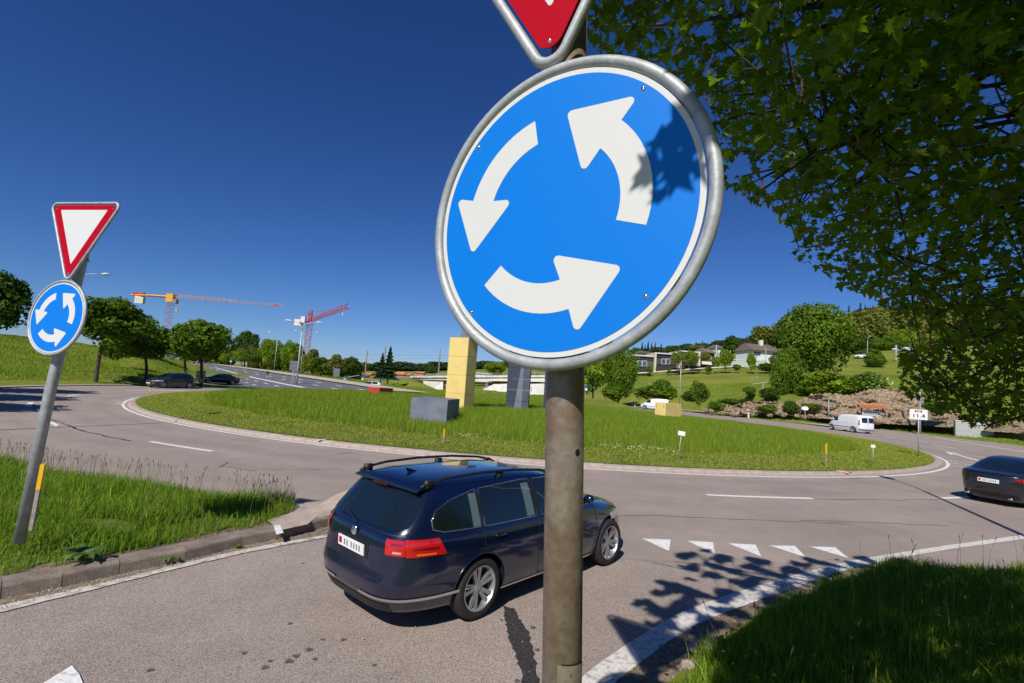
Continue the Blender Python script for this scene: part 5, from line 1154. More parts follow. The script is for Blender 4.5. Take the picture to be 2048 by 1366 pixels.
def trunk_mesh(h, r0, lean=0, nlimb=5, spread=1., up=1., seed=0, name='trunk'):
    g = random.Random(seed); b = MB(); pts = [(lean*t*t+g.uniform(-.04, .04)*h*.3*t, g.uniform(-.03, .03)*h*.3*t, h*t) for t in (0, .25, .5, .75, 1)]
    b.tube([(0, 0, -.3)]+pts[0:], [r0*1.5]+[r0*1.15, r0, r0*.9, r0*.82, r0*.7], 9)
    top_ = Vector(pts[-1])
    for k in range(nlimb):
        a = 2*math.pi*k/nlimb+g.random(); d = Vector((math.cos(a)*spread, math.sin(a)*spread, up)); p1 = top_+d*.4+Vector((0, 0, -.1)); p2 = top_+d*.85+Vector((0, 0, up*.2))
        b.tube([top_-Vector((0, 0, .15*h*g.random())), p1, p2], [r0*.55, r0*.4, r0*.16], 6, cap=False)
    return b.mesh(name, M['bark'], True)
def tree(name, label, box, dep, key, foot=None, group=None, cat='tree', r0=None, trunk=True, depth_scale=1., tname='trunk'):
    x0, y0, x1, y1 = box; c = W((x0+x1)/2, (y0+y1)/2, dep); rx = (x1-x0)/2/CF*dep*1.02; rz = (y1-y0)/2/CF*dep*1.0
    if foot: f = W(foot[0], foot[1], dep)
    else: f = c.copy()
    f = np.array([f[0], f[1], float(ztl([(f[0], f[1])])[0])])
    root = empty(name, tuple(f), 0, label, cat, group)
    if key.startswith('con'):
        rz2 = rz; o = link('crown', CR[key], root); o.location = tuple(c-f); o.scale = (rx, rx, rz2); o.rotation_euler.z = rnd.random()*6
        b = MB(); b.tube([(0, 0, -.2), (c[0]-f[0], 0, c[2]-f[2]+rz*.8)], [rx*.09, rx*.02], 7); b.obj(tname, M['bark'], root, smooth=True); return root
    o = link('crown', CR[key], root); o.location = tuple(c-f); o.rotation_euler.z = rnd.random()*6.28; o.scale = (rx/.96, rx*depth_scale/.96, rz/.94)
    if trunk:
        h = max(.4, c[2]-rz*.55-f[2]); r_ = r0 or rx*.05
        t = link(tname, trunk_mesh(h, r_, c[0]-f[0], 5, rx*.6, rz*.8, rnd.randrange(999), tname), root)
    return root
TR = 'trees planted along the left slope and the uphill road'
tree('street_tree', 'round green tree with a straight dark trunk right behind the small blue sign', (138, 590, 284, 697), 46, 'round', (190, 768), TR, r0=.16)
tree('street_tree', 'smaller round tree with forked trunk, second from the left sign in the row', (240, 648, 346, 722), 52, 'round2', (290, 771), TR, r0=.15)
tree('street_tree', 'tree with dark trunk standing just behind the broad tree by the uphill road', (332, 650, 408, 727), 60, 'round2', (370, 757), TR, r0=.15)
tree('street_tree', 'broad round tree nearest the foot of the uphill road above the dark grey car', (346, 635, 462, 728), 54, 'round', (403, 764), TR, r0=.17)
tree('hill_tree', 'large dark tree cut by the left edge of the photo', (-70, 545, 53, 672), 62, 'deep', None, 'trees on the left hill')
tree('hill_tree', 'leafy tree peeking above the slope between the first two street trees', (220, 610, 300, 700), 64, 'round2', None, 'trees on the left hill')
tree('shrub', 'low shrub on the grass slope behind the first street tree', (205, 676, 270, 722), 58, 'bush', None, None, 'shrub', trunk=False)
tree('hill_tree', 'tall bushy tree behind the uphill road with a brown tree beside it', (466, 663, 520, 728), 165, 'deep', None, 'trees beyond the uphill road')
tree('hill_tree', 'brownish tree in front of the tall bushy one above the road crest', (478, 684, 518, 726), 158, 'brown', None, 'trees beyond the uphill road')
for i, (bx, dp, ky, ft) in enumerate((((466, 698, 500, 728), 150, 'bright', (484, 736)), ((494, 694, 530, 731), 146, 'round', (507, 739)), ((518, 678, 565, 732), 140, 'bright2', (534, 748)), ((538, 686, 580, 738), 135, 'round2', (554, 750)), ((560, 682, 600, 738), 130, 'bright', (570, 752)),
        ((580, 688, 612, 738), 135, 'deep', (582, 750)), ((598, 708, 624, 745), 128, 'lime', (606, 752)), ((614, 712, 660, 750), 125, 'round', (641, 757)), ((648, 710, 690, 752), 122, 'olive', (657, 761)), ((682, 714, 722, 756), 130, 'deep', (700, 762)), ((610, 700, 648, 740), 160, 'olive', None), ((440, 700, 470, 728), 160, 'bright', None))):
    tree('roadside_tree', ('pale green young tree at the crest of the uphill road', 'young tree just right of the road crest', 'light green tree with a dark top left of the lamps', 'round tree left of the twin armed lamp', 'tree directly behind the trio of thin trunks', 'dark tree just left of the twin armed lamp',
        'yellow green small tree right behind the lamp pole', 'round tree with clear trunk right of the red crane', 'olive tree left of the road signs', 'rounded dark tree at the right end of the roadside row', 'pale airy tree behind the foot of the red crane', 'small bright tree left of the road crest')[i], bx, dp, ky, ft, 'row of trees along the right side of the uphill road')
# off-screen street trees whose shade lies on the road at the left edge
for (x, y, rz_) in ((-33.2, 28.3, 2.6), (-29.4, 22.2, 2.6), (-25.2, 17.0, 2.4)):
    z = float(ztl([(x, y)])[0]); root = empty('street_tree', (x, y, z), 0, 'round street tree just beyond the left edge, casting shade on the road', 'tree', TR)
    o = link('crown', CR['round'], root); o.location = (0, 0, 4.6); o.scale = (3.0, 3.0, rz_); link('trunk', trunk_mesh(2.6, .16, 0, 5, 2, 1.6, 3), root)
# centre and right
tree('spruce', 'tall dark spruce standing by the railway left of the yellow tower', (761, 694, 797, 753), 190, 'con0', None, None)
tree('spruce', 'ragged shorter spruce leaning on the tall one left of the yellow tower', (750, 706, 778, 753), 192, 'con1', None, None)
tree('hill_tree', 'leafy tree behind the bridge between the yellow tower and the navy leg', (968, 722, 1012, 752), 240, 'bright2', None, 'trees behind the bridge')
tree('shrub', 'dark low bush behind the railway left of the yellow tower', (848, 733, 880, 750), 230, 'deep', None, None, 'shrub', trunk=False)
tree('large_tree', 'big light green tree immediately right of the brown pole', (1206, 690, 1278, 798), 98, 'big', (1236, 800), 'trees beside the brown pole', r0=.2)
tree('large_tree', 'darker tree half hidden by the brown pole', (1150, 706, 1222, 792), 102, 'bright2', (1186, 798), 'trees beside the brown pole', r0=.2)
tree('shrub', 'bush at the foot of the two trees beside the pole', (1196, 770, 1250, 803), 95, 'bush', None, 'bushes along the back road', 'shrub', trunk=False)
for bx, dp, ky, lb in (((1262, 768, 1352, 806), 90, 'bush', 'wide bush above the distant white van'), ((1306, 757, 1346, 800), 92, 'bush', 'taller bush left of the slender lamp post'), ((1380, 762, 1418, 812), 84, 'bush', 'upright bush between the yellow box and the rock face'), ((1362, 782, 1392, 806), 86, 'deep', 'small dark bush right of the slender lamp'), ((1487, 773, 1514, 792), 84, 'bush', 'small round bush alone on the meadow edge'),
                       ((1518, 776, 1560, 800), 80, 'deep', 'low scrub at the top of the bank left of the big bush'), ((1436, 796, 1476, 812), 82, 'bush', 'scrub along the top of the low rocks, left clump'), ((1474, 798, 1506, 812), 81, 'deep', 'scrub along the top of the low rocks, right clump'), ((1655, 792, 1696, 812), 75, 'bush', 'small green bush growing from the rock face above the notice board'), ((1600, 806, 1640, 822), 73, 'bush', 'green tuft at the left end of the rock face'), ((1416, 802, 1446, 828), 80, 'bush', 'bush hiding the left end of the low rocks'), ((1512, 808, 1552, 830), 75, 'bush', 'spreading green bush before the middle of the low rocks'), ((1566, 802, 1600, 830), 74, 'deep', 'dark bush between the low rocks and the taller rock face'), ((1850, 800, 1900, 830), 62, 'bush', 'bush beside the right rock face behind the kilometre sign'), ((1110, 780, 1160, 803), 110, 'bush', 'bush behind the brown pole')):
    tree('bush', lb, bx, dp, ky, None, 'bushes along the back road', 'bush', trunk=False)
tree('large_tree', 'tallest light green tree on the right meadow under the maple leaves', (1560, 600, 1704, 750), 92, 'big', (1622, 750), None, r0=.32)
tree('slim_tree', 'slim upright tree left in front of the tallest meadow tree', (1544, 690, 1608, 808), 82, 'big', (1572, 806), None)
tree('bush', 'large dense bush on top of the rock face', (1588, 738, 1708, 800), 79, 'dense', None, None, 'bush', trunk=False)
tree('hawthorn', 'hawthorn bush with white blossom right of the dense bush', (1690, 745, 1772, 805), 77, 'hedge', None, None, 'bush', trunk=False)
hw = [o for o in bpy.data.objects if o.name == 'hawthorn'][0]
bl = crown_mesh(77, 14, 420, .055, FOL['blossom'], name='blossom', low=-1); o = link('blossom', bl, hw); cr = [c for c in hw.children if c.name.startswith('crown')][0]; o.location = cr.location; o.scale = Vector(cr.scale)*1.06
tree('hill_tree', 'bush beside the hillside lane', (1730, 705, 1768, 738), 130, 'round', None, 'bushes by the hillside lane', 'bush', trunk=False)
tree('hill_tree', 'clipped hedge mound above the hillside lane', (1712, 697, 1762, 716), 152, 'hedge', None, 'bushes by the hillside lane', 'hedge', trunk=False)
for bx, dp, ky, lb in (((1690, 628, 1765, 706), 190, 'fargreen', 'tall pale green tree behind the short hillside lamp'), ((1690, 668, 1740, 712), 170, 'deep', 'dark bush left of the hillside lamp'), ((1740, 672, 1800, 716), 175, 'big', 'round tree right of the hillside lamp'), ((1775, 655, 1830, 712), 185, 'bright2', 'bright round tree below the maple leaves on the hill'),
                       ((1820, 670, 1880, 720), 180, 'olive', 'olive tree on the hill behind the lamp arm'), ((1860, 655, 1930, 720), 190, 'round', 'tree on the hill glimpsed through the maple'), ((1930, 650, 2020, 730), 190, 'deep', 'dark tree on the hill glimpsed through the maple'), ((1740, 640, 1800, 690), 230, 'fargreen', 'pale tree on the ridge below the maple tip'),
                       ((1502, 648, 1545, 695), 230, 'fargreen', 'pale tree behind the brown roofed house'), ((1444, 672, 1484, 712), 175, 'deep', 'dark spreading pine between the houses'), ((1482, 678, 1508, 716), 170, 'brown', 'reddish brown tree right of the dark pine'), ((1376, 688, 1410, 712), 200, 'fargreen', 'light tree above the flat roofed houses'),
                       ((1332, 692, 1358, 710), 210, 'deep', 'dark tree behind the middle of the flat roofs'), ((1530, 660, 1580, 700), 240, 'deep', 'dark wood tree behind the brown roof'), ((1262, 694, 1284, 712), 230, 'round', 'small tree left of the pale distant house'), ((1302, 692, 1322, 708), 225, 'brown', 'brown tree beside the pale distant house')):
    tree('hill_tree', lb, bx, dp, ky, None, 'trees on the right hillside')
for i, (bx, ky, lb) in enumerate((((1342, 701, 1370, 730), 'lime', 'clipped round tree left of the pair in front of the flat roofed houses'), ((1368, 701, 1398, 731), 'lime', 'larger clipped round tree right of the pair before the flat roofed houses'), ((1437, 698, 1466, 732), 'lime', 'bright egg shaped tree right of the tall catenary pole'), ((1292, 729, 1307, 744), 'lime', 'clipped dome bush before the left flat roofed house'), ((1400, 706, 1421, 722), 'lime', 'low bright bush right of the flat roofed houses'),
                       ((1424, 712, 1440, 738), 'bright2', 'young loose tree beside the tall concrete pole'), ((1492, 706, 1514, 740), 'bright2', 'young airy tree before the pale green wall'), ((1410, 732, 1424, 746), 'bush', 'small dark bush on the bank below the houses'), ((1466, 728, 1484, 742), 'bush', 'bush by the pale green wall'), ((1515, 726, 1550, 745), 'deep', 'bushes under the brown roofed house'), ((1332, 737, 1344, 748), 'bush', 'tiny bush with a stake on the meadow bank'), ((1538, 712, 1556, 730), 'olive', 'olive bush at the right end of the pale green wall'))):
    tree('garden_tree', lb, bx, 126+(i % 3), ky, None, 'garden trees near the flat roofed houses', 'tree' if i < 7 else 'bush', trunk=i in (0, 1, 2, 5, 6))
LBC = ['leftmost small skyline conifer right beside the blue sign rim', 'skyline conifer at the left of the tall clump above the pale house', 'second conifer of the tall skyline clump above the pale house', 'tallest conifer of the skyline clump above the pale house', 'skyline conifer just right of the tallest in the clump above the pale house',
 'skyline conifer near the right side of the clump above the pale house', 'conifer standing alone right of the skyline clump above the pale house', 'small conifer on the skyline above the clipped round trees', 'thin conifer alone on the skyline left of the tall concrete pole', 'skyline conifer directly above the tall concrete pole', 'low conifer on the skyline between the round trees and the concrete pole',
 'conifer on the skyline behind the dark spreading pine', 'conifer on the skyline above the reddish brown tree', 'conifer tip on the skyline left of the tallest meadow tree', 'highest conifer on the skyline right of the tallest meadow tree', 'short conifer left of the highest one on the right hill', 'conifer just right of the highest one on the right hill', 'conifer above the short hillside lamp on the right hill',
 'conifer between the hillside lamp and the maple leaves', 'conifer half lost behind the edge of the maple leaves', 'rightmost skyline conifer behind the maple leaves']
for i, (x, t, h) in enumerate(((1262, 698, 18), (1284, 684, 30), (1290, 688, 26), (1296, 682, 30), (1303, 685, 28), (1310, 684, 28), (1322, 686, 26), (1376, 686, 24), (1405, 680, 22), (1430, 679, 26), (1392, 684, 20), (1483, 676, 20), (1494, 671, 22), (1562, 655, 26), (1726, 618, 26), (1714, 628, 24), (1740, 627, 30), (1752, 630, 30), (1764, 634, 30), (1790, 636, 34), (1815, 640, 34))):
    tree('ridge_conifer', ('skyline conifer above the pale house, number %d tree from the left of its clump' % (i+1) if False else LBC[i]), (x-h*.20, t, x+h*.20, t+h), 320, 'con%d' % (i % 3), None, 'conifers on the right skyline')
# distant woods as masses
def wood(name, label, pts, key, sc):
    src = CR[key]; co = np.empty(len(src.vertices)*3, np.float32); src.vertices.foreach_get('co', co); co = co.reshape(-1, 3)
    tn = np.empty(len(src.vertices)*4, np.float32); src.color_attributes['tint'].data.foreach_get('color', tn); tn = tn.reshape(-1, 4)[:, :3]
    V = []; T = []
    for (x, y, z, r_, h_) in pts:
        a = rnd.random()*6; ca, sa = math.cos(a), math.sin(a); c = co*[r_, r_, h_]; V.append(np.stack([c[:, 0]*ca-c[:, 1]*sa+x, c[:, 0]*sa+c[:, 1]*ca+y, c[:, 2]+z+h_*.8], 1)); T.append(tn*rnd.uniform(.75, 1.2))
    V = np.concatenate(V); me = bigmesh(name, V, np.arange(len(V)).reshape(-1, 4), src.materials[0], np.concatenate(T)); o = link(name, me); tag(o, label, 'wood', kind='stuff')
def wpts(n, x0, x1, fy, d0, d1, r_, h_):
    out = []
    for i in range(n):
        px = rnd.uniform(x0, x1); dp = rnd.uniform(d0, d1); p = W(px, 700, dp); z = float(ztl([(p[0], p[1])])[0]); s = rnd.uniform(.7, 1.3); out.append((p[0], p[1], z, r_*s, h_*s))
    return out
wood('wooded_hill', 'dark wooded ridge on the skyline left of the yellow tower', wpts(200, 690, 1180, 0, 480, 720, 8, 4.5), 'far', 1)
wood('wooded_hill', 'mixed wood covering the ridge behind the houses', wpts(110, 1230, 1560, 0, 285, 360, 4, 3.4), 'far', 1)
wood('wooded_hill', 'mixed wood on the high right hillside behind the maple leaves', wpts(170, 1560, 2120, 0, 200, 340, 5.5, 6.5), 'fargreen', 1)
wood('wooded_hill', 'dark conifers scattered in the wood on the high right hillside', wpts(60, 1690, 2100, 0, 260, 340, 3.2, 8), 'con2', 1)
wood('hedge_row', 'band of bushes and scrub along the railway behind the bridge', wpts(60, 700, 1110, 0, 255, 300, 3.2, 1.6), 'fargreen', 1)
wood('hedge_row', 'trees closing the view at the crest of the uphill road', wpts(26, 400, 720, 0, 190, 260, 4.5, 4.5), 'fargreen', 1)

# ------------------------------------------------------------------ the maple over the camera
def maple_leaf():
    pts = [(0, -.10), (.18, -.16), (.20, -.02), (.48, -.05), (.36, .10), (.62, .34), (.40, .33), (.36, .52), (.16, .36), (.20, .62), (0, .95)]
    pts = [(x*1.0, y) for x, y in pts]; poly = pts+[(-x, y) for x, y in pts[-2:0:-1]]
    v = [(0, .12, -.02)]+[(x, y, .14*abs(x)-.10*max(0, y-.3)**1.0) for x, y in poly]; n = len(poly)
    f = [(0, i+1, (i+1) % n+1) for i in range(n)]; return np.array(v), np.array(f)
LV, LF = maple_leaf()
mask = [(1120, -400), (1150, -60), (1165, 10), (1172, 90), (1200, 115), (1260, 135), (1330, 165), (1400, 230), (1438, 300), (1445, 370), (1475, 385), (1500, 402), (1545, 420), (1575, 455), (1590, 480), (1586, 512), (1612, 532), (1650, 545), (1680, 570), (1715, 588), (1745, 590), (1772, 610), (1778, 640), (1800, 655), (1850, 655), (1900, 668), (1850, 690), (1802, 695), (1792, 740), (1800, 772), (1818, 792), (1850, 800), (1872, 832), (1900, 826), (1925, 842), (1950, 868), (1985, 866), (2010, 842), (2048, 838), (2600, 860), (2600, -400)]
holes = [((1690, 140), 18), ((1580, 95), 16), ((1755, 20), 20), ((1990, 180), 34), ((2005, 240), 26), ((1960, 245), 16), ((1690, 300), 12), ((1725, 350), 14), ((1830, 340), 12), ((1530, 350), 26), ((1480, 325), 22), ((1590, 470), 10), ((1850, 480), 12), ((1600, 20), 14), ((1680, 25), 12), ((1850, 640), 16), ((1900, 640), 14), ((2000, 650), 10), ((1440, 110), 10), ((1420, 60), 10), ((1350, 60), 8), ((1290, 95), 8)]
shade = [P2(*p) for p in ((1372, 1100), (1480, 1108), (1555, 1128), (1600, 1120), (1700, 1112), (1800, 1122), (1920, 1140), (2048, 1150))]+[(14, 8.5), (16, 0), (10, -6), (3, -4), (2.2, 2), (1.75, 4.2)]+[P2(*p) for p in ((1392, 1280), (1345, 1250), (1330, 1215), (1400, 1205), (1445, 1195), (1430, 1165), (1365, 1130))]
shade2 = [P2(*p) for p in ((1290, 1185), (1360, 1160), (1420, 1180), (1420, 1290), (1350, 1300), (1300, 1262))]
sunv = np.array(SUND)
def shade_ok(P):
    t = P[:, 2:]/(-sunv[2]); g = P+t*sunv; return g[:, :2]
ufr = np.array([math.cos(-.59382), math.sin(-.59382), 0]); nfr = np.array([math.sin(-.59382), -math.cos(-.59382), 0]); sc_ = np.array([.09653, 1.42298, 3.07548])
def on_sign(P):                            # where a point's shadow meets the plane of the big sign
    t = ((sc_-P)@nfr)/(sunv@nfr); h = P+t[:, None]*sunv-sc_; return t, h@ufr, h[:, 2]
def leaf_ok(P, marg=0.):
    q = proj(P); vis = (q[:, 2] > .2) & (q[:, 0] > -200) & (q[:, 0] < 2250) & (q[:, 1] > -250) & (q[:, 1] < 1560)
    ok = ~vis | inpoly(q[:, :2], mask)
    for (c, r_) in holes: ok &= ~(vis & (np.hypot(q[:, 0]-c[0], q[:, 1]-c[1]) < r_*1.1))
    g = shade_ok(P); gj = g+.16*np.stack([np.sin(g[:, 1]*9+np.sin(g[:, 0]*7)), np.sin(g[:, 0]*8+2*np.sin(g[:, 1]*6))], 1)
    nz = np.sin(g[:, 0]*11+1.5*np.sin(g[:, 1]*8))+np.sin(g[:, 1]*12+1.7*np.sin(g[:, 0]*9+1)); rd = road_sd(g)[0] < .25
    ok &= (inpoly(gj, shade) & (~rd | (nz > .15))) | (inpoly(gj, shade2) & (nz > -.2))
    ok &= np.linalg.norm(P-EYE, axis=1) > 1.15
    t, u, v = on_sign(P); hit = (t > 0) & (np.abs(u) < .52) & (v > -.62) & (v < 1.5)
    okd = (u > .40) & (v > -.3) & (v < .3)
    ok &= ~hit | (okd & (rng.random(len(P)) < .8))
    ok &= ~((np.linalg.norm(P[:, :2]-[pb[0], pb[1]], axis=1) < .45) & (P[:, 2] < 4.9))
    return ok
n = 900000; P = np.stack([rng.uniform(-.5, 10.5, n), rng.uniform(-3.5, 8.0, n), rng.uniform(2.5, 8.2, n)], 1)
# keep the crown shape plausible: a drooping dome hung over the bank
base = 2.55+.16*np.maximum(0, 4.0-P[:, 0])**1.1+.12*np.abs(P[:, 1]-4.0); P = P[P[:, 2] > base[:len(P)]]
P = P[leaf_ok(P)]
q = proj(P); vis = (q[:, 2] > .2) & (q[:, 0] > -60) & (q[:, 0] < 2110) & (q[:, 1] > -60) & (q[:, 1] < 1366)
dist = np.linalg.norm(P-EYE, axis=1); CC = []
vi = np.where(vis & (rng.random(len(P)) < np.where(dist < 1.7, .04, np.where(dist < 2.4, .3, 1.))))[0]; cells = {}
for i in vi[rng.permutation(len(vi))]: cells.setdefault((int(q[i, 0]//50), int(q[i, 1]//50)), []).append(i)
for kx, l_ in cells.items():
    CC += l_[:(18 if kx[1] >= 12 else 12 if kx[0] > 27 or kx[1] > 4 else 9)]
nvis = len(CC); ov = np.where(~vis)[0]; g2 = shade_ok(P[ov]); cells = {}
for j in rng.permutation(len(ov)): cells.setdefault((int(g2[j, 0]//.5), int(g2[j, 1]//.5)), []).append(ov[j])
for kx, l_ in cells.items(): CC += l_[:34]
CC = P[np.array(CC)]; CC = CC[rng.permutation(len(CC))]
print('leaf clusters', nvis, len(CC))
Lp = []
for c in CC:
    k = rnd.randint(5, 8); Lp.append(c+rng.normal(0, .10, (k, 3)))
# a twig of leaves between the sun and the right edge of the big sign
tw = sc_+ufr*.345-sunv*1.35+np.array([0, 0, .10]); Lp.append(tw+np.clip(rng.normal(0, 1, (22, 3)), -1.5, 1.5)*[.035, .02, .06])
tw2 = sc_+ufr*.36+np.array([0, 0, .36])-sunv*1.6; Lp.append(tw2+rng.normal(0, .05, (3, 3)))
Lp = np.concatenate(Lp); q = proj(Lp); keep = leaf_ok(Lp); keep[-25:] = True
Lp = Lp[keep]; nL = len(Lp); print('maple leaves', nL)
sz = rng.uniform(.045, .092, nL)*np.where(np.linalg.norm(Lp-EYE, axis=1) < 99, 1, 1); off_ = proj(Lp); off_ = (off_[:, 2] < .2) | (off_[:, 0] > 2200) | (off_[:, 1] < -150); sz[~off_] *= .74; sz[off_] *= 1.4; sz[-25:] *= .8
# leaves hang: blade normal mostly up, tip down and outward
yaw = rng.random(nL)*2*np.pi; pit = rng.normal(-.55, .45, nL); rol = rng.normal(0, .45, nL)
def rotm(yaw, pit, rol):
    cy, sy, cp_, sp_, cr_, sr_ = np.cos(yaw), np.sin(yaw), np.cos(pit), np.sin(pit), np.cos(rol), np.sin(rol)
    Y = np.stack([-sy*cp_, cy*cp_, sp_], 1); X0 = np.stack([cy, sy, 0*cy], 1); Z0 = np.cross(X0, Y); X = X0*cr_[:, None]+Z0*sr_[:, None]; Z = np.cross(X, Y); return X, Y, Z
X_, Y_, Z_ = rotm(yaw, pit, rol)
dist = np.linalg.norm(Lp-EYE, axis=1); qv = proj(Lp); vis = (qv[:, 2] > .2) & (qv[:, 0] > 0) & (qv[:, 0] < 2048) & (qv[:, 1] > 0) & (qv[:, 1] < 1366)
score = np.where(vis, sz/dist, 0); order = np.argsort(-score); nearI = order[:300]; rest = order[300:]
trunk_at = np.array([7.2, .6]); tz = float(ztl([trunk_at])[0])
maple = empty('maple_tree', (trunk_at[0], trunk_at[1], tz), 0, 'large maple whose leafy branches hang into the upper right of the picture', 'tree')
mo = np.array([trunk_at[0], trunk_at[1], tz])
lmes = []
for i in range(6):
    a = .78+.09*i; me = bigmesh('leaf', LV*[1, 1, 1+.6*(i-2)], LF, M['leaf_maple'], np.full((len(LV), 3), a)); lmes.append(me)
for i in nearI:
    o = link('leaf', lmes[int(i) % 6], maple); s = float(sz[i])
    x, y, z = X_[i]*s, Y_[i]*s, Z_[i]*s; p = Lp[i]-mo
    o.matrix_local = Matrix(((x[0], y[0], z[0], p[0]), (x[1], y[1], z[1], p[1]), (x[2], y[2], z[2], p[2]), (0, 0, 0, 1)))
SV = np.array([(0, .12, -.02), (0, -.1, 0), (.34, -.10, .05), (.30, .10, .04), (.62, .34, .09), (.24, .38, .03), (0, .95, -.08), (-.24, .38, .03), (-.62, .34, .09), (-.30, .10, .04), (-.34, -.10, .05)])
SF = np.array([(0, i, i % 10+1) for i in range(1, 11)]); LV0, LF0 = LV, LF; LV, LF = SV, SF
A3 = LV[None, :, 0:1]*(X_[rest]*sz[rest, None])[:, None]+LV[None, :, 1:2]*(Y_[rest]*sz[rest, None])[:, None]+LV[None, :, 2:3]*(Z_[rest]*sz[rest, None])[:, None]+(Lp[rest]-mo)[:, None]
nv = len(LV); F = (LF[None]+np.arange(len(rest))[:, None, None]*nv).reshape(-1, 3)
T = np.repeat((.7+.55*rng.random(len(rest)))[:, None]*np.stack([.85+.4*rng.random(len(rest)), np.ones(len(rest)), np.ones(len(rest))], 1), nv, axis=0)
tag(link('foliage', bigmesh('foliage', A3.reshape(-1, 3), F, M['leaf_maple'], T), maple), kind='stuff')
b = MB(); b.tube([(0, 0, -.4), (-.05, .05, .6), (-.1, .05, 1.6), (-.25, .15, 2.6), (-.4, .3, 3.6)], [.34, .27, .24, .20, .14], 16); b.obj('trunk', M['bark'], maple, smooth=True)
def tocam_ok(pts):
    q = proj(np.array(pts)); v = (q[:, 2] > .1) & (q[:, 0] > -20) & (q[:, 0] < 2060) & (q[:, 1] > -20) & (q[:, 1] < 1380); g_ = inpoly(q[:, :2], mask); return not (v & ~g_).any() and (np.linalg.norm(np.array(pts)-EYE, axis=1) > 1.0).all() and inpoly(shade_ok(np.array(pts)), shade).mean() > .9
targets = [W(1190, 60, 3.2), W(1300, 120, 3.4), W(1450, 30, 3.2), W(1420, 215, 3.6), W(1480, 350, 3.8), W(1560, 400, 3.9), W(1610, 500, 4.2), W(1700, 560, 4.3), W(1760, 600, 4.4), W(1640, 250, 3.2), W(1750, 330, 3.3), W(1700, 150, 2.8), W(1850, 450, 3.6), W(1900, 770, 4.2), W(1980, 850, 4.0), W(1950, 600, 4), W(1880, 250, 2.8), W(1990, 120, 2.5), tw+[.05, 0, .1]]
nodes = []
for i, t in enumerate(targets):
    hub = mo+np.array([-.25, .15, 2.4+.07*(i % 8)+ (.5 if i % 2 else 0)]); t = np.array(t)
    for att in range(12):
        m1 = hub*.62+t*.38+np.array([rnd.uniform(-.1, .1), rnd.uniform(-.2, .2), .55+rnd.uniform(0, .3)]); m2 = hub*.28+t*.72+np.array([0, rnd.uniform(-.12, .12), .30]); P_ = [hub, m1, m2, t]
        cv = []
        for s in np.linspace(0, 1, 15): cv.append(hub*(1-s)**3+3*m1*s*(1-s)**2+3*m2*s*s*(1-s)+t*s**3)
        cv = [p+rng.normal(0, .012, 3) for p in cv]
        if tocam_ok(cv[2:]): break
    b = MB(); r0_ = .034+.016*rnd.random(); b.tube([p-mo for p in cv], [r0_*(1-.9*k/14)+.003 for k in range(15)], 8); b.obj('branch', M['bark_lichen'], maple, smooth=True)
    nodes += cv[4:]
nodes = np.array(nodes); b = MB(); cnt = 0; sub = CC[rng.permutation(len(CC))]
for c in sub:
    if cnt > 600: break
    d = np.linalg.norm(nodes-c, axis=1); j = d.argmin()
    if d[j] > .75: continue
    a = nodes[j]; mid = (a+c)/2+rng.normal(0, .04, 3)+[0, 0, .05]; pp = [a, mid, c]
    if not tocam_ok(pp): continue
    b.tube([p-mo for p in pp], [.008, .006, .0025], 5, cap=False); cnt += 1
    if cnt % 3 == 0: nodes = np.vstack([nodes, mid])
tag(b.obj('twigs', M['bark_lichen'], maple, smooth=True), kind='stuff')

# ------------------------------------------------------------------ bridge and railway
brd = empty('concrete_bridge', tuple(W(960, 765, 205)), 0, 'pale concrete bridge behind the roundabout sculpture', 'bridge')
def bq(name, m, corners, th, parent):          # slab from 4 front corners (px,py,depth), thickness away
    P_ = [W(*c) for c in corners]; o0 = np.array(parent.location); b = MB(); v = [p-o0 for p in P_]+[p-o0+np.array([0, th, 0]) for p in P_]
    b.add(v, [(0, 1, 2, 3), (7, 6, 5, 4), (0, 4, 5, 1), (1, 5, 6, 2), (2, 6, 7, 3), (3, 7, 4, 0)]); me = b.mesh(name, m); bm = bmesh.new(); bm.from_mesh(me); bmesh.ops.recalc_face_normals(bm, faces=bm.faces[:]); bm.to_mesh(me); bm.free(); return link(name, me, parent)
bq('parapet', M['concrete'], [(821, 755.2, 212), (1180, 753.5, 200), (1180, 750, 200), (821, 751.6, 212)], 9, brd)
bq('deck_beam', M['concrete'], [(826, 759, 212.6), (1180, 765.5, 200.5), (1180, 753.9, 200.5), (826, 755.6, 212.6)], 8, brd)
bq('abutment', M['concrete'], [(850, 785, 211), (886, 787, 209), (886, 763.6, 210), (846, 761.6, 211)], 7, brd)
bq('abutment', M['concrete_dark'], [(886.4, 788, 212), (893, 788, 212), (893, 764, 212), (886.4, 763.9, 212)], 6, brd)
bq('wing_wall', M['concrete'], [(940, 790, 203), (1190, 800, 198), (1190, 767, 199), (988, 768, 203)], 5, brd)
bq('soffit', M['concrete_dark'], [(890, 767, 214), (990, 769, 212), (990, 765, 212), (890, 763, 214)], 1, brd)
for k in range(24):
    x = 826+k*15; p = W(x, 751.4-1.6*k*15/354, 205-k*.25+6); b = MB(); b.box(-.06, .06, -.06, .06, 0, 1.1); o = b.obj('rail_post', M['grey_metal'], brd); o.location = tuple(p-np.array(brd.location))
a = W(822, 748, 211)-np.array(brd.location); c = W(1180, 744.5, 204)-np.array(brd.location); b = MB(); b.tube([a, c], .05, 6); b.tube([a-np.array([0, 0, .5]), c-np.array([0, 0, .5])], .04, 6); b.obj('rail', M['grey_metal'], brd)
rw = empty('railway_wall', tuple(W(750, 755, 215)), 0, 'long grey retaining wall of the railway left of the bridge', 'wall')
bq('wall', M['concrete_dark'], [(668, 755, 216), (822, 757.5, 213), (822, 752.5, 213), (668, 751.5, 216)], 2, rw)
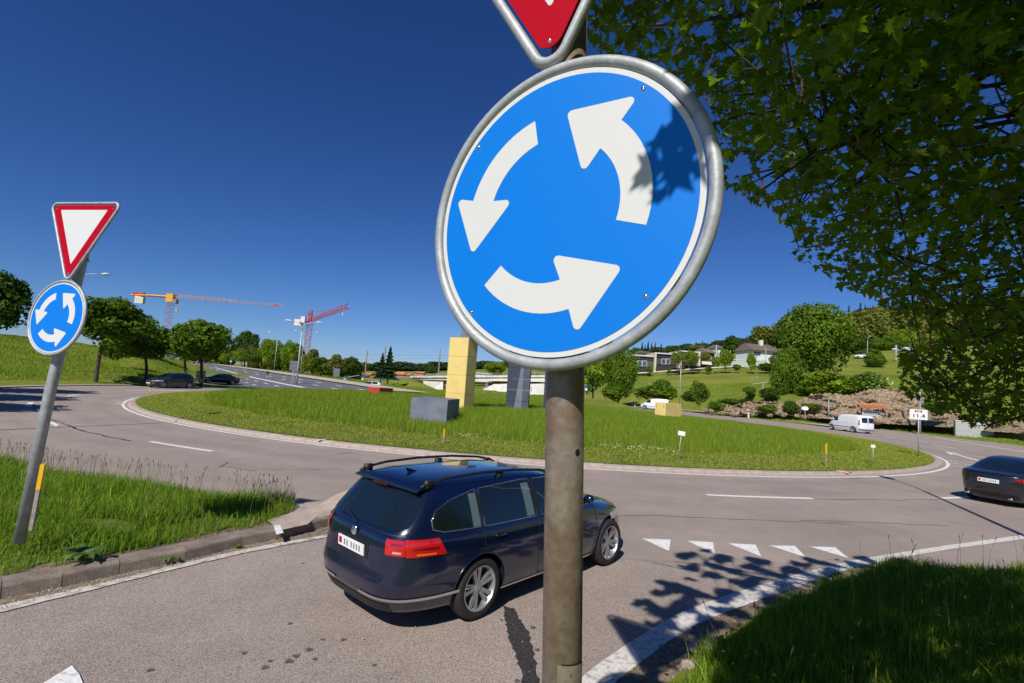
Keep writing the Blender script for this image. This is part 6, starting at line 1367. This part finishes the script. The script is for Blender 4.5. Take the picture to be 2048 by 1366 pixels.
# grass embankment below the wall
V = []
for i in range(31):
    px = 640+i*8; top_ = W(px, 756.5+max(0, px-822)*.43, 212.5-max(0, px-822)*.15); dn_ = (px-640)/240; bot_ = W(px, 770+18*dn_, 194-8*dn_); V += [top_, bot_]
F = np.array([(2*i, 2*i+1, 2*i+3, 2*i+2) for i in range(30) if V[2*i][0] < W(884, 760, 212)[0]])
tag(link('embankment', bigmesh('embankment', np.array(V), F, M['meadow'])), kind='structure')
def catenary(px, py0, py1, dep, side, label, arm=True):
    p = W(px, py0, dep); h = (py0-py1)/CF*dep; root = empty('catenary_mast', tuple(p), 0, label, 'mast', 'railway masts'); b = MB(); b.box(-.22, .22, -.15, .15, -2, h); b.obj('mast', M['concrete_dark'], root)
    if arm: b = MB(); b.tube([(0, 0, h*.80), (2.6*side, 0, h*.80)], .07, 6); b.tube([(0, 0, h*.62), (2.4*side, 0, h*.68)], .05, 6); b.tube([(2.4*side, 0, h*.68), (2.0*side, 0, h*.8)], .05, 6); b.obj('bracket', M['grey_metal'], root)
catenary(729.5, 756, 702, 212, 1, 'dark railway mast right of the roadside trees'); catenary(766, 754, 693, 206, 1, 'pale railway mast in front of the spruce', False); catenary(876.5, 751, 698, 214, 1, 'railway mast just left of the yellow tower')
catenary(1068.5, 750, 735, 214, 1, 'railway mast stub showing between the navy leg and the pole', False)
wr_ = empty('overhead_wires', tuple(W(800, 710, 214)), 0, 'thin railway wires strung between the masts left of the yellow tower', 'wires'); b = MB(); o0 = np.array(wr_.location)
for (y0, y1) in ((709, 711), (718, 716), (726, 724)): b.tube([W(600, y0+3, 235)-o0, W(729, y0, 212)-o0, W(800, (y0+y1)/2+1, 213)-o0, W(876, y1, 214)-o0, W(1080, y1+3, 216)-o0], .022, 4)
b.obj('wire', M['sign_black'], wr_)
def far_house(px0, px1, pye, pyr, pyb, dep, wall, roof, label, flat_=False):
    p = W((px0+px1)/2, pyb, dep); w_ = (px1-px0)/CF*dep; he = (pyb-pye)/CF*dep; hr = (pye-pyr)/CF*dep; root = empty('distant_house', tuple(p), 0, label, 'house', 'small houses behind the railway')
    MB().box(-w_/2+.3, w_/2-.3, 0, 8, -3, he).obj('wall', M[wall], root); b = MB(); b.add([(-w_/2, -.6, he+.01), (w_/2, -.6, he+.01), (w_/2, 8.6, he+.01), (-w_/2, 8.6, he+.01), (-w_/2, 4, he+hr), (w_/2, 4, he+hr)], [(0, 1, 5, 4), (2, 3, 4, 5), (0, 4, 3), (1, 2, 5), (3, 2, 1, 0)]); b.obj('roof', M[roof], root)
for a in ((684, 716, 751, 747.5, 754, 260, 'wall_cream', 'roof_orange', 'long low building with an orange roof behind the row of trees'), (727, 741, 749, 745, 753, 250, 'wall_cream', 'roof_orange', 'orange roof behind the left railway mast'), (788, 808, 749, 743, 754, 250, 'roof_orange', 'roof_orange', 'larger red roofed house right of the spruce'), (810, 820, 750, 746, 753, 245, 'wall_white', 'roof_orange', 'small orange roofed house next to the bridge end'), (829, 847, 746, 743, 752, 270, 'roof_orange', 'roof_orange', 'orange roof just above the bridge parapet'), (944, 985, 748, 745.5, 752, 260, 'wall_white', 'roof_pale', 'pale flat building above the bridge right of the yellow tower')): far_house(*a)
# ------------------------------------------------------------------ cranes
def lattice(b, A_, B_, w_, n, tri=False, th=.09, up=None):
    A_ = Vector(A_); B_ = Vector(B_); t = (B_-A_).normalized(); up = Vector(up) if up else (Vector((0, 0, 1)) if abs(t.z) < .8 else Vector((0, 1, 0))); u = t.cross(up).normalized(); v = u.cross(t).normalized()
    cs = [(-.5, 0), (.5, 0), (0, .9)] if tri else [(-.5, -.5), (.5, -.5), (.5, .5), (-.5, .5)]
    P_ = lambda i, c: A_+(B_-A_)*i/n+u*c[0]*w_+v*c[1]*w_
    for c in cs: b.tube([P_(0, c), P_(n, c)], th, 4)
    for i in range(n):
        for k in range(len(cs)):
            c0, c1 = cs[k], cs[(k+1) % len(cs)]; b.tube([P_(i, c0), P_(i+1, c1)] if i % 2 else [P_(i, c1), P_(i+1, c0)], th*.6, 3, cap=False)
            b.tube([P_(i, c0), P_(i, c1)], th*.5, 3, cap=False)
oc = W(330, 690, 230); root = empty('tower_crane', (oc[0], oc[1], oc[2]), 0, 'orange flat top crane with a very long jib behind the left trees', 'crane', 'tower cranes'); o0 = np.array(root.location)
top_ = W(333.5, 603, 230)-o0; b = MB(); lattice(b, (0, 0, -8), (0, 0, top_[2]), 2.0, 18, th=.075); b.obj('mast', M['crane_pale'], root)
pv_ = np.array([0, 0, top_[2]+1.0]); je = W(568, 612.5, 228)-o0; je[2] = max(je[2], 0); ce = W(262, 590, 234)-o0
b = MB(); lattice(b, pv_+[1.5, 0, 1.2], W(470, 606, 229)-o0, 1.5, 22, True, .07); b.obj('jib', M['crane_orange'], root); b = MB(); lattice(b, W(470, 606, 229)-o0, je, 1.0, 12, True, .05); b.obj('jib_tip', M['crane_orange'], root)
b = MB(); d_ = ce-pv_; b.tube([pv_+[0, 0, 1.2], pv_+d_*.5+[0, 0, .8], ce], [.6, .5, .4], 4); b.obj('counter_jib', M['crane_orange'], root)
b = MB(); b.box(-1.6, 1.6, -1.2, 1.2, -1.2, 2.6); o = b.obj('slewing_unit', M['crane_orange'], root); o.location = tuple(pv_)
b = MB(); b.box(-.8, .8, -.9, .9, -1.2, .9); o = b.obj('cab', M['grey_metal'], root); o.location = tuple(pv_+[2.6, -.4, -.6])
for k in range(4): b = MB(); b.box(-.45, .45, -.8, .8, -3.4, 0); o = b.obj('counterweight', M['concrete'], root); o.location = tuple(ce+d_*0+[3.0+k*1.0, 0, -.3])
b = MB(); b.box(-2.4, 2.4, -.7, .7, 0, 1.0); o = b.obj('banner', M['redbox'], root); o.location = tuple(ce+[3.8, 0, .4])
b = MB(); b.box(-.9, .9, -.2, .2, -.4, .5); o = b.obj('jib_banner', M['redbox'], root); o.location = tuple(W(551, 610.8, 228)-o0)
b = MB(); hk = W(354, 618, 229)-o0; b.tube([hk+[0, 0, 4], hk], .04, 4); b.box(-.45, .45, -.3, .3, -.9, 0, Matrix.Translation(Vector(hk))); b.obj('hook', M['crane_orange'], root)
rc = W(613, 706, 150); root = empty('tower_crane', tuple(rc), 0, 'pinkish red crane with a raised tower head behind the twin armed lamp', 'crane', 'tower cranes'); o0 = np.array(root.location)
tp = W(618.5, 643, 150)-o0; b = MB(); lattice(b, (0, 0, -6), (0, 0, tp[2]), 1.3, 14, th=.07); b.obj('mast', M['crane_pale'], root); hd = np.array([0, 0, tp[2]+3.4])
b = MB(); lattice(b, (0, 0, tp[2]), hd, .8, 4, th=.11); b.obj('tower_head', M['crane_red'], root)
je = W(696, 615, 113)-o0; ce = W(598, 644.5, 158)-o0; b = MB(); lattice(b, (0, 0, tp[2]), je, 1.1, 22, True, .065); b.obj('jib', M['crane_red'], root); b = MB(); b.tube([(0, 0, tp[2]), ce], [.3, .25], 4); b.obj('counter_jib', M['crane_red'], root)
b = MB(); b.tube([hd, (je*.5+np.array([0, 0, tp[2]])*.5)+[0, 0, 1.0]], .06, 4); b.tube([hd, ce], .05, 4); b.obj('tie_bar', M['crane_red'], root)
b = MB(); b.box(-1.2, 1.0, -.7, .7, -1.1, .9); o = b.obj('counterweight', M['wall_white'], root); o.location = tuple(ce); b = MB(); b.box(-.9, .3, -.9, .2, -.6, 1.2); o = b.obj('cab', M['wall_white'], root); o.location = (-1.1, -.9, tp[2])
b = MB(); hk = W(685.5, 626, 118)-o0; b.tube([hk+[0, 0, 1.1], hk], .03, 4); b.box(-.15, .15, -.1, .1, -.5, 0, Matrix.Translation(Vector(hk))); b.obj('hook', M['wall_white'], root)

# ------------------------------------------------------------------ houses on the right hill
def face_house(name, label, corners, dep, mats, group=None):
    pass
hs_root = empty('terrace_house', tuple(W(1330, 742, 132)), 0, 'row of flat roofed modern houses with dark fascias on the right hill', 'house')
o0 = np.array(hs_root.location)
def hb(name, m, x0, x1, y0, y1, dep, th, parent, off=0.):   # y0 top px, y1 bottom px at x0; keeps one plane facing the camera
    a = W(x0, y1, dep); c = W(x1, y1, dep); z0 = (a[2]+c[2])/2; z1 = (W(x0, y0, dep)[2]+W(x1, y0, dep)[2])/2; po = np.array(parent.matrix_world.translation) if parent.parent else np.array(parent.location)
    if parent.parent: po = np.array(parent.parent.location)
    b = MB(); b.box(a[0]-po[0], c[0]-po[0], a[1]-po[1]-off, a[1]-po[1]-off+th, z0-po[2], z1-po[2]); return b.obj(name, M[m], parent)
for (x0, x1, ty, by) in ((1262, 1307, 710, 742), (1312, 1352, 706, 742), (1362, 1396, 702, 738)):
    wl = hb('wall', 'wall_dark', x0, x1, ty+2, by, 132, 7, hs_root); rf = hb('flat_roof', 'roof_pale', x0-1, x1+1, ty, ty+2.6, 131.2, 9, hs_root)
    hb('fascia', 'wall_dark', x0+.5, x1-.5, ty+3.2, ty+9.5, 131.6, .38, hs_root); n_ = 4
    for k in range(n_):
        wx0 = x0+2+k*(x1-x0-4)/n_; wx1 = x0+2+(k+1)*(x1-x0-4)/n_-1; fr = hb('window', 'wall_white' if k in (1, 2) else 'grey_metal', wx0, wx1, ty+11.2, ty+22.5, 131.75, .3, hs_root); hb('pane', 'glass_lit', wx0+.7, wx1-.7, ty+12, ty+21.4, 131.68, .15, fr)
for (x0, x1, ty, by) in ((1258.5, 1262, 709, 745), (1308, 1311.8, 705, 745), (1357, 1361.5, 701, 741), (1396.5, 1400.5, 703, 732)): hb('party_wall', 'wall_cream', x0, x1, ty, by, 130.8, 9, hs_root)
rw = empty('garden_fence', tuple(W(1370, 745, 129)), 0, 'dark reddish brown hedge fence below the flat roofed houses', 'fence')
hb('fence_panel', 'fence_brown', 1312, 1360, 735, 745, 129.6, .4, rw); hb('fence_panel', 'fence_brown', 1360.5, 1402, 731, 741, 129.6, .4, rw); hb('fence_panel', 'fence_brown', 1402.5, 1425, 729, 739, 129.8, .4, rw)
rw = empty('hedge', tuple(W(1283, 746, 128.6)), 0, 'clipped green hedge below the left flat roofed house', 'hedge'); o = link('foliage', CR['hedge'], rw); o.scale = (2.9, .8, .75)
ks = empty('hill_road_kerb', tuple(W(1400, 742, 127)), 0, 'long pale kerb of the lane below the flat roofed houses', 'kerb'); o0 = np.array(ks.location); b = MB(); b.tube([W(1266, 747.5, 126)-o0, W(1308, 744.5, 126.5)-o0, W(1360, 740, 127)-o0, W(1412, 736.5, 127.5)-o0, W(1465, 733.5, 128)-o0], .16, 4); b.obj('kerb', M['concrete'], ks)
def gable_house(name, label, x0, x1, ytop, yeave, ybase, dep, wall, roof, wins=(), chim=None, group=None, rows=0):
    p = W((x0+x1)/2, ybase, dep); w_ = (x1-x0)/CF*dep; he = (ybase-yeave)/CF*dep; hr = (yeave-ytop)/CF*dep; root = empty(name, tuple(p), R(8), label, 'house', group)
    MB().box(-w_/2+.5, w_/2-.5, 0, 9, -2, he-.05).obj('wall', M[wall], root)
    b = MB(); b.add([(-w_/2, -1, he), (w_/2, -1, he), (w_/2, 10, he), (-w_/2, 10, he), (-w_/2+.5, 4.5, he+hr), (w_/2-.5, 4.5, he+hr), (-w_/2, -1, he-.2), (w_/2, -1, he-.2), (w_/2, 10, he-.2), (-w_/2, 10, he-.2)], [(0, 1, 5, 4), (2, 3, 4, 5), (0, 4, 3), (1, 2, 5), (0, 6, 7, 1), (1, 7, 8, 2), (2, 8, 9, 3), (3, 9, 6, 0), (6, 9, 8, 7)]); rf = b.obj('roof', M[roof], root)
    for k in range(rows):
        f = (k+.5)/rows; b = MB(); b.tube([(-w_/2, -1+5.5*f, he+hr*f+.05), (w_/2, -1+5.5*f, he+hr*f+.05)], .06, 4); b.obj('tile_course', M[roof], rf)
    if chim: b = MB(); b.box(chim-.5, chim+.5, 3.4, 4.4, he+hr*.7, he+hr+1.3); b.obj('chimney', M['wall_white'], rf)
    for (a, c, z0, z1) in wins: f = MB().box(a, c, -.06, .1, z0, z1).obj('window', M['wall_white'], root); MB().box(a+.12, c-.12, -.09, -.062, z0+.12, z1-.12).obj('pane', M['glass_lit'], f)
    return root
gable_house('brown_roofed_house', 'wide brown roofed chalet style house behind the big meadow tree', 1499, 1562, 686, 701, 716, 160, 'wall_white', 'roof_brown', ((-4.2, -1.6, .5, 1.9), (2.2, 4.2, .6, 1.9)), 1.0, rows=5)
gable_house('dark_roofed_house', 'small dark roofed house between the pine and the flat roofed houses', 1408, 1432, 695, 705, 722, 170, 'wood', 'roof_brown', ((-1, .6, .6, 1.8),), None)
gable_house('pale_house', 'pale stone house at the upper left of the hillside', 1284, 1304, 701, 705, 716, 200, 'wall_cream', 'roof_brown', ((-1, .6, .6, 1.6),), None)
gable_house('pale_house', 'house with white gable higher up behind the dark roof', 1434, 1450, 689, 695, 706, 230, 'wall_white', 'roof_brown', (), None)
rw = empty('garden_wall', tuple(W(1500, 733, 140)), 0, 'pale green painted garden wall on the hill', 'wall'); hb('wall_panel', 'green_wall', 1462, 1500, 723, 734, 140, .3, rw); hb('wall_panel', 'green_wall', 1500.4, 1535, 720, 732, 140, .3, rw); hb('coping', 'concrete', 1462, 1535, 720.3, 721.5, 139.9, .5, rw)
rw = empty('garden_wall', tuple(W(1418, 729, 141)), 0, 'short pale garden wall left of the tall concrete pole', 'wall'); hb('wall_panel', 'wall_white', 1404, 1424, 723, 730, 140, .3, rw)
for (px, y0, y1, dp, lb, ww) in ((1431.5, 737, 690, 128, 'thick pale concrete pole on the lane below the houses', .20), (1460, 733, 701, 128, 'thinner pale pole right of the egg shaped tree', .12), (1377, 738, 706, 128.5, 'thin white pole between the clipped round trees', .08), (1531, 724, 694, 139, 'slim lamp pole in front of the brown roofed house', .10), (1792, 716, 690, 140, 'flat grey panel pole beside the lamp arm on the hillside', .25)):
    p = W(px, y0, dp); h = (y0-y1)/CF*dep if False else (y0-y1)/CF*dp; root = empty('pole', tuple(p), 0, lb, 'pole', 'poles on the right hillside'); b = MB(); b.tube([(0, 0, -.5), (0, 0, h)], ww, 8); b.obj('shaft', M['pole_grey'], root)
# meadow fence stakes, drinking trough rail
LBS = ['pale fence stake between the two bushes at the meadow foot, left one', 'pale fence stake left of the small round bush on the meadow edge', 'short white stake at the upper right of the meadow, left of a pair', 'taller white stake of the pair at the upper right of the meadow', 'white stake at the foot of the slim tree beside the tallest tree', 'small stake on the bank below the left flat roofed house', 'leftmost tiny stake on the bank by the two green trees',
 'stake in the meadow left of the slender lamp post', 'stake beside the tiny bush on the meadow bank', 'stake under the long pale bar in the meadow']
for i, (px, py, h) in enumerate(((1430, 790, 16), (1477, 787, 14), (1504, 750, 5), (1514, 749, 7), (1602, 749, 6), (1300, 752, 5), (1272, 756, 5), (1345, 772, 10), (1323, 754, 6), (1525, 777, 12))):
    p = W(px, py, 118-.0*i if py < 770 else 86); dp = p[1]; z = float(ztl([(p[0], p[1])])[0]); root = empty('fence_stake', (p[0], p[1], z), 0, LBS[i], 'stake', 'fence stakes in the meadow'); MB().box(-.06, .06, -.06, .06, -.2, h/CF*dp).obj('stake', M['pole_grey'], root)
root = empty('rail_bar', tuple(W(1521, 769, 86)), 0, 'long pale horizontal bar on short legs in the meadow', 'rail'); o0 = np.array(root.location); b = MB(); b.tube([W(1505, 768.5, 86)-o0, W(1538, 763.5, 88)-o0], .05, 6); b.obj('bar', M['concrete'], root); b = MB(); b.tube([W(1526, 765.4, 87)-o0, W(1526, 778, 87)-o0], .04, 6); b.obj('leg', M['concrete'], root)
# ------------------------------------------------------------------ rock face
def rockface(name, label, tops, bots, seed):
    g = np.random.default_rng(seed); nx, nz = 150, 34; V = []
    tx = np.array([t[0] for t in tops], float)
    for i in range(nx):
        px = tx[0]+(tx[-1]-tx[0])*i/(nx-1); ty = np.interp(px, tx, [t[1] for t in tops])+g.normal(0, 1.2); by = np.interp(px, [t[0] for t in bots], [t[1] for t in bots]); dt = np.interp(px, tx, [t[2] for t in tops]); db = np.interp(px, [t[0] for t in bots], [t[2] for t in bots])
        A0, B0 = W(px, ty, dt), W(px, by, db)
        for k in range(nz): f = k/(nz-1); V.append(B0*(1-f)+A0*f)
    V = np.array(V); C = g.uniform(V.min(0)-1, V.max(0)+1, (900, 3)); 
    S = V*[.55, .55, 1.5]; Cs = C*[.55, .55, 1.5]
    d = np.linalg.norm(S[:, None]-Cs[None], axis=2); idx = d.argmin(1); off = g.uniform(-.4, .4, 900)[idx]; tilt = ((S-Cs[idx])*g.normal(0, .5, (900, 3))[idx]).sum(1)
    nrm = np.array([-.55, -.83, .1]); V = V+nrm*(off+tilt)[:, None]+g.normal(0, .04, V.shape)
    F = [(i*nz+k, (i+1)*nz+k, (i+1)*nz+k+1, i*nz+k+1) for i in range(nx-1) for k in range(nz-1)]
    o = link(name, bigmesh(name, V, np.array(F), M['rock'])); tag(o, label, 'rock face'); return o
rockface('rock_face', 'rugged limestone cutting beside the road behind the white van', [(1588, 806, 77), (1620, 790, 76), (1660, 786, 75), (1700, 790, 74), (1740, 778, 73), (1790, 776, 72), (1830, 788, 71), (1880, 800, 68), (1960, 812, 64), (2060, 815, 60)], [(1588, 834, 73), (1660, 838, 71), (1760, 846, 68), (1850, 852, 64), (1960, 862, 59), (2060, 868, 55)], 5)
rockface('rock_face', 'low broken limestone outcrop along the bank left of the guide sign', [(1405, 818, 84), (1430, 806, 82), (1465, 812, 80), (1500, 803, 79), (1530, 802, 79), (1560, 806, 78), (1592, 812, 77)], [(1405, 824, 81), (1480, 828, 78), (1540, 829, 76), (1592, 832, 74)], 9)
def boulders():
    for i in range(10):
        px = rnd.uniform(1420, 1850); dp = 78-(px-1420)*.026; p = W(px, 830+(px-1420)*.045+rnd.uniform(-8, -1), dp-rnd.uniform(0, 1.5)); bm = bmesh.new(); bmesh.ops.create_icosphere(bm, subdivisions=2, radius=rnd.uniform(.25, .6))
        for v in bm.verts: v.co *= rnd.uniform(.8, 1.15); v.co.z *= .7
        me = bpy.data.meshes.new('boulder'); bm.to_mesh(me); bm.free(); me.materials.append(M['rock']); o = link('boulder', me); o.location = tuple(p); tag(o, 'pale limestone boulder lying at the foot of the rock face', 'boulder', 'boulders at the foot of the rock face')
boulders()
# orange roofed information board
sh_ = W(1744, 836, 69); root = empty('notice_shelter', tuple(sh_), R(-20), 'wooden notice board with a small orange tiled roof in front of the rock face', 'shelter')
for x in (-1.25, 1.25): MB().box(x-.08, x+.08, -.08, .08, -.6, 1.35).obj('post', M['wood'], root)
MB().box(-1.15, 1.15, -.04, .04, .1, 1.0).obj('board', M['box_grey'], root); MB().box(-.95, .95, -.055, -.042, .55, .9).obj('notice', M['slate'], root)
rf = MB().box(-1.55, 1.55, -.05, .05, 1.40, 1.48).obj('roof_frame', M['wood'], root)
for r_ in range(3):
    for k in range(12): x = -1.62+k*.27; b = MB(); b.tube([(x+.135, -.75+r_*.25, 1.36+r_*.13+.03), (x+.135, -.46+r_*.25, 1.50+r_*.13+.02)], .11, 6); b.obj('roof_tile', M['roof_orange'], rf)
b = MB(); b.add([(-1.6, 0, 1.82), (1.6, 0, 1.82), (1.6, .7, 1.42), (-1.6, .7, 1.42)], [(0, 1, 2, 3)]); b.tube([(-1.65, 0, 1.83), (1.65, 0, 1.83)], .08, 6); b.obj('ridge', M['roof_orange'], root)
# grey cabinets right
for (px, py, w_, h_, d_, lb, dz) in ((1911, 864, 1.5, 1.35, .7, 'pale grey utility cabinet with a white lid, left of the pair by the road', 0), (1928, 869, 2.7, 1.35, .8, 'wider grey utility cabinet right of the pair, partly behind leaves', 0)):
    p = W(px, py-1, 60); root = empty('utility_cabinet', tuple(p), R(-28), lb, 'cabinet', 'grey utility cabinets'); MB().box(0, w_, 0, d_, -.6, h_-.09).obj('body', M['box_grey'], root); MB().box(-.05, w_+.05, -.05, d_+.05, h_-.085, h_).obj('lid', M['wall_white'], root)
    n_ = 2 if w_ > 2 else 1
    for k in range(n_): MB().box(.08+k*(w_-.1)/n_, (k+1)*(w_-.1)/n_, -.02, -.004, .1, h_-.2).obj('door', M['box_grey'], root)
# ------------------------------------------------------------------ small road signs in the distance
def rsign(px, py0, py1, dep, kind, label, w_=.6, group='road signs beyond the roundabout'):
    p = W(px, py0, dep); h = (py0-py1)/CF*dep; root = empty('road_sign', tuple(p), math.atan2(-p[0], p[1])*.9, label, 'road sign', group); b = MB(); b.tube([(0, 0, -.5), (0, 0, h)], .05, 8); b.obj('post', M['galv'], root)
    Mx = Matrix.Rotation(R(90), 4, 'X')
    def pl_(poly, m, y=-.06, nm='plate', par=root): b = MB(); b.prism(poly, 0, .02, Matrix.Translation((0, y, 0))@Mx); me = b.mesh(nm, M[m]); bm = bmesh.new(); bm.from_mesh(me); bmesh.ops.recalc_face_normals(bm, faces=bm.faces[:]); bm.to_mesh(me); bm.free(); return link(nm, me, par)
    sq = lambda x0, x1, z0, z1: [(x0, z0), (x1, z0), (x1, z1), (x0, z1)]
    if kind == 'blue_round': pl_(circ(w_/2, 20, (0, h-w_/2)), 'sign_blue_far')
    if kind == 'blue_square': a = pl_(sq(-w_/2, w_/2, h-w_, h), 'sign_blue_far'); pl_(sq(-w_/2, w_/2, h-w_*1.75, h-w_*1.03), 'white_metal')
    if kind == 'grey_back': pl_(sq(-w_/2, w_/2, h-w_*.4, h), 'grey_metal'); pl_(sq(-w_/2, w_/2, h-w_*.85, h-w_*.43), 'grey_metal'); pl_(sq(-w_/2, w_/2, h-w_*1.3, h-w_*.88), 'grey_metal')
    if kind == 'grey_round': pl_(circ(w_/2, 20, (0, h-w_/2)), 'grey_metal')
    if kind == 'ban': pl_(circ(w_/2, 20, (0, h-w_/2)), 'sign_red'); pl_(circ(w_*.36, 20, (0, h-w_/2)), 'wall_white', -.085, 'face'); pl_(sq(-w_*.5, w_*.5, h-w_*2.2, h-w_*1.1), 'wall_white', -.06, 'sub_plate'); pl_(sq(-w_*.25, w_*.25, h-w_*1.9, h-w_*1.4), 'sign_black', -.085, 'symbol')
    if kind == 'arrow': pl_([(-w_, h-.35), (-w_*.6, h-.6), (w_*.6, h-.6), (w_, h-.35), (w_*.6, h-.1), (-w_*.6, h-.1)], 'white_metal')
    return root
rsign(670, 775, 737, 108, 'grey_back', 'back of a three panel direction sign left of the red box', 1.3)
rsign(688.5, 771, 752, 112, 'blue_square', 'blue parking sign over a white plate left of the motorcycles', .55); rsign(724, 770, 752, 110, 'blue_square', 'blue parking sign with tall white plate right of the little shelter', .45)
rsign(764, 774, 758, 118, 'blue_round', 'round blue sign on the verge above the red box', .45); rsign(791, 780, 760, 112, 'grey_round', 'thin grey post with a narrow dark sign right of the red box', .25)
rsign(770, 775, 768, 105, 'blue_round', 'low round blue keep right sign just above the red box', .42); rsign(586, 772, 736, 80, 'grey_round', 'round grey sign back hanging on a post left of the twin armed lamp', .8)
rsign(583, 772, 722, 79, 'grey_back', 'direction sign backs beside the twin armed lamp', 1.15); rsign(399, 772, 742, 62, 'grey_back', 'grey sign back half hidden by the broad tree trunk', 1.0)
rsign(461, 730, 718, 145, 'blue_square', 'tiny blue parking sign at the crest of the uphill road', .5); rsign(972, 789, 767, 185, 'grey_back', 'sign back under the bridge between the yellow tower and the navy leg', 1.1)
rsign(1062, 790, 774, 150, 'ban', 'small red rimmed round sign over a white plate right of the navy leg', .65); rsign(1610, 832, 812, 72, 'arrow', 'small white arrow shaped guide sign in front of the low rocks', .45); rsign(1171, 800, 772, 100, 'blue_square', 'narrow blue sign just right of the brown pole', .5)
b0 = G(536, 771, .3); b0 = W(534, 764, 88); root = empty('bollard', tuple(b0), 0, 'orange and black banded bollard with a round sign at the foot of the uphill road', 'bollard')
for k in range(4): b = MB(); b.lathe([(0, k*.25), (.17, k*.25), (.17, k*.25+.245), (0, k*.25+.245)], 12); b.obj('band', M['amber'] if k % 2 else M['sign_black'], root)
b = MB(); b.tube([(0, 0, 1), (0, 0, 1.5)], .04, 6); b.obj('post', M['grey_metal'], root); b = MB(); b.lathe([(0, .02), (.3, .02), (.3, -.02), (0, -.02)], 18, Matrix.Translation((0, -.05, 1.6))@Matrix.Rotation(R(90), 4, 'X')); b.obj('round_sign', M['sign_black'], root)
for (px, py, dp, lb) in ((1211, 808, 98, 'white marker post with dark band at the far kerb right of the pole'), (1270, 812, 94, 'white marker post just left of the distant white van'), (1497, 832, 73, 'red and white marker board leaning at the roadside before the low rocks')):
    p = W(px, py, dp); root = empty('marker_board', tuple(p), 0, lb, 'marker post', 'white marker posts along the back road'); root.rotation_euler = (0, R(-5), R(20)); MB().box(-.11, .11, -.06, .06, -.3, 1.0).obj('board', M['wall_white'], root); MB().box(-.113, .113, -.063, .063, .55, .75).obj('band', M['sign_red'] if px > 1400 else M['sign_black'], root)
p = W(1858, 862, 60); root = post(1858, 862, .2, .5, 'tiny yellow topped post on the verge between the lamp and the grey cabinets'); 
for (px, py, dp, lb) in ((1657, 835, 71, 'green and grey stake against the rock face'),):
    p = W(px, py, dp); root = empty('stake', tuple(p), 0, lb, 'stake'); b = MB(); b.tube([(0, 0, -.3), (0, 0, .9)], .08, 6); b.obj('green_base', M['green_post'], root); b = MB(); b.tube([(0, 0, .9), (0, 0, 2.6)], .07, 6); b.obj('shaft', M['pole_grey'], root)
# little bus shelter and two motorcycles
p = W(706, 773, 110); root = empty('small_shelter', tuple(p), R(20), 'small grey pitched shelter between the parking signs', 'shelter')
for x in (-.9, .9): b = MB(); b.tube([(x, 0, -.3), (x, 0, 2.1)], .05, 6); b.obj('post', M['galv'], root)
b = MB(); b.add([(-1.3, -.7, 1.9), (1.1, -.7, 2.5), (1.1, .7, 2.5), (-1.3, .7, 1.9), (-1.3, -.7, 1.96), (1.1, -.7, 2.56), (1.1, .7, 2.56), (-1.3, .7, 1.96)], [(3, 2, 1, 0), (4, 5, 6, 7), (0, 1, 5, 4), (1, 2, 6, 5), (2, 3, 7, 6), (3, 0, 4, 7)]); b.obj('roof', M['roof_pale'], root)
M['tan'] = mat('tan_cloth', (.32, .20, .13), rough=.9)
for (px, dp, lb, fl) in ((681, 107, 'dark motorcycle with tan luggage left of the parking signs', 1), (719, 106, 'dark motorcycle with tan luggage right of the small shelter', -1)):
    p = W(px, 776, dp); root = empty('motorcycle', tuple(p), R(10), lb, 'motorcycle', 'motorcycles parked beside the road')
    for x in (-.7*fl, .7*fl): b = MB(); b.tube([(x+.30*math.cos(t*math.pi/8), 0, .31+.30*math.sin(t*math.pi/8)) for t in range(16)], .06, 6, closed=True); b.obj('wheel', M['rubber'], root)
    b = MB(); b.tube([(-.6*fl, 0, .45), (-.2*fl, 0, .62), (.3*fl, 0, .80), (.55*fl, 0, .95)], [.12, .2, .2, .08], 8); b.obj('body', M['black'], root, smooth=True); b = MB(); b.tube([(.7*fl, 0, .31), (.5*fl, 0, 1.05)], .04, 6); b.tube([(.45*fl, -.35, 1.08), (.45*fl, .35, 1.08)], .03, 6); b.obj('fork', M['chrome'], root)
    b = MB(); b.tube([(-.75*fl, 0, .75), (-.35*fl, 0, .95), (0, 0, 1.1)], [.14, .22, .12], 8); b.obj('luggage', M['tan'], root, smooth=True)
print('objects', len(bpy.data.objects), 'tris', sum(len(m_.loops)-2*len(m_.polygons) for m_ in bpy.data.meshes))
